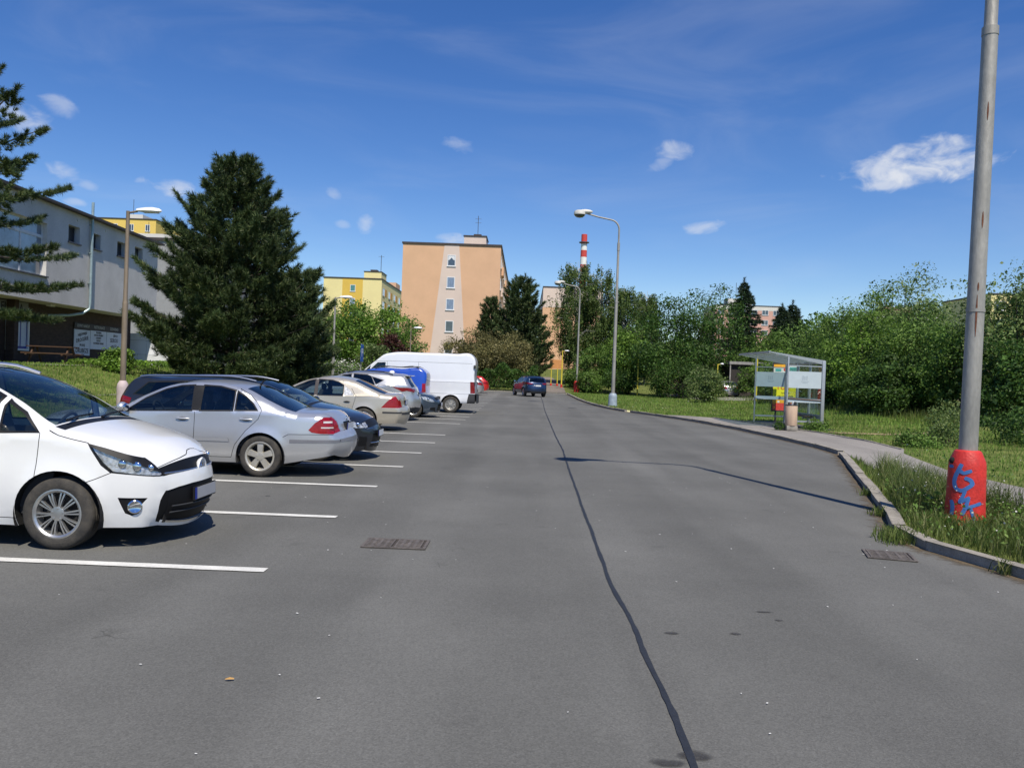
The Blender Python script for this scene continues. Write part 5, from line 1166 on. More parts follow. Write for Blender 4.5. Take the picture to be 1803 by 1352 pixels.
def yellow_block():
    t, r, c = block('apartment_block', 'pale yellow apartment block with an ochre stripe, behind the bright green trees', -42.2, -30.2, 168, 235, 1, 20.2, CREAM)
    yf = 168 - c[1]
    MB().box(-38.3 - c[0], -34.1 - c[0], yf - .03, yf - .001, .2, 19.18).build('painted_stripe', OCHRE, t)
    for k in range(6):
        z1 = 18.95 - 2.75 * k - c[2]; window(t, -36.68 - c[0], -35.6 - c[0], z1 - 1.4, z1, yf - .032, M_PANE_GREEN if k == 0 else M_PANE_CURT, fw=.1)
    xr = -30.2 - c[0]
    for k in range(6):
        for j in range(9):
            y0 = yf + 1.5 + j * 7.0; z1 = 18.6 - 2.75 * k - c[2]
            window(t, y0, y0 + 2.2, z1 - 1.5, z1, xr, M_PANE, '+x', 2, .1)
            MB().box(xr + .003, xr + .03, y0 + 2.5, y0 + 4.9, z1 - 1.5, z1).build('infill_panel', ORANGE, t)
    MB().box(-34.1 - c[0], -30.5 - c[0], yf + 1, yf + 7, 19.4, 20.8).build('stair_tower', CREAM, r)
    MB().box(-34.2 - c[0], -30.4 - c[0], yf + .9, yf + 7.1, 20.8, 20.95).build('tower_roof', M_ROOFEDGE, r)
    MB().box(-33.0 - c[0], -31.6 - c[0], yf + 2, yf + 4, 20.95, 21.4).build('vent_box', M_ROOFEDGE, r)
    MB().tube([(-31.0 - c[0], yf + 3, 20.9), (-31.0 - c[0], yf + 3, 24.6)], .06, 6).tube([(-31.6 - c[0], yf + 3, 24.3), (-30.4 - c[0], yf + 3, 24.3)], .03, 5).build('aerial', M_SILL, r)
    for j in (20, 40): MB().box(-33.5 - c[0], -30.5 - c[0], yf + j, yf + j + 6, 19.4, 20.8).build('stair_tower', TAN, r)
yellow_block()

def simple_block(name, label, x0, x1, y0, y1, z0, z1, m, top=None, tz=0, cols=5, rows=5, bandm=None, tower=None, wx=1.6, pane=None):
    t, r, c = block(name, label, x0, x1, y0, y1, z0, z1, m); yf = y0 - c[1]
    if top: MB().box(x0 - c[0] - .02, x1 - c[0] + .02, yf - .03, y1 - c[1] + .02, tz - z0, z1 - z0 - .01).build('painted_band', top, t)
    w = (x1 - x0) / max(cols, 1)
    for k in range(rows):
        for j in range(cols):
            xa = x0 - c[0] + w * j + (w - wx) / 2; zt = z1 - z0 - 1.0 - 2.8 * k
            window(t, xa, xa + wx, zt - 1.45, zt, yf - .035, pane, mull=2, fw=.1)
    if tower:
        for (a, b_, hh, mm) in tower:
            MB().box(a - c[0], b_ - c[0], yf + 2, yf + 7, z1 - z0 + .22, z1 - z0 + .22 + hh).build('stair_tower', mm, r)
            MB().tube([((a + b_) / 2 - c[0] - 1, yf + 3, z1 - z0 + hh), ((a + b_) / 2 - c[0] - 1, yf + 3, z1 - z0 + hh + .035 * y0 * .6)], y0 * .0003, 6).build('aerial', M_SILL, r)
    return t
simple_block('apartment_block', 'distant beige gable half hidden behind the birches', 3.1, 15.5, 170, 230, 2, 20.0, TAN, PALE, 15.9, cols=0, rows=0)
simple_block('apartment_block', 'far pink apartment block behind the spruces', 52.5, 71, 230, 245, 3, 23.2, PINK, OFFW, 22.0, 6, 6, tower=[(56.4, 63.2, 1.9, OFFW)], wx=1.8)
simple_block('apartment_block', 'far pale pink apartment block glimpsed through the treetops', 84.5, 103.5, 200, 214, 3, 19.6, PINK, OFFW, 17.6, 7, 5, tower=[(87.3, 93.9, 1.8, PINK)], wx=1.7)
simple_block('apartment_block', 'yellow orange apartment block at the right edge behind leaves', 72.8, 92, 130, 145, 3, 17.0, ORANGE, CREAM, 12.5, 7, 5, wx=1.7)
simple_block('apartment_block', 'yellow tower block showing above the grey building', -93, -79.2, 172, 190, 3, 31.5, mat('yellow_tower_plaster', (.78, .55, .14), rough=.9, var=.05), None, 0, 4, 3, tower=[(-86.0, -83.0, 1.2, OFFW)], wx=1.0)
simple_block('annex_building', 'pale grey flat-roofed annex beyond the grey shop building', -36, -26.3, 62, 80, 1.2, 10.9, mat('annex_render', (.30, .30, .30), rough=.9, var=.1), None, 0, 0, 0, tower=[(-31, -28, .6, OFFW)], wx=1.4)

# ---- grey two-storey shop building on the left
M_GREYPL = mat('grey_render', (0.60, 0.57, 0.53), rough=.95, var=.10, vscale=.8, var2=.12, vscale2=18, bump=.35, bscale=22, spec=.2)
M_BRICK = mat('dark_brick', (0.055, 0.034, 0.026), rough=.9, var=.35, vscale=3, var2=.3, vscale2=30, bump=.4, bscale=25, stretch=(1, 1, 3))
def shop():
    ang = math.radians(2.7)
    t = thing('shop_building', 'long grey two-storey building with small square windows over a dark ground floor', 'building', (-20.2, 31, 0), ang)
    y0, y1, zb, zt = -16.0, 14.75, 4.06, 8.22
    wins = [(4.95, 5.95, 6.87, 7.62), (7.10, 7.95, 6.90, 7.62), (9.72, 10.72, 6.93, 7.66), (11.78, 12.75, 6.98, 7.70)]
    big = (-3.2, 3.22, 5.10, 7.32)
    outer = [(y0, zb), (y1, zb), (y1, zt), (y0, zt)]
    holes = [np.array([(a, c), (b_, c), (b_, d), (a, d)]) for a, b_, c, d in wins + [big]]
    P, T, c = cdt(resample(outer, 1, True), holes, np.zeros((0, 2)), 1)
    keep = np.ones(len(T), bool)
    for hpoly in holes: keep &= ~in_poly(c, hpoly)
    V, F, _ = sub(P, T, keep)
    up = MB().add([(0, a, b_) for a, b_ in V], [tuple(f) for f in F])
    up.add([(0, y0, zb), (-12, y0, zb), (-12, y0, zt), (0, y0, zt)], [(0, 1, 2, 3)]); up.add([(0, y1, zb), (-12, y1, zb), (-12, y1, zt), (0, y1, zt)], [(3, 2, 1, 0)])
    up.add([(0, y0, zb), (0, y1, zb), (-12, y1, zb), (-12, y0, zb)], [(0, 1, 2, 3)]); up.add([(-12, y0, zb), (-12, y1, zb), (-12, y1, zt), (-12, y0, zt)], [(0, 1, 2, 3)])
    mk('upper_wall', up.v, up.f, M_GREYPL, t)
    rv = mat('white_reveal', (.62, .60, .57), rough=.8, var=.1)
    def opening(a, b_, c_, d, depth, pane, lights, fm=None):
        f = MB(); e = .06; x = -depth
        f.box(x - .04, x, a, a + e, c_, d); f.box(x - .04, x, b_ - e, b_, c_, d); f.box(x - .04, x, a + e, b_ - e, d - e, d); f.box(x - .04, x, a + e, b_ - e, c_, c_ + e)
        for k in range(1, lights): ym = a + (b_ - a) * k / lights; f.box(x - .035, x - .002, ym - .05, ym + .05, c_ + e, d - e)
        o = f.build('window', fm or M_WFRAME, t)
        MB().box(x - .03, x - .02, a + e, b_ - e, c_ + e, d - e).build('pane', pane, o)
        q = MB(); q.box(x, -.001, a - .02, a + .001, c_, d); q.box(x, -.001, b_ - .001, b_ + .02, c_, d); q.box(x, -.001, a, b_, d - .001, d + .02); q.build('reveal', rv, o)
        MB().box(x, .09, a - .05, b_ + .05, c_ - .05, c_ + .004).build('sill', M_SILL, o)
    for a in wins: opening(*a, .24, mat('dark_pane', (.02, .022, .025), rough=.2, var=.2), 1, M_SILL)
    opening(*big, .20, mat('shop_window_blue', (.22, .27, .33), rough=.1, var=.5, vscale=.8, coat=1), 4)
    MB().box(-.22, -.18, -3.2, 3.2, 6.70, 6.82).build('transom', M_WFRAME, t)
    MB().box(-12.3, .30, y0 - .2, y1 + .2, zt, zt + .10).build('roof', M_ROOFEDGE, t)
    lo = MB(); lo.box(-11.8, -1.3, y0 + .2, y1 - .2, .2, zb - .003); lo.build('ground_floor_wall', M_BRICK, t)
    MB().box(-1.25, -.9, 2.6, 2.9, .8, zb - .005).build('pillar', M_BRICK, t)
    # drainpipe standing off the wall with a bend under the overhang
    b = MB().tube([(.12, 6.86, 8.98), (.12, 6.86, 4.25), (.10, 6.84, 4.02), (-.10, 6.62, 3.80), (-.5, 6.2, 3.66), (-1.2, 5.7, 3.60)], .062, 10)
    for z in (5.2, 6.6, 7.9): b.box(.0, .14, 6.79, 6.93, z, z + .04)
    b.build('drainpipe', mat('galvanised', (.36, .46, .47), rough=.45, metal=.5, var=.2), t, True)
    vb = MB()
    for y in (1.3, 4.2 + 1.5, 8.45, 11.0, 13.55): vb.lathe([(.045, 0), (.045, .03), (0, .03)], 10, (0, y, 7.92), axis='x')
    vb.build('vent_caps', OFFW, t)
    MB().box(-.7, -.5, 4.6, 5.0, 3.95, 4.05).build('ceiling_lamp', OFFW, t)
    return t
shop_t = shop()

def board(name, label, y0, y1, z0, z1, m, x=-21.47, parts=None, k=.047):
    """flat notice board on the shop's ground floor wall, text given as (string, y-fraction, z-fraction, size, tilt)"""
    ym = (y0 + y1) / 2; t = thing(name, label, 'sign board', (x - k * (ym - 31), ym, z0), math.radians(2.7)); hw = (y1 - y0) / 2; hz = z1 - z0
    MB().box(0, .03, -hw, hw, 0, hz).build('panel', m, t)
    for (s, fy, fz, size, tilt, mm) in parts or []:
        text_mesh('lettering', s, size, mm, t, (.034, -hw + 2 * hw * fy, hz * fz), (math.pi / 2, -tilt, math.pi / 2), .002, bold=.004)
    return t
M_BOARD = mat('board_white', (.60, .64, .72), rough=.6, var=.06); M_BOARDK = mat('board_black', (.02, .02, .025), rough=.6, var=.1); M_GREYINK = mat('grey_lettering', (.35, .36, .36), rough=.6, var=.05)
board('sign_board', 'white board with bold slanted lettering, leftmost of the three on the brick wall', 39.15, 40.72, 1.86, 3.12, M_BOARD, parts=[('NEJLEVNEJSI', .5, .83, .17, .16, M_INK), ('DROGERIE', .5, .62, .26, .16, M_INK), ('PRODEJ', .5, .40, .15, 0, M_INK), ('DRUBEZE', .5, .18, .30, 0, M_INK)])
board('sign_board', 'white board with small print, middle one of three on the brick wall', 40.76, 42.46, 2.2, 3.14, M_BOARD, parts=[(s, .5, .9 - .145 * i, .125, 0, M_INK) for i, s in enumerate(['ZELENINA', 'OVOCE UZENINY', 'LAHUDKY', 'PECIVO', 'OTEVRENO DENNE'])])
board('sign_board', 'white board with slanted headlines, rightmost of three beside the lamp post', 42.5, 44.2, 1.88, 3.14, M_BOARD, parts=[('JIDLO I', .6, .86, .16, 0, M_INK), ('SEBOU', .5, .66, .30, 0, M_INK), ('VSE CO', .5, .42, .18, .1, M_INK), ('CHCETE', .5, .18, .28, .15, M_INK)])
board('sign_board', 'black board strip with grey words above the three white boards', 39.15, 44.2, 3.17, 3.45, M_BOARDK, parts=[('LEVNY NAKUP', .17, .5, .19, 0, M_GREYINK), ('RESTAURACE', .5, .5, .19, 0, M_GREYINK), ('ZLEVNENO', .83, .5, .19, 0, M_GREYINK)])
board('sign_board', 'grey shop sign with dark capital letters under the overhang', 32.0, 35.15, 3.45, 4.02, mat('board_grey', (.20, .21, .22), rough=.6, var=.08), parts=[('FIALKA', .62, .5, .52, 0, M_INK)])
def vitrine():
    y0, y1, z0, z1 = 33.55, 35.2, 1.95, 3.42; ym = (y0 + y1) / 2
    t = thing('display_case', 'glazed notice case with white posters on the shop wall', 'display case', (-21.47 - .047 * (ym - 31), ym, z0), math.radians(2.7)); hw = (y1 - y0) / 2; hz = z1 - z0
    b = MB(); e = .09
    b.box(0, .08, -hw, -hw + e, 0, hz); b.box(0, .08, hw - e, hw, 0, hz); b.box(0, .08, -hw + e, hw - e, 0, e); b.box(0, .08, -hw + e, hw - e, hz - e, hz); b.build('frame', M_WFRAME, t)
    MB().box(0, .01, -hw + e, hw - e, e, hz - e).build('back', M_EUBLUE, t)
    for i in range(3):
        a = -hw + e + .10 + i * .46; MB().box(.012, .018, a, a + .38, e + .10, hz - e - .12 - .05 * (i % 2)).build('poster', M_BOARD, t)
vitrine()
def picnic():
    x, y = -19.6, 33.6; z = float(ground_h(x, y)); t = thing('picnic_table', 'brown wooden picnic table with benches in front of the shop', 'picnic table', (x, y, z), .1)
    m = mat('brown_wood', (.085, .045, .025), rough=.8, var=.3, vscale=8, stretch=(1, 8, 8))
    for i in range(5): MB().box(-.9, .9, -.36 + i * .145, -.36 + i * .145 + .13, .70, .74).build('plank', m, t)
    for s in (-1, 1):
        for i in range(2): MB().box(-.9, .9, s * .68 - .13 + i * .14, s * .68 - .13 + i * .14 + .125, .42, .46).build('bench_plank', m, t)
        b = MB()
        for q in (-1, 1): b.prism([(q * .10, .70), (q * .20, .70), (q * .66, 0), (q * .54, 0)], s * .70 - .03, s * .70 + .03, 'x')
        b.box(s * .70 - .035, s * .70 + .035, -.8, .8, .36, .42); b.build('leg_frame', m, t)
picnic()

# ---- chimney
def chimney():
    t = thing('factory_chimney', 'tall red and white striped factory chimney far behind the birches', 'chimney', (27.6, 420, 2))
    red = mat('chimney_red', (.55, .06, .055), rough=.8, var=.12); wht = mat('chimney_white', (.78, .77, .75), rough=.8, var=.06)
    zz = [0, 10, 18, 26, 34, 42, 49, 53.6, 57.1, 60.9, 64.4, 67.6, 72.5]
    for i in range(len(zz) - 1):
        r = lambda z: 1.50 + (72.5 - z) * .011
        MB().lathe([(r(zz[i]), zz[i]), (r(zz[i + 1]), zz[i + 1])], 28).build('band', [red, wht][(len(zz) - i) % 2] , t, True)
    MB().lathe([(1.5, 67.9), (2.6, 68.2), (2.6, 68.6), (1.5, 68.6)], 28).build('gallery', M_SILL, t)
    MB().lathe([(1.5, 72.5), (1.2, 72.6), (1.2, 71)], 28).build('rim', red, t)
chimney()

# ------------------------------------------------------------------ street lamps
M_POLE = mat('galvanised_pole', (0.34, 0.33, 0.30), rough=.6, metal=.35, var=.18, vscale=3, var2=.12, vscale2=30, bump=.15, stretch=(1, 1, .35), col2=(.43, .41, .37))
M_POLE_BR = mat('weathered_pole', (0.24, 0.19, 0.14), rough=.7, metal=.25, var=.25, vscale=4, stretch=(1, 1, .3))
M_REDBASE = mat('red_base_paint', (0.56, 0.030, 0.022), rough=.55, var=.22, vscale=5, var2=.16, vscale2=34, bump=.3)
M_GREYBASE = mat('grey_blue_base_paint', (0.30, 0.36, 0.42), rough=.5, var=.2, vscale=5, bump=.1)
M_HEADW = mat('lamp_housing', (0.66, 0.64, 0.58), rough=.5, var=.08)
M_BOWL = mat('lamp_bowl_dark', (0.05, 0.07, 0.06), rough=.12, var=.3, coat=1)
def tall_lamp(label, x, y, base_m, lean=(0, 0), base_r=.20, base_h=.95, z0=None):
    z0 = float(ground_h(x, y)) - .03 if z0 is None else z0
    t = thing('street_lamp', label, 'street lamp', (x, y, z0), 0, 'tall street lamps along the right kerb'); t.rotation_euler = (lean[1], lean[0], 0)
    b = MB().tube([(0, 0, 0), (0, 0, 2.62), (0, 0, 6.0)], [.108, .099, .088], 16); b.tube([(0, 0, 6.0), (0, 0, 6.06), (0, 0, 9.0)], [.088, .074, .066], 16); b.build('pole', M_POLE, t, True)
    for (za, zc, rc) in ((2.60, 2.64, .106), (5.93, 6.03, .094), (8.9, 9.35, .078)): MB().tube([(0, 0, za), (0, 0, zc)], rc, 16).build('collar', M_POLE, t, True)
    pts = [(0, 0, 9.3), (0, 0, 10.1)] + [(-.55 * (1 - math.cos(a)), 0, 10.1 + .55 * math.sin(a)) for a in np.linspace(.2, 1.38, 7)]
    pts += [(-1.2, 0, 10.78), (-1.95, 0, 10.98)]
    MB().tube(pts, [.05] * 6 + [.045] * (len(pts) - 6), 12).build('arm', M_POLE, t, True)
    hd = MB().ball((-1.95, 0, 11.06), (.42, .17, .13), 18, 10)
    o = hd.build('lamp_housing', M_HEADW, t, True); o.rotation_euler = (0, .0, 0)
    sh = MB().lathe([(.0, .20), (.20, .19), (.30, .15), (.335, .02), (.325, -.06), (.315, -.06)], 24, (-2.28, 0, 10.93)).build('lamp_shade', M_HEADW, t, True)
    MB().lathe([(.318, -.05), (.28, -.13), (.18, -.20), (0, -.235)], 24, (-2.28, 0, 10.93)).build('lamp_bowl', M_BOWL, t, True)
    n = 20; R0 = base_r
    prof = [(R0 * 1.12, 0), (R0 * 1.08, .12), (R0 * 1.03, base_h * .45), (R0, base_h * .78), (R0 * .96, base_h * .86), (R0 * .72, base_h * .985), (R0 * .62, base_h), (.10, base_h + .002)]
    bs = MB().lathe(prof, n).build('base', base_m, t, True, 28)
    return t, bs, (lambda z: float(np.interp(z, [p[1] for p in prof[:-1]], [p[0] for p in prof[:-1]])))
lamp_r, base_r_obj, brad = tall_lamp('nearest lamp post at the right, red base sprayed with blue graffiti', 5.39, 10.0, M_REDBASE, lean=(.010, 0), base_r=.208, base_h=.93)
lamp_m, _, _ = tall_lamp('tall lamp post with grey blue base at the bend of the kerb', 5.04, 46.8, M_GREYBASE, base_r=.24, base_h=.78)
lamp_f, _, _ = tall_lamp('distant tall lamp post with red base by the end of the road', 5.2, 82.5, M_REDBASE, base_r=.28, base_h=1.15)
# graffiti strokes and the hole in the red base
def graffiti():
    blue = mat('blue_spray', (.055, .16, .42), rough=.5, var=.15, vscale=14); grey = mat('grey_spray', (.22, .19, .20), rough=.6, var=.3, vscale=12)
    strokes = [([(325, 325), (290, 410), (258, 500), (252, 590), (282, 652), (340, 662), (408, 618), (452, 570), (438, 532), (362, 498)], 40, blue), ([(300, 408), (350, 440), (400, 420), (442, 402)], 36, blue),
               ([(378, 655), (355, 735), (322, 812), (398, 765), (432, 738)], 34, blue), ([(420, 760), (388, 880), (352, 975)], 38, blue), ([(392, 885), (470, 850), (562, 808)], 34, blue), ([(452, 885), (482, 985), (500, 1030)], 30, blue),
               ([(500, 1030), (540, 1100), (590, 1180)], 36, grey), ([(480, 1020), (410, 1100), (350, 1170)], 40, grey), ([(205, 350), (212, 390)], 40, blue), ([(225, 800), (240, 860), (238, 990)], 38, blue)]
    view = math.atan2(-10.0, -5.39)                      # direction in which the sprayed side faces
    for pts, wpx, m in strokes:
        P, _ = spline(pts, 18); V = []; n = len(P); rr = np.random.default_rng(len(P))
        for i in range(n):
            d = P[min(i + 1, n - 1)] - P[max(i - 1, 0)]; d /= np.linalg.norm(d); nv = np.array([-d[1], d[0]])
            w = wpx * (.62 if 0 < i < n - 1 else .45) * (1 + rr.normal(0, .05))
            for k in (-1, 0, 1):
                q = P[i] + nv * w * k
                z = .93 - (q[1] - 155) / 8.45 * 11.36 / 1440; a = (q[0] - 385) / 8.45 * 11.36 / 1440
                z = max(z, .02); r = brad(z) + .0035; th = view + math.asin(max(-.97, min(.97, a / r)))
                V.append((r * math.cos(th), r * math.sin(th), z))
        F = []
        for i in range(n - 1):
            for k in (0, 1): F.append((3 * i + k, 3 * i + k + 1, 3 * i + 4 + k, 3 * i + 3 + k))
        mk('graffiti', V, F, m, base_r_obj, True)
    th = view - .95; r = brad(.80)
    h = MB().ball((r * math.cos(th) * .99, r * math.sin(th) * .99, .80), (.035, .035, .04), 14, 8); h.build('hole', M_GAP, base_r_obj, True)
graffiti()
# rust runs on the near pole
rust = mat('rust', (.16, .06, .03), rough=.9, var=.3, vscale=20)
for (z, hgt, a0) in ((2.9, .10, -1.9), (2.55, .5, -1.95), (5.0, .22, -1.85), (3.7, .2, -1.8)):
    b = MB(); v = []
    for i in range(7):
        zz = z + hgt * (i / 6 - .5); w = .10 * math.sin(math.pi * (i + .5) / 7); r = .108 - zz * .0034 + .0035
        for k in (-1, 1): v.append((r * math.cos(a0 + k * w), r * math.sin(a0 + k * w), zz))
    b.add(v, [(2 * i, 2 * i + 1, 2 * i + 3, 2 * i + 2) for i in range(6)]); mk('rust_mark', b.v, b.f, rust, lamp_r)

def short_lamp(label, x, y, h, pole_m, base_m, L=.62, r=.06, cap=True, z0=None, grp='short street lamps behind the parked cars', arm=.25):
    z0 = float(ground_h(x, y)) if z0 is None else z0
    t = thing('street_lamp', label, 'street lamp', (x, y, z0), 0, grp)
    MB().tube([(0, 0, 0), (0, 0, h * .55)], [r, r * .95], 12).tube([(0, 0, h * .55), (0, 0, h * .57), (0, 0, h)], [r * .95, r * .75, r * .62], 12).build('pole', pole_m, t, True)
    MB().tube([(0, 0, h - .05), (arm, 0, h + .0)], .028, 8).build('arm', pole_m, t, True)
    hd = MB(); v = []
    sec = [(0, .05, .05), (.12, .075, .065), (.35, .12, .085), (.65, .13, .095), (.9, .09, .07), (1.0, .02, .03)]
    for (f, w, q) in sec:
        for (a, b_) in ((-1, -.1), (-.85, .55), (-.3, 1), (.3, 1), (.85, .55), (1, -.1), (.6, -.4), (-.6, -.4)): v.append((arm - .02 + f * L, w * a, h + .02 + q * b_))
    hd.add(v, [(8 * i + k, 8 * i + (k + 1) % 8, 8 * i + 8 + (k + 1) % 8, 8 * i + 8 + k) for i in range(5) for k in range(8)] + [tuple(range(8)), tuple(range(47, 39, -1))])
    o = hd.build('lamp_housing', mat('lamp_white', (.78, .79, .80), rough=.4, var=.04), t, True, 50)
    MB().box(arm + .25 * L, arm + .85 * L, -.07, .07, h - .035, h - .012, .01).build('lamp_glass', M_CLEAR, o, True)
    if cap:
        q = .4 if base_m is M_REDBASE else 1.0; MB().lathe([(.145 * q ** .3, 0), (.145 * q ** .3, .62 * q), (.15 * q ** .3, .75 * q), (.13 * q ** .3, .86 * q), (.085, .93 * q), (.06, .95 * q)], 18).build('base', base_m, t, True)
M_CAP = mat('pinkish_concrete', (.52, .42, .41), rough=.7, var=.12)
short_lamp('lamp post rising behind the dark estate car, white head, pinkish base cap', -10.65, 21.5, 5.42, M_POLE_BR, M_CAP, L=.66, r=.075)
short_lamp('lamp post to the right of the big pine by the white blossom shrub', -9.45, 40.0, 5.05, M_POLE, M_CAP, L=.62, r=.07)
short_lamp('farthest thin lamp post in front of the tan gable', -8.8, 62.0, 4.85, M_POLE_BR, M_CAP, L=.62, r=.06)
M_YEL = mat('yellow_post_paint', (.74, .60, .06), rough=.5, var=.08)
short_lamp('yellow lamp post among the bushes between the two tall lamp posts', 10.7, 78.0, 4.1, M_YEL, M_REDBASE, L=.3, r=.07, cap=False, grp='yellow park lamps', arm=.02)
short_lamp('yellow lamp post with red foot beside the uphill footpath', 3.95, 89.0, 4.0, M_YEL, M_REDBASE, L=.5, r=.07, cap=True, grp='yellow park lamps')
short_lamp('yellow lamp post farther up the footpath, partly behind leaves', 5.2, 100.0, 4.0, M_YEL, M_REDBASE, L=.6, r=.07, cap=False, grp='yellow park lamps')
short_lamp('yellow lamp post seen at the left edge of the bus shelter', 17.6, 62.5, 3.7, M_YEL, M_REDBASE, L=.5, r=.06, cap=False, grp='yellow park lamps')
short_lamp('yellow lamp post beside the silver car on the back lane', 17.3, 74.0, 3.0, M_YEL, M_REDBASE, L=.3, r=.06, cap=False, grp='yellow park lamps')

def notice():
    z = float(ground_h(3.4, 92)); t = thing('notice_board', 'orange board on two yellow posts by the uphill footpath', 'notice board', (3.45, 92.0, z))
    MB().box(-.75, .75, -.04, .04, 1.95, 2.95, .02).build('panel', mat('orange_board', (.62, .28, .09), rough=.6, var=.12), t)
    for s in (-.55, .15):
        o = MB().tube([(s, 0, 0), (s, 0, 1.95)], .05, 8).build('post', M_YEL, t, True); MB().lathe([(.12, 0), (.12, .22), (.06, .26)], 12, (s, 0, 0)).build('foot', M_REDBASE, o)
notice()
def road_sign():
    x, y = -9.5, 47.0; z = float(ground_h(x, y)); t = thing('road_sign', 'parking sign seen nearly edge-on on a grey post behind the cars', 'road sign', (x, y, z), math.radians(87))
    MB().tube([(0, 0, 0), (0, 0, 3.05)], .035, 10).build('post', M_POLE, t, True)
    MB().box(-.30, .30, -.062, -.042, 2.0, 3.0, .008).build('plate', mat('sign_blue', (.02, .10, .38), rough=.4, var=.05), t)
    text_mesh('letter', 'P', .7, M_PLATEW, t, (0, -.066, 2.5), (math.pi / 2, 0, 0), .002)
road_sign()

# ------------------------------------------------------------------ bus shelter
def shelter():
    t = thing('bus_shelter', 'glass bus shelter with grey metal frame on the pavement', 'bus shelter', (10.1, 31.7, .115)); ox, oy, oz = 10.1, 31.7, .115
    A = mat('aluminium_grey', (.44, .46, .47), rough=.42, metal=.5, var=.06); G = glass_mat('shelter_glass', (.90, .94, .93), extra=.01)
    F = mat('frosted_film', (.50, .57, .60), rough=.35, var=.05, coat=.5); Fd = mat('film_print', (.36, .42, .46), rough=.4, var=.05); W_ = mat('bench_wood', (.10, .055, .035), rough=.6, var=.25, stretch=(6, 1, 6))
    xf, xb, yn, yf_ = 9.48 - ox, 10.72 - ox, 29.7 - oy, 33.85 - oy
    rz = lambda x: 2.585 + (10.8 - ox - x) * .13 - oz           # roof line, rising to the road
    def post(x, y, s, z1): return MB().box(x - s / 2, x + s / 2, y - s / 2, y + s / 2, 0, z1, .006).build('post', A, t, True)
    post(xb + .03, yn, .11, rz(xb + .03)); post(xb + .03, yf_, .11, rz(xb + .03)); post(xf, yn, .05, rz(xf)); post(xf, yf_, .05, rz(xf))
    for k in (1, 2): post(xb + .03, yn + (yf_ - yn) * k / 3, .09, rz(xb + .03))
    for y in [yn + (yf_ - yn) * k / 4 for k in range(5)]:
        n = 8; xs_ = np.linspace(8.80 - ox, 10.80 - ox, n); th = .13 if y in (yn,) else .07
        MB().prism([(x, rz(x) + .02) for x in xs_] + [(x, rz(x) + .02 - (.03 + th * (i / (n - 1)))) for i, x in list(enumerate(xs_))[::-1]], y - .03, y + .03, 'y').build('roof_rib', A, t)
    for k in range(4):
        ya = yn + (yf_ - yn) * k / 4 + .035; yb = yn + (yf_ - yn) * (k + 1) / 4 - .035
        a, b_ = 8.79 - ox, 10.80 - ox
        MB().add([(a, ya, rz(a) + .03), (b_, ya, rz(b_) + .03), (b_, yb, rz(b_) + .03), (a, yb, rz(a) + .03), (a, ya, rz(a) + .04), (b_, ya, rz(b_) + .04), (b_, yb, rz(b_) + .04), (a, yb, rz(a) + .04)],
                 [(0, 3, 2, 1), (4, 5, 6, 7), (0, 1, 5, 4), (2, 3, 7, 6), (1, 2, 6, 5), (3, 0, 4, 7)]).build('roof_pane', glass_mat('roof_glass', (.74, .82, .82), extra=.10), t)
    MB().box(8.77 - ox, 8.82 - ox, yn - .03, yf_ + .03, rz(8.8 - ox) - .03, rz(8.8 - ox) + .05).build('front_rail', A, t)
    MB().box(xb + .02, xb + .08, yn + .06, yf_ - .06, rz(xb) - .12, rz(xb) - .02).build('back_rail', A, t)
    def end_wall(y):
        g = MB().box(xf + .03, xb - .03, y - .005, y + .005, .28, 2.25).build('glass_pane', G, t)
        MB().box(xf + .03, xb - .03, y - .010, y - .0055, 1.47, 2.07).build('frosted_band', F, g)
        cx = (xf + xb) / 2
        b = MB()
        for i in range(3): b.box(cx - .10 + i * .07, cx - .06 + i * .07, y - .0125, y - .0105, 1.76, 1.92 - .02 * (i % 2))
        b.box(cx - .14, cx + .14, y - .0125, y - .0105, 1.70, 1.725); b.box(cx - .10, cx + .10, y - .0125, y - .0105, 1.65, 1.67); b.build('film_emblem', Fd, g)
        MB().box(xf + .03, xb - .03, y - .010, y - .0055, .95, 1.08).build('frosted_strip', F, g)
        MB().box(xf + .03, xb - .03, y - .03, y + .03, .24, .30).build('bottom_rail', A, t)
        MB().box(xf + .03, xb - .03, y - .02, y + .02, 2.25, 2.29).build('top_rail', A, t)
    end_wall(yn); end_wall(yf_)
    for k in range(3):
        ya = yn + (yf_ - yn) * k / 3 + .07; yb = yn + (yf_ - yn) * (k + 1) / 3 - .07
        g = MB().box(xb + .025, xb + .035, ya, yb, .5, 2.25).build('glass_pane', G, t); MB().box(xb + .018, xb + .0245, ya, yb, .95, 1.08).build('frosted_strip', F, g)
        MB().box(xb + .01, xb + .05, ya, yb, .36, .52).build('bottom_rail', A, t)
    for i in range(3): MB().box(xb - .42 + i * .13, xb - .42 + i * .13 + .115, yn + .5, yf_ - 1.3, .42, .455, .006).build('bench_plank', W_, t)
    for y in (yn + .8, yf_ - 1.6): MB().box(xb - .40, xb, y - .03, y + .03, .34, .42).build('bench_bracket', A, t)
    MB().tube([(xf + .03, yn - .02, 1.08), (xb, yn - .02, 1.04)], .022, 8).build('hand_rail', W_, t, True)
shelter()
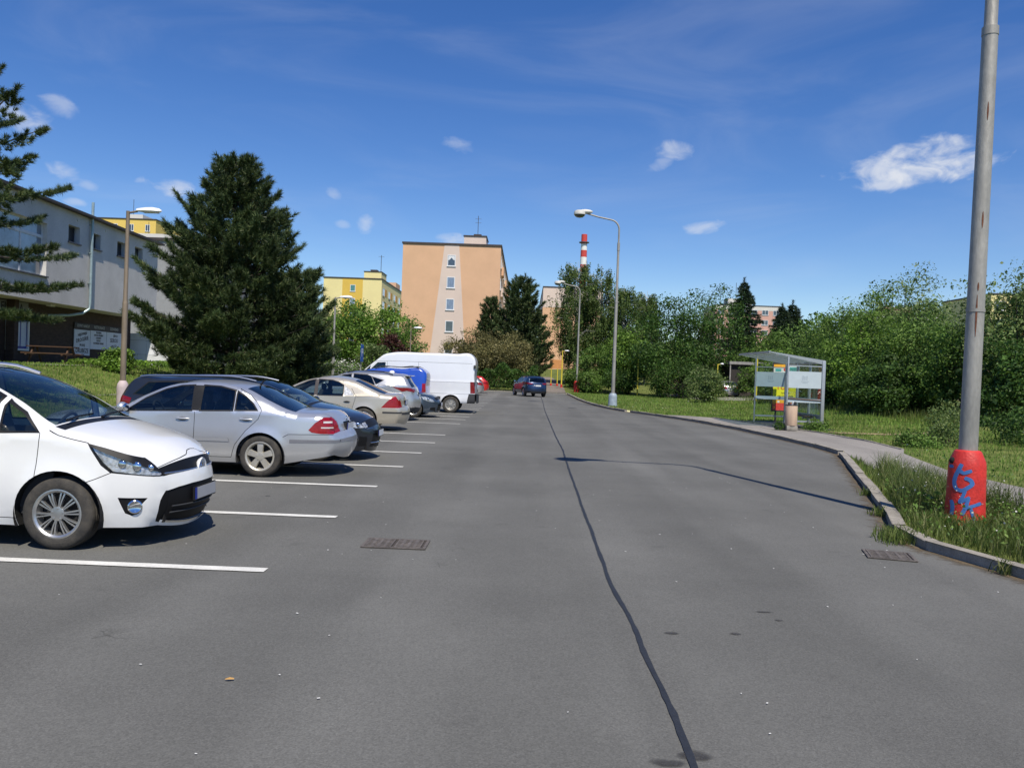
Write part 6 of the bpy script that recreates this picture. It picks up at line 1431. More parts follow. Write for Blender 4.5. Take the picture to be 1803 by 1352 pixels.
def ad_panel():
    t = thing('advertising_panel', 'bright yellow and red advertising panel behind the far end of the bus shelter', 'advertising panel', (10.95, 34.6, .13))
    Y = mat('poster_yellow', (.85, .80, .02), rough=.5, var=.05); O = mat('poster_orange', (.85, .42, .03), rough=.5, var=.15, vscale=9); Rr = mat('poster_red', (.72, .06, .05), rough=.5, var=.2, vscale=12); Wt = mat('poster_white', (.75, .75, .72), rough=.5, var=.1); Tq = mat('poster_teal', (.08, .42, .40), rough=.5, var=.2)
    fr = MB(); fr.box(-.56, .56, -.04, .04, .42, .47); fr.box(-.56, .56, -.04, .04, 2.42, 2.47); fr.box(-.56, -.52, -.04, .04, .47, 2.42); fr.box(.52, .56, -.04, .04, .47, 2.42)
    fr.box(-.4, -.34, -.03, .03, 0, .42); fr.box(.34, .4, -.03, .03, 0, .42); fr.build('frame', M_PLASTIC, t)
    p = MB().box(-.52, .52, -.02, .02, .47, 2.42).build('poster', Y, t)
    def patch(x0, x1, z0, z1, m, nm='poster_print', d=.022): MB().box(x0, x1, -d - .001, -d + .0005, z0, z1).build(nm, m, p)
    patch(-.52, .52, 2.06, 2.42, Wt); patch(-.52, .1, 2.26, 2.42, O, d=.0235); patch(-.45, -.2, 2.10, 2.22, Tq, d=.0235); patch(.15, .5, 2.08, 2.3, Tq, d=.0235); patch(-.52, .52, 1.98, 2.055, O)
    MB().lathe([(.09, -.026), (.09, -.0245), (0, -.026)], 16, (-.02, 0, 2.2), axis='y').build('poster_print', Rr, p)
    patch(-.52, .52, .78, .95, O); patch(-.52, .52, .47, .779, Rr)
    r2 = random.Random(5)
    for i in range(16): MB().ball((r2.uniform(-.45, .45), -.0225, r2.uniform(.52, .85)), (r2.uniform(.03, .08), .002, r2.uniform(.02, .05)), 10, 6).build('poster_print', [O, Wt, Y, Rr][i % 4], p)
    text_mesh('lettering', 'I OD', .24, Rr, p, (-.08, -.024, 1.42), (math.pi / 2, 0, 0), .001, bold=.006)
    for i, s in enumerate(('NA VSE', 'AKCE TYDNE', 'SLEVY')): text_mesh('lettering', s, .11, M_INK if i < 2 else Wt, p, (0, -.024, 1.2 - .13 * i), (math.pi / 2, 0, 0), .001)
ad_panel()
def bin_():
    t = thing('litter_bin', 'beige cylindrical litter bin on a concrete foot in front of the bus shelter', 'litter bin', (9.30, 28.62, .115))
    MB().box(-.19, .19, -.17, .17, 0, .16, .02).build('foot', M_KERB, t, True)
    sh = MB().lathe([(.0, .16), (.195, .16), (.205, .19), (.205, .86), (.195, .875), (.175, .86), (.17, .6), (0, .58)], 26).build('shell', mat('bin_beige', (.52, .37, .26), rough=.65, var=.12, vscale=3, stretch=(3, 3, .4)), t, True)
    MB().lathe([(.209, .855), (.209, .885), (.198, .885), (.198, .855)], 26, closed=True).build('rim', M_PLASTIC, t)
    for (x, y, z, a, m) in ((.05, .02, .9, .3, M_PLATEW), (-.06, .04, .88, -.4, M_INK), (.10, -.05, .9, .2, M_PLASTIC)):
        o = MB().box(-.04, .04, -.03, .03, -.08, .09, .012).build('rubbish', m, t, True); o.location = (x, y, z); o.rotation_euler = (a, a * .6, a)
bin_()
def shed():
    z = float(ground_h(20.5, 76)); t = thing('garden_shed', 'low dark shed with a pale flat roof edge among the bushes', 'shed', (20.9, 77.5, z))
    D = mat('dark_boards', (.035, .030, .027), rough=.9, var=.3, stretch=(8, 8, .6)); MB().box(-1.9, 1.9, -1.4, 1.4, 0, 2.9).build('wall', D, t); MB().box(-2.1, 2.1, -1.7, 1.6, 2.9, 3.16).build('roof', mat('shed_roof', (.30, .29, .27), rough=.9, var=.2), t)
    MB().box(-2.05, -1.95, -1.65, -1.55, 0, 2.9).build('post', MATS['shed_roof'], t)
    MB().box(-.5, .4, -1.43, -1.401, .1, 2.1).build('door', mat('shed_door', (.06, .05, .045), rough=.8, var=.2), t)
shed()
# ------------------------------------------------------------------ vegetation
M_BARK = mat('bark', (0.075, 0.058, 0.045), rough=.95, var=.3, vscale=6, bump=.6, bscale=25, stretch=(1, 1, .25))
M_BIRCHBARK = mat('birch_bark', (0.50, 0.48, 0.45), rough=.8, var=.35, vscale=5, stretch=(1, 1, .8))
LEAF_BRIGHT = leaf_mat('leaf_bright', (0.070, 0.145, 0.016), (0.175, 0.300, 0.040), (0.26, 0.37, 0.08))
LEAF_MID = leaf_mat('leaf_mid', (0.058, 0.122, 0.020), (0.155, 0.262, 0.046), (0.24, 0.34, 0.09))
LEAF_DARK = leaf_mat('leaf_dark', (0.028, 0.072, 0.014), (0.085, 0.165, 0.028), (0.14, 0.22, 0.045))
LEAF_OLIVE = leaf_mat('leaf_olive', (0.120, 0.112, 0.040), (0.235, 0.215, 0.085), (0.30, 0.26, 0.11))
LEAF_BIRCH = leaf_mat('leaf_birch', (0.055, 0.100, 0.024), (0.145, 0.205, 0.055), (0.20, 0.25, 0.08))
LEAF_RED = leaf_mat('leaf_dark_red', (0.045, 0.018, 0.016), (0.105, 0.042, 0.032), None)
LEAF_GREY = leaf_mat('leaf_greyish', (0.080, 0.138, 0.036), (0.195, 0.268, 0.082), (0.28, 0.33, 0.14))
NEEDLE = leaf_mat('pine_needle', (0.020, 0.041, 0.016), (0.085, 0.124, 0.042), (0.20, 0.22, 0.085), trans=.12, rough=.45)
NEEDLE_SPR = leaf_mat('spruce_needle', (0.012, 0.028, 0.014), (0.036, 0.060, 0.026), (0.05, 0.08, 0.03), trans=.12)
BLOSSOM = leaf_mat('blossom', (0.45, 0.44, 0.36), (0.72, 0.71, 0.62), None)
GRASS = leaf_mat('grass_blade', (0.100, 0.178, 0.026), (0.205, 0.322, 0.058), (0.34, 0.35, 0.12), trans=.3)
GRASS_TALL = leaf_mat('tall_grass_blade', (0.060, 0.095, 0.020), (0.135, 0.180, 0.040), (0.28, 0.27, 0.12), trans=.3)

def unit(v): return v / np.maximum(np.linalg.norm(v, axis=1), 1e-9)[:, None]
def leaf_quads(C, size, rng, up=0.5, asp=0.55, out=None):
    n = len(C); nr = unit(rng.normal(size=(n, 3)) + np.array([0, 0, up]) + (0 if out is None else out * .7))
    a = unit(np.cross(nr, rng.normal(size=(n, 3)))); b = np.cross(nr, a)
    s = (size * np.exp(rng.normal(-.03, .32, n)))[:, None]
    V = np.stack([C - a * s * .5, C + b * s * asp * .5 - a * s * .05, C + a * s * .5, C - b * s * asp * .5 - a * s * .05], 1).reshape(-1, 3)
    return V, np.arange(4 * n).reshape(n, 4)
def merge(parts):
    V = []; F = []; k = 0
    for v, f in parts: V.append(v); F.append(f + k); k += len(v)
    return np.concatenate(V), np.concatenate(F)
def limb_mesh(segs):
    """segs: list of (points, radii)"""
    b = MB()
    for p, r in segs: b.tube(p, r, 7, False)
    return b
def root_tree(name, label, x, y, group, cat='tree', z=None):
    return thing(name, label, cat, (x, y, (float(ground_h(x, y)) - .03) if z is None else z), 0, group)

def broadleaf(label, x, y, H, rx, m, seed, leaf=.16, n=7000, base=.22, ry=None, group='broadleaf trees', name='broadleaf_tree', cat='tree', clumps=60, fill=.45, trunk=.12, flat=0.0, bark=None, bushy=False, extra=None, csz=.20):
    rng = np.random.default_rng(seed); ry = ry or rx; t = root_tree(name, label, x, y, group, cat)
    z0 = H * base; hz = (H - z0) / 2; cz = z0 + hz
    d = unit(rng.normal(size=(clumps, 3))); rad = rng.uniform(fill, 1.0, clumps) ** .7
    # lumpy outline
    lump = 1 + .16 * np.sin(d[:, 0] * 3.1 + seed) + .13 * np.cos(d[:, 2] * 4.3 + d[:, 1] * 3 + seed * 2)
    C = d * rad[:, None] * lump[:, None] * np.array([rx, ry, hz]) * .88 + np.array([0, 0, cz])
    C = C[C[:, 2] > H * base * .6]
    if bushy:
        k = max(6, clumps // 4); a = rng.uniform(0, 6.28, k); rr = np.sqrt(rng.uniform(.2, 1, k))
        C = np.concatenate([C, np.column_stack([np.cos(a) * rr * rx * .85, np.sin(a) * rr * ry * .85, rng.uniform(.12, .45, k) * H])])
    K = len(C); w = rng.uniform(.5, 1.5, K); w /= w.sum(); idx = rng.choice(K, n, p=w)
    cs = rng.uniform(.7, 1.35, K) * csz * (rx + hz) / 2 * 1.55
    off = unit(rng.normal(size=(n, 3))) * (rng.uniform(0, 1, n) ** .5)[:, None]
    P = C[idx] + off * cs[idx][:, None] * np.array([1.1, 1.1, .75])
    # stray shoots past the outline
    k = n // 14; sp = rng.choice(n, k); P[sp] += (P[sp] - np.array([0, 0, cz])) * rng.uniform(.02, .09, k)[:, None]
    P[:, 2] = np.maximum(P[:, 2], .05)
    V, F = leaf_quads(P, leaf, rng, .55, .62, unit(P - np.array([0, 0, cz * .8])))
    cr = mk_np('crown', V, F, m, t)
    if extra is not None:
        k = int(n * extra[1]); sel = rng.choice(n, k); V, F = leaf_quads(P[sel] * np.array([1.03, 1.03, 1.02]), leaf * .9, rng, 1.0, .8); mk_np('blossom', V, F, extra[0], t)
    segs = []; th = H * (.55 if not bushy else .3); trunk = min(trunk, .012 * H + .005 if H < 2 else 9)
    stems = 1 if not bushy else 5
    for s in range(stems):
        a = 6.28 * s / stems; o = (0 if stems == 1 else .18)
        segs.append(([(o * math.cos(a), o * math.sin(a), -.1), (o * 2 * math.cos(a) + rng.normal(0, .06), o * 2 * math.sin(a) + rng.normal(0, .06), th * .5), (o * 4 * math.cos(a) + rng.normal(0, .1), o * 4 * math.sin(a), th)], [trunk * (1 if stems == 1 else .5), trunk * (.8 if stems == 1 else .4), trunk * .4]))
    for i in rng.choice(K, min(K, 22), replace=False):
        st = np.array([0, 0, rng.uniform(.3, .95) * th]); e = C[i]; mid = (st + e) / 2 + rng.normal(0, .12, 3) * rx * .4 - np.array([0, 0, .05 * H])
        segs.append(([st, mid, e], [trunk * .38, trunk * .24, trunk * .08]))
    limb_mesh(segs).build('trunk', bark or M_BARK, t, True, fix=False)
    return t

def needle_tufts(C, D, L, w, k, rng):
    """C tuft points, D tuft axes; k needles each, narrow triangles fanned about the axis"""
    n = len(C); C = np.repeat(C, k, 0); D = np.repeat(D, k, 0); m = n * k
    d = unit(D * .9 + rng.normal(size=(m, 3)) * .48); ln = (L * rng.uniform(.7, 1.15, m))[:, None]
    s = unit(np.cross(d, rng.normal(size=(m, 3)))) * w
    V = np.stack([C - s + d * ln * .08, C + s + d * ln * .08, C + d * ln], 1).reshape(-1, 3)
    return V, np.arange(3 * m).reshape(m, 3)

def pine(label, x, y, H, R, seed, low=.06, step=.42, per=7, tuft=.24, dens=13, needles=10, w=.016, shape=.85, group='pines', only=None, lift=.35, trunk=.16, z=None, spread=.20, stack=4):
    rng = np.random.default_rng(seed); t = root_tree('pine_tree', label, x, y, group, z=z)
    C = []; D = []; segs = [([(0, 0, -.1), (rng.normal(0, .05), rng.normal(0, .05), H * .5), (0, 0, H * .99)], [trunk, trunk * .6, .02])]
    zz = H * low; lv = 0
    while zz < H * .985:
        f = (zz - H * low) / (H * (1 - low)); L0 = R * (1 - f) ** shape * (.55 + .45 * min(1, (f + .03) / .12)) + .12
        nb = max(3, int(per * (1 - .45 * f)))
        for b in range(nb):
            a = 2 * math.pi * b / nb + lv * 1.1 + rng.normal(0, .16)
            if only is not None and not only(a): continue
            L = L0 * rng.uniform(.74, 1.16); lf = lift * rng.uniform(.4, 1.4) + .5 * f
            o = np.array([math.cos(a), math.sin(a), 0]); side = np.array([-o[1], o[0], 0])
            def pt(s): return o * L * s * (1 - .08 * lf) + np.array([0, 0, zz + L * (lf * s ** 1.8 - .10 * s)])
            segs.append(([pt(0), pt(.5), pt(.97)], [max(.012, .035 * L / 2), .02, .007]))
            k = max(2, int(dens * L / stack)); s = rng.uniform(.22, 1.0, k) ** .75
            sp = rng.normal(0, 1, k) * spread * L * (1.05 - s) + rng.normal(0, .05, k)
            for si, q in list(zip(s, sp)) + [(1.0, 0.0)]:
                # a shoot: several tufts stacked along a twig that turns up
                ax = o * (.35 + .4 * si) + side * np.clip(q * 2, -.5, .5) + np.array([0, 0, .55 + .5 * rng.uniform()]) + rng.normal(0, .15, 3); ax /= np.linalg.norm(ax); b0 = pt(si) + side * q - np.array([0, 0, .05])
                for j in range(stack): C.append(b0 + ax * tuft * .38 * j + rng.normal(0, .012, 3)); D.append(ax)
        zz += step * rng.uniform(.8, 1.15) * (1 - .3 * f); lv += 1
    for i in range(14): C.append(np.array([rng.normal(0, .04), rng.normal(0, .04), H - .05 * i])); D.append(np.array([rng.normal(0, .4), rng.normal(0, .4), 1.0]))
    V, F = needle_tufts(np.array(C), unit(np.array(D)), tuft, w, needles, rng); mk_np('crown', V, F, NEEDLE, t)
    limb_mesh(segs).build('trunk', M_BARK, t, True, fix=False)
    return t

def spruce(label, x, y, H, R, seed, group='spruces'):
    rng = np.random.default_rng(seed); t = root_tree('spruce_tree', label, x, y, group); C = []; O = []
    zz = H * .06
    while zz < H * .97:
        f = zz / H; L0 = R * (1 - f) ** .9 + .12; nb = 9
        for b in range(nb):
            a = 6.283 * b / nb + rng.uniform(0, 6); L = L0 * rng.uniform(.7, 1.15); k = max(4, int(16 * L)); s = rng.uniform(.1, 1, k)
            o = np.array([math.cos(a), math.sin(a), 0]); sd = np.array([-o[1], o[0], 0])
            for q in s: C.append(o * L * q + sd * rng.normal(0, .13 * L * (1.1 - q) + .05) + np.array([0, 0, zz - L * .32 * q + .20 * L * q ** 3 - abs(rng.normal(0, .12)) * q])); O.append(o * .8 + np.array([0, 0, -.15]))
        zz += .40 * rng.uniform(.8, 1.2) * (1 - .4 * f)
    for i in range(10): C.append(np.array([0, 0, H - .09 * i])); O.append(np.array([rng.normal(0, .5), rng.normal(0, .5), .8]))
    V, F = needle_tufts(np.array(C), unit(np.array(O)), .34, .030, 9, rng); mk_np('crown', V, F, NEEDLE_SPR, t)
    limb_mesh([([(0, 0, -.1), (0, 0, H * .98)], [.16, .02])]).build('trunk', M_BARK, t, True, fix=False)

def birch(label, x, y, H, R, seed, group='birches', m=None):
    rng = np.random.default_rng(seed); t = root_tree('birch_tree', label, x, y, group); P = []; segs = [([(0, 0, -.1), (.1, .05, H * .5), (0, 0, H * .97)], [.15, .09, .015])]
    for i in range(115):
        f = rng.uniform(.22, 1) ; zb = H * f * .92; a = rng.uniform(0, 6.28); L = R * (math.sin(math.pi * min(1, (1 - f) * .85 + .12)) ** .7) * rng.uniform(.6, 1.1)
        e = np.array([math.cos(a) * L, math.sin(a) * L, zb + .35 * L]); segs.append(([(0, 0, zb - .3), e * np.array([.5, .5, 1]) - np.array([0, 0, .0]), e], [.03, .02, .008]))
        for s in range(21):
            q = rng.uniform(.35, 1.05); p0 = np.array([e[0] * q, e[1] * q, zb - .3 + (e[2] - zb + .3) * q]) + rng.normal(0, .16, 3); ln = rng.uniform(.5, 2.1) * (.5 + .7 * (1 - f) + .2); k = int(ln / .10) + 2
            tt = np.linspace(0, 1, k)[:, None]; P.append(p0 + tt * np.array([rng.normal(0, .12), rng.normal(0, .12), -ln]) + rng.normal(0, .05, (k, 3)))
    P = np.concatenate(P); V, F = leaf_quads(P, .17, rng, .0, .6); mk_np('crown', V, F, m or LEAF_BIRCH, t)
    limb_mesh(segs).build('trunk', M_BIRCHBARK, t, True, fix=False)

def hedge(label, pts, width, h, m, seed, n, leaf=.12, name='hedge'):
    rng = np.random.default_rng(seed); c = np.mean(pts, axis=0); t = root_tree(name, label, c[0], c[1], None, 'hedge'); zc = t.location.z
    L = resample(pts, .1); i = rng.integers(0, len(L), n); u = rng.uniform(-1, 1, n); hh = h * (1 + .16 * np.sin(L[i][:, 0] * 1.7 + seed) + .1 * np.sin(L[i][:, 0] * 4.1 + L[i][:, 1] * 2))
    z = hh * rng.uniform(.02, 1, n) ** .7; side = rng.uniform(size=n) < .6; u = np.where(side, np.sign(u) * rng.uniform(.8, 1.08, n), u); z = np.where(side, z, hh * rng.uniform(.86, 1.05, n))
    d = np.gradient(L, axis=0); d /= np.linalg.norm(d, axis=1)[:, None]; nr = np.column_stack([-d[:, 1], d[:, 0]])
    xy = L[i] + nr[i] * (u * width / 2)[:, None] + rng.normal(0, .08, (n, 2))
    P = np.column_stack([xy - c, ground_h(xy[:, 0], xy[:, 1]) - zc + z]); V, F = leaf_quads(P, leaf, rng, .4, .65); mk_np('foliage', V, F, m, t)
    b = MB()
    for q in resample(pts, .8): b.tube([(q[0] - c[0], q[1] - c[1], -.1), (q[0] - c[0] + rng.normal(0, .1), q[1] - c[1] + rng.normal(0, .1), h * .8)], [.03, .01], 6)
    b.build('stems', M_BARK, t, False, fix=False)

# ---- left side
pine('big dark pine behind the silver saloon and estate car', -11.75, 32.5, 9.3, 4.2, 21, dens=42, needles=17, tuft=.24, w=.0125, per=11, step=.37, shape=.74, spread=.30)
pine('smaller pine leaning against the right side of the big pine', -9.35, 33.2, 5.5, 1.65, 22, dens=42, needles=17, tuft=.23, w=.0125, per=10, step=.34, shape=.7, spread=.30)
pine('pine whose branches reach in from the left edge of the frame', -13.4, 19.3, 8.1, 2.65, 23, dens=56, needles=26, tuft=.15, w=.007, per=7, step=.72, shape=.55, low=.24, lift=.12, only=lambda a: math.cos(a) > -.6, spread=.34, stack=2)
broadleaf('bright green tree left of the tan gable, nearest the yellow block', -13.9, 64, 6.4, 2.1, LEAF_BRIGHT, 31, .17, 9000, base=.10, bushy=True, group='bright green trees left of the tan block')
broadleaf('bright green tree left of the tan gable, tallest of its clump', -11.8, 66, 7.0, 2.3, LEAF_BRIGHT, 32, .17, 9000, base=.10, bushy=True, group='bright green trees left of the tan block')
broadleaf('bright green tree touching the left edge of the tan gable', -10.2, 69, 6.2, 1.9, LEAF_MID, 33, .17, 8000, base=.08, bushy=True, group='bright green trees left of the tan block')
broadleaf('darker tree filling in behind the bright green ones', -15.5, 72, 6.8, 2.6, LEAF_MID, 34, .19, 8000, base=.08, bushy=True, group='bright green trees left of the tan block')
broadleaf('grey-green bush under the bright green trees', -10.9, 60, 3.6, 1.5, LEAF_GREY, 35, .14, 5000, base=.02, bushy=True, group='bushes behind the parking row', name='bush', cat='bush')
broadleaf('dark red leaved shrub at the foot of the tan gable', -10.15, 63.5, 4.9, 1.25, LEAF_RED, 36, .15, 4500, base=.12, group='bushes behind the parking row', name='shrub', cat='shrub')
broadleaf('shrub covered in white blossom behind the parked cars', -10.3, 45.0, 2.35, 1.35, LEAF_MID, 37, .10, 4500, base=.02, bushy=True, group='bushes behind the parking row', name='shrub', cat='shrub', extra=(BLOSSOM, .45), ry=1.1)
broadleaf('low dark shrub beside the white blossom shrub', -8.9, 47.5, 1.9, 1.2, LEAF_DARK, 38, .11, 3500, base=.02, bushy=True, group='bushes behind the parking row', name='shrub', cat='shrub')
broadleaf('light green grass-like shrub in front of the sign boards', -15.4, 30.6, .95, .55, LEAF_BRIGHT, 39, .10, 4000, base=.02, bushy=True, group='bushes on the bank', name='bush', cat='bush', csz=.3)
hedge('low green ground cover along the foot of the shop wall', [(-17.0, 31), (-17.3, 36), (-17.6, 44)], 1.0, .28, LEAF_BRIGHT, 40, 4000, .11, name='low_hedge')

# ---- end of the road
pine('tall dark pine at the end of the road', -.75, 92.5, 11.8, 3.6, 24, dens=26, needles=8, tuft=.38, w=.034, per=10, step=.46, shape=.58, spread=.26)
pine('narrow dark pine to the left of the tall one at the road end', -4.15, 93.5, 9.6, 2.0, 25, dens=26, needles=8, tuft=.38, w=.034, per=9, step=.46, shape=.6, spread=.26)
broadleaf('dark broadleaf tree behind the pines', 1.0, 99, 9.3, 2.2, LEAF_DARK, 41, .22, 6500, base=.10, bushy=True, group='trees at the road end')
broadleaf('olive brown willow-like shrub at the end of the road', -3.4, 85.5, 6.2, 4.2, LEAF_OLIVE, 42, .16, 26000, base=.10, bushy=True, ry=2.6, group='trees at the road end', clumps=110, csz=.16)
broadleaf('second olive shrub leaning over the parked vans', -6.9, 88, 5.2, 2.4, LEAF_OLIVE, 142, .16, 11000, base=.10, bushy=True, group='trees at the road end', clumps=70)
hedge('dark green hedge closing the end of the road', [(-7.0, 80.7), (-3.5, 80.9), (1.1, 80.7)], 1.8, 2.1, LEAF_DARK, 43, 9000, .15)
hedge('hedge left of the road end behind the far parked cars', [(-9.6, 60.0), (-9.8, 68), (-9.7, 80)], 1.4, 1.6, LEAF_MID, 44, 6000, .15)
birch('tallest weeping birch in front of the chimney', 5.7, 96, 14.9, 3.0, 51)
birch('weeping birch just right of the tallest one', 8.6, 97, 14.6, 2.9, 52)
birch('lower weeping birch behind the tall middle lamp post', 11.2, 96, 12.2, 2.6, 53)
birch('thin birch top showing right of the lamp post', 14.5, 100, 11.8, 2.1, 54)
broadleaf('light green bushy tree at the foot of the birches', 7.2, 86, 5.0, 2.3, LEAF_MID, 45, .18, 8000, base=.05, bushy=True, group='bushes right of the road end', name='bush', cat='bush')
broadleaf('round green bush beside the red footed lamp post', 6.6, 81.5, 2.5, 1.7, LEAF_MID, 46, .15, 5500, base=.02, bushy=True, group='bushes right of the road end', name='bush', cat='bush')
broadleaf('round green bush behind the middle lamp post', 9.2, 79.5, 2.7, 2.0, LEAF_DARK, 47, .15, 5500, base=.02, bushy=True, group='bushes right of the road end', name='bush', cat='bush')
broadleaf('bush left of the footpath beyond the road end', 5.3, 90, 2.2, 1.3, LEAF_MID, 146, .15, 4000, base=.02, bushy=True, group='bushes right of the road end', name='bush', cat='bush')

# ---- trees across the lawn
TR = 'broadleaf trees across the lawn'
broadleaf('bright green tree directly right of the middle lamp post', 10.3, 82, 7.2, 2.3, LEAF_BRIGHT, 61, .20, 8000, base=.08, bushy=True, group=TR)
broadleaf('dark green tree behind the yellow lamp post, left one of three', 12.6, 77, 10.0, 3.0, LEAF_DARK, 62, .18, 11000, base=.06, bushy=True, group=TR, clumps=80)
broadleaf('dark green tree, middle one of three across the lawn', 15.4, 76, 9.9, 3.1, LEAF_DARK, 63, .18, 11000, base=.05, bushy=True, group=TR, clumps=80)
broadleaf('dark green tree, right one of three across the lawn', 18.4, 80, 10.6, 3.3, LEAF_DARK, 64, .19, 11000, base=.05, bushy=True, group=TR, clumps=80)
broadleaf('dense low thicket under the three dark green trees', 13.9, 72.5, 3.6, 3.8, LEAF_DARK, 65, .15, 10000, base=.02, bushy=True, group='thickets across the lawn', name='bush', cat='bush', ry=1.8)
broadleaf('light green loose shrub standing out on the lawn', 13.7, 61.5, 2.75, 1.75, LEAF_GREY, 66, .13, 7000, base=.02, bushy=True, group='thickets across the lawn', name='shrub', cat='shrub')
spruce('dark spruce with a thin tip in front of the pink block', 26.2, 100, 12.8, 4.6, 71)
spruce('broad dark spruce right of the thin tipped one', 26.0, 84, 9.0, 4.2, 72)
spruce('spruce top rising behind the broad spruce', 29.6, 92, 9.6, 4.0, 73)
spruce('far spruce between the shelter and the tall shrubs', 33.5, 92, 8.0, 3.6, 74)
broadleaf('green bush in front of the low shed', 20.3, 72.5, 2.7, 1.7, LEAF_MID, 67, .15, 6000, base=.02, bushy=True, group='thickets across the lawn', name='bush', cat='bush')
broadleaf('light green tree over the bus shelter roof', 22.5, 72, 4.6, 2.6, LEAF_BRIGHT, 68, .16, 8000, base=.05, bushy=True, group=TR)
broadleaf('yellowish green bush behind the shelter', 25.5, 70, 3.4, 2.4, LEAF_MID, 69, .15, 7000, base=.02, bushy=True, group='thickets across the lawn', name='bush', cat='bush')
broadleaf('broad leafy tree between the spruces and the tall shrubs', 26.6, 71, 7.8, 3.0, LEAF_MID, 168, .17, 11000, base=.05, bushy=True, group=TR, clumps=90)
broadleaf('leafy tree filling the gap behind the shelter', 22.8, 78, 6.8, 2.8, LEAF_MID, 169, .17, 10000, base=.05, bushy=True, group=TR, clumps=90)
RT = 'tall shrubs along the right of the lawn'
spec = [('tall green shrub directly right of the bus shelter', 21.8, 57, 7.7, 3.1, LEAF_MID, 81), ('tall green shrub, second right of the bus shelter', 22.6, 52.5, 8.0, 3.0, LEAF_MID, 82), ('tallest pale green shrub with a ragged top', 22.4, 49, 8.0, 2.9, LEAF_GREY, 83),
        ('bright green shrub in front of the ragged topped one', 19.3, 46, 5.7, 2.5, LEAF_BRIGHT, 84), ('green shrub left of the near lamp pole', 20.8, 43, 6.0, 2.6, LEAF_MID, 85), ('lower shrub showing just left of the near lamp pole', 21.0, 39.5, 4.9, 2.4, LEAF_MID, 86),
        ('tall loose shrub right of the near lamp pole', 22.2, 37, 7.9, 2.8, LEAF_GREY, 87), ('tall loose shrub at the right edge of the frame', 24.4, 37.5, 7.8, 2.9, LEAF_GREY, 88), ('dark shrub low at the right edge of the frame', 20.2, 32.5, 3.6, 2.6, LEAF_DARK, 89),
        ('dark thicket under the tall shrubs left of the pole', 18.5, 41.5, 2.9, 2.6, LEAF_DARK, 90), ('dark thicket under the tall shrubs near the shelter', 18.7, 50.5, 3.2, 2.8, LEAF_DARK, 91), ('dark thicket right behind the shelter', 19.0, 57.5, 3.0, 2.6, LEAF_DARK, 92),
        ('shrub beyond the right edge of the frame', 24.5, 32, 5.2, 2.8, LEAF_MID, 93), ('backing tree behind the tall shrubs', 27, 58, 7.4, 3.4, LEAF_DARK, 94), ('backing tree behind the near pole', 27, 47, 5.6, 3.2, LEAF_DARK, 95)]
for (lb, x, y, H, R, m, sd) in spec:
    broadleaf(lb, x, y, H, R, m, sd, .125, 19000, base=.04, bushy=True, group=RT, name='tall_shrub', cat='shrub', clumps=110, csz=.165, fill=.35)
# weeds on the lawn and by the shelter
broadleaf('tall weeds standing on the lawn behind the near lamp pole', 12.1, 23.6, 1.3, .75, LEAF_GREY, 101, .06, 2600, base=.0, bushy=True, group='weed clumps', name='weeds', cat='weeds', ry=.7, csz=.26)
broadleaf('leafy weeds on the lawn left of the near lamp pole', 11.0, 23.0, .5, .7, LEAF_MID, 102, .06, 2000, base=.0, bushy=True, group='weed clumps', name='weeds', cat='weeds', csz=.26)
broadleaf('dark low bush on the lawn at the right edge', 15.2, 24.5, 1.15, 1.5, LEAF_DARK, 103, .08, 5000, base=.0, bushy=True, group='weed clumps', name='bush', cat='bush', csz=.22)
broadleaf('small leafy weeds at the near corner of the bus shelter', 10.45, 29.35, .42, .5, LEAF_MID, 104, .06, 1500, base=.0, bushy=True, group='weed clumps', name='weeds', cat='weeds', csz=.3)
broadleaf('small dark weed beside the litter bin', 8.98, 28.75, .36, .2, LEAF_DARK, 105, .05, 700, base=.0, bushy=True, group='weed clumps', name='weeds', cat='weeds', csz=.3)

# distant wood on the hill
def wood():
    rng = np.random.default_rng(5); C = []
    for i in range(260):
        x = rng.uniform(40, 330); y = rng.uniform(330, 430); h = rng.uniform(7, 13); z = float(ground_h(x, y)); k = 45
        zz = rng.uniform(.1, 1, k); r = (1 - zz) * 2.8 + .3; a = rng.uniform(0, 6.28, k); C.append(np.column_stack([x + np.cos(a) * r, y + np.sin(a) * r, z + zz * h]))
    V, F = leaf_quads(np.concatenate(C), 1.3, rng, .4, .7); tag(mk_np('distant_wood', V, F, LEAF_DARK), 'dark wood on the distant hill at the right', 'wood', kind='stuff')
wood()

# ---- grass
def blades(xy, h, w, rng, hf=ground_h, lean=.45):
    n = len(xy); z = hf(xy[:, 0], xy[:, 1]); a = rng.uniform(0, 6.28, n); h = h * rng.uniform(.55, 1.25, n); w = w * rng.uniform(.7, 1.3, n)
    s = np.column_stack([np.cos(a), np.sin(a), np.zeros(n)]) * w[:, None] / 2; b = rng.uniform(0, 6.28, n); l = rng.uniform(.1, 1, n) * lean * h
    tip = np.column_stack([np.cos(b) * l, np.sin(b) * l, h]); c = np.column_stack([xy, z - .01]); mid = c + tip * np.array([.35, .35, .6])
    V = np.stack([c - s, c + s, mid + s * .75, c + tip, mid - s * .75], 1).reshape(-1, 3); i = np.arange(n) * 5
    F = np.concatenate([np.column_stack([i, i + 1, i + 2]), np.column_stack([i, i + 2, i + 4]), np.column_stack([i + 4, i + 2, i + 3])]); return V, F
def scatter(n, x0, x1, y0, y1, rng, excl=(), fn=None):
    P = np.column_stack([rng.uniform(x0, x1, n), rng.uniform(y0, y1, n)]); ok = ~in_poly(P, offset_poly(ROAD, .16))
    for q in excl: ok &= ~in_poly(P, q)
    P = P[ok]
    if fn is not None: P = P[fn(P) > rng.uniform(size=len(P))]
    return P
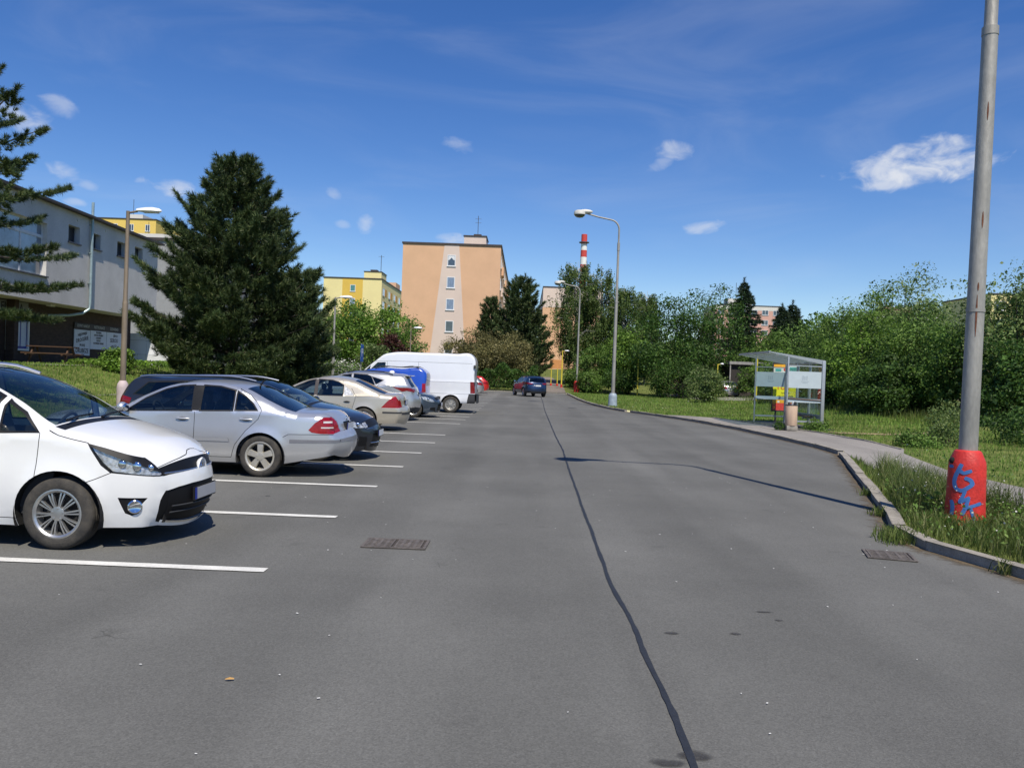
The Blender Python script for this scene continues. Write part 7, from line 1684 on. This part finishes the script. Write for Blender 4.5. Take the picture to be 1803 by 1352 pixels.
def clumpy(P): return np.clip(.55 + .45 * np.sin(P[:, 0] * 2.3 + 1.7 * np.sin(P[:, 1] * 1.1)) * np.sin(P[:, 1] * 1.9 + P[:, 0] * .7), .12, 1)
EX = [np.array(STOP_WALK), np.array([(9.75, 29.6), (11.3, 29.75), (11.0, 35.2), (9.2, 35.0)])]
rng = np.random.default_rng(77)
lawn = [blades(scatter(42000, 4.3, 17, 9, 40, rng, EX), .085, .018, rng), blades(scatter(36000, 4, 24, 34, 82, rng, EX), .11, .034, rng),
        blades(scatter(26000, -18.5, -8.45, 17, 50, rng), .10, .026, rng), blades(scatter(9000, -10.5, -8.45, 44, 80, rng), .12, .04, rng), blades(scatter(9000, 12, 26, 22, 60, rng, EX, clumpy), .26, .03, rng)]
V, F = merge(lawn); tag(mk_np('lawn_grass', V, F, GRASS), 'short green grass of the lawns and the bank', 'grass', kind='stuff')
# uncut grass round the near lamp post and along the kerb
d_k = lambda P: seg_dist(P, np.array(RIGHT_EDGE)[:-1], np.array(RIGHT_EDGE)[1:])
def verge_w(P): return np.clip(1.15 - np.hypot(P[:, 0] - 5.45, (P[:, 1] - 10.4) * .55) / 2.2, .0, 1)
P = scatter(30000, 4.2, 7.4, 7.0, 17, rng, EX, verge_w); tall = [blades(P, .20, .009, rng, lean=.85)]
P = scatter(16000, 4.2, 7.3, 6.0, 19, rng, EX); tall.append(blades(P, .16, .009, rng, lean=.7))
P = scatter(14000, 4.9, 7.0, 10.5, 15.5, rng, EX, lambda P: clumpy(P) * .8 * (P[:, 0] > 4.7 + (P[:, 1] - 10) * .36)); tall.append(blades(P, .42, .008, rng, lean=.75))
P = scatter(9000, 4.0, 9.0, 9, 78, rng, EX); P = P[d_k(P) < .45]; tall.append(blades(P, .14, .016, rng, lean=.8))
P = scatter(6000, 17, 23, 32, 64, rng, EX); tall.append(blades(P, .45, .03, rng))
V, F = merge(tall); tag(mk_np('tall_grass', V, F, GRASS_TALL), 'uncut tall grass round the red based lamp post and the kerb', 'grass', kind='stuff')
# seed heads and small pale flowers in the tall grass
P = scatter(420, 4.5, 7.0, 8.0, 14, rng, EX, verge_w); C = np.column_stack([P, ground_h(P[:, 0], P[:, 1]) + rng.uniform(.15, .5, len(P))]); V, F = leaf_quads(C, .018, rng, 1.0, .9)
tag(mk_np('grass_flowers', V, F, BLOSSOM), 'tiny pale flowers among the tall grass by the lamp post', 'flowers', kind='stuff')
# broad-leaved weeds mixed into the verge
P = scatter(9000, 4.5, 7.0, 8.0, 15.5, rng, EX, lambda P: clumpy(P) * verge_w(P)); C = np.column_stack([P, ground_h(P[:, 0], P[:, 1]) + rng.uniform(.02, .30, len(P))]); V, F = leaf_quads(C, .045, rng, .8, .55)
tag(mk_np('verge_weeds', V, F, LEAF_MID), 'broad-leaved weeds in the tall grass by the red lamp base', 'weeds', kind='stuff')
# clover, dandelions and daisies in the lawns
P = scatter(15000, 4.3, 20, 11, 60, rng, EX, lambda P: clumpy(P) ** 2); C = np.column_stack([P, ground_h(P[:, 0], P[:, 1]) + rng.uniform(.02, .09, len(P))]); V, F = leaf_quads(C, .06, rng, 1.2, .6)
tag(mk_np('lawn_weeds', V, F, LEAF_DARK), 'darker clover and broad leaves growing in patches in the lawn', 'weeds', kind='stuff')
P = scatter(500, 4.5, 20, 12, 60, rng, EX, clumpy); C = np.column_stack([P, ground_h(P[:, 0], P[:, 1]) + rng.uniform(.06, .14, len(P))]); V, F = leaf_quads(C, .035, rng, 2.0, .9)
tag(mk_np('daisies', V, F, BLOSSOM), 'small white daisies dotted over the lawn', 'flowers', kind='stuff')
# weeds in the gutter
P = []
for (cx, cy, r, n) in ((4.28, 9.3, .22, 260), (4.12, 9.05, .18, 160), (4.75, 10.9, .12, 90), (5.4, 12.9, .1, 60), (4.55, 7.7, .1, 60)):
    P.append(np.column_stack([rng.normal(cx, r * .5, n), rng.normal(cy, r * .6, n)]))
P = np.concatenate(P); V, F = blades(P, .13, .012, rng, hf=lambda x, y: 0 * x + .02, lean=.9); tag(mk_np('gutter_weeds', V, F, GRASS_TALL), 'weeds growing in the gutter at the kerb corner', 'weeds', kind='stuff')
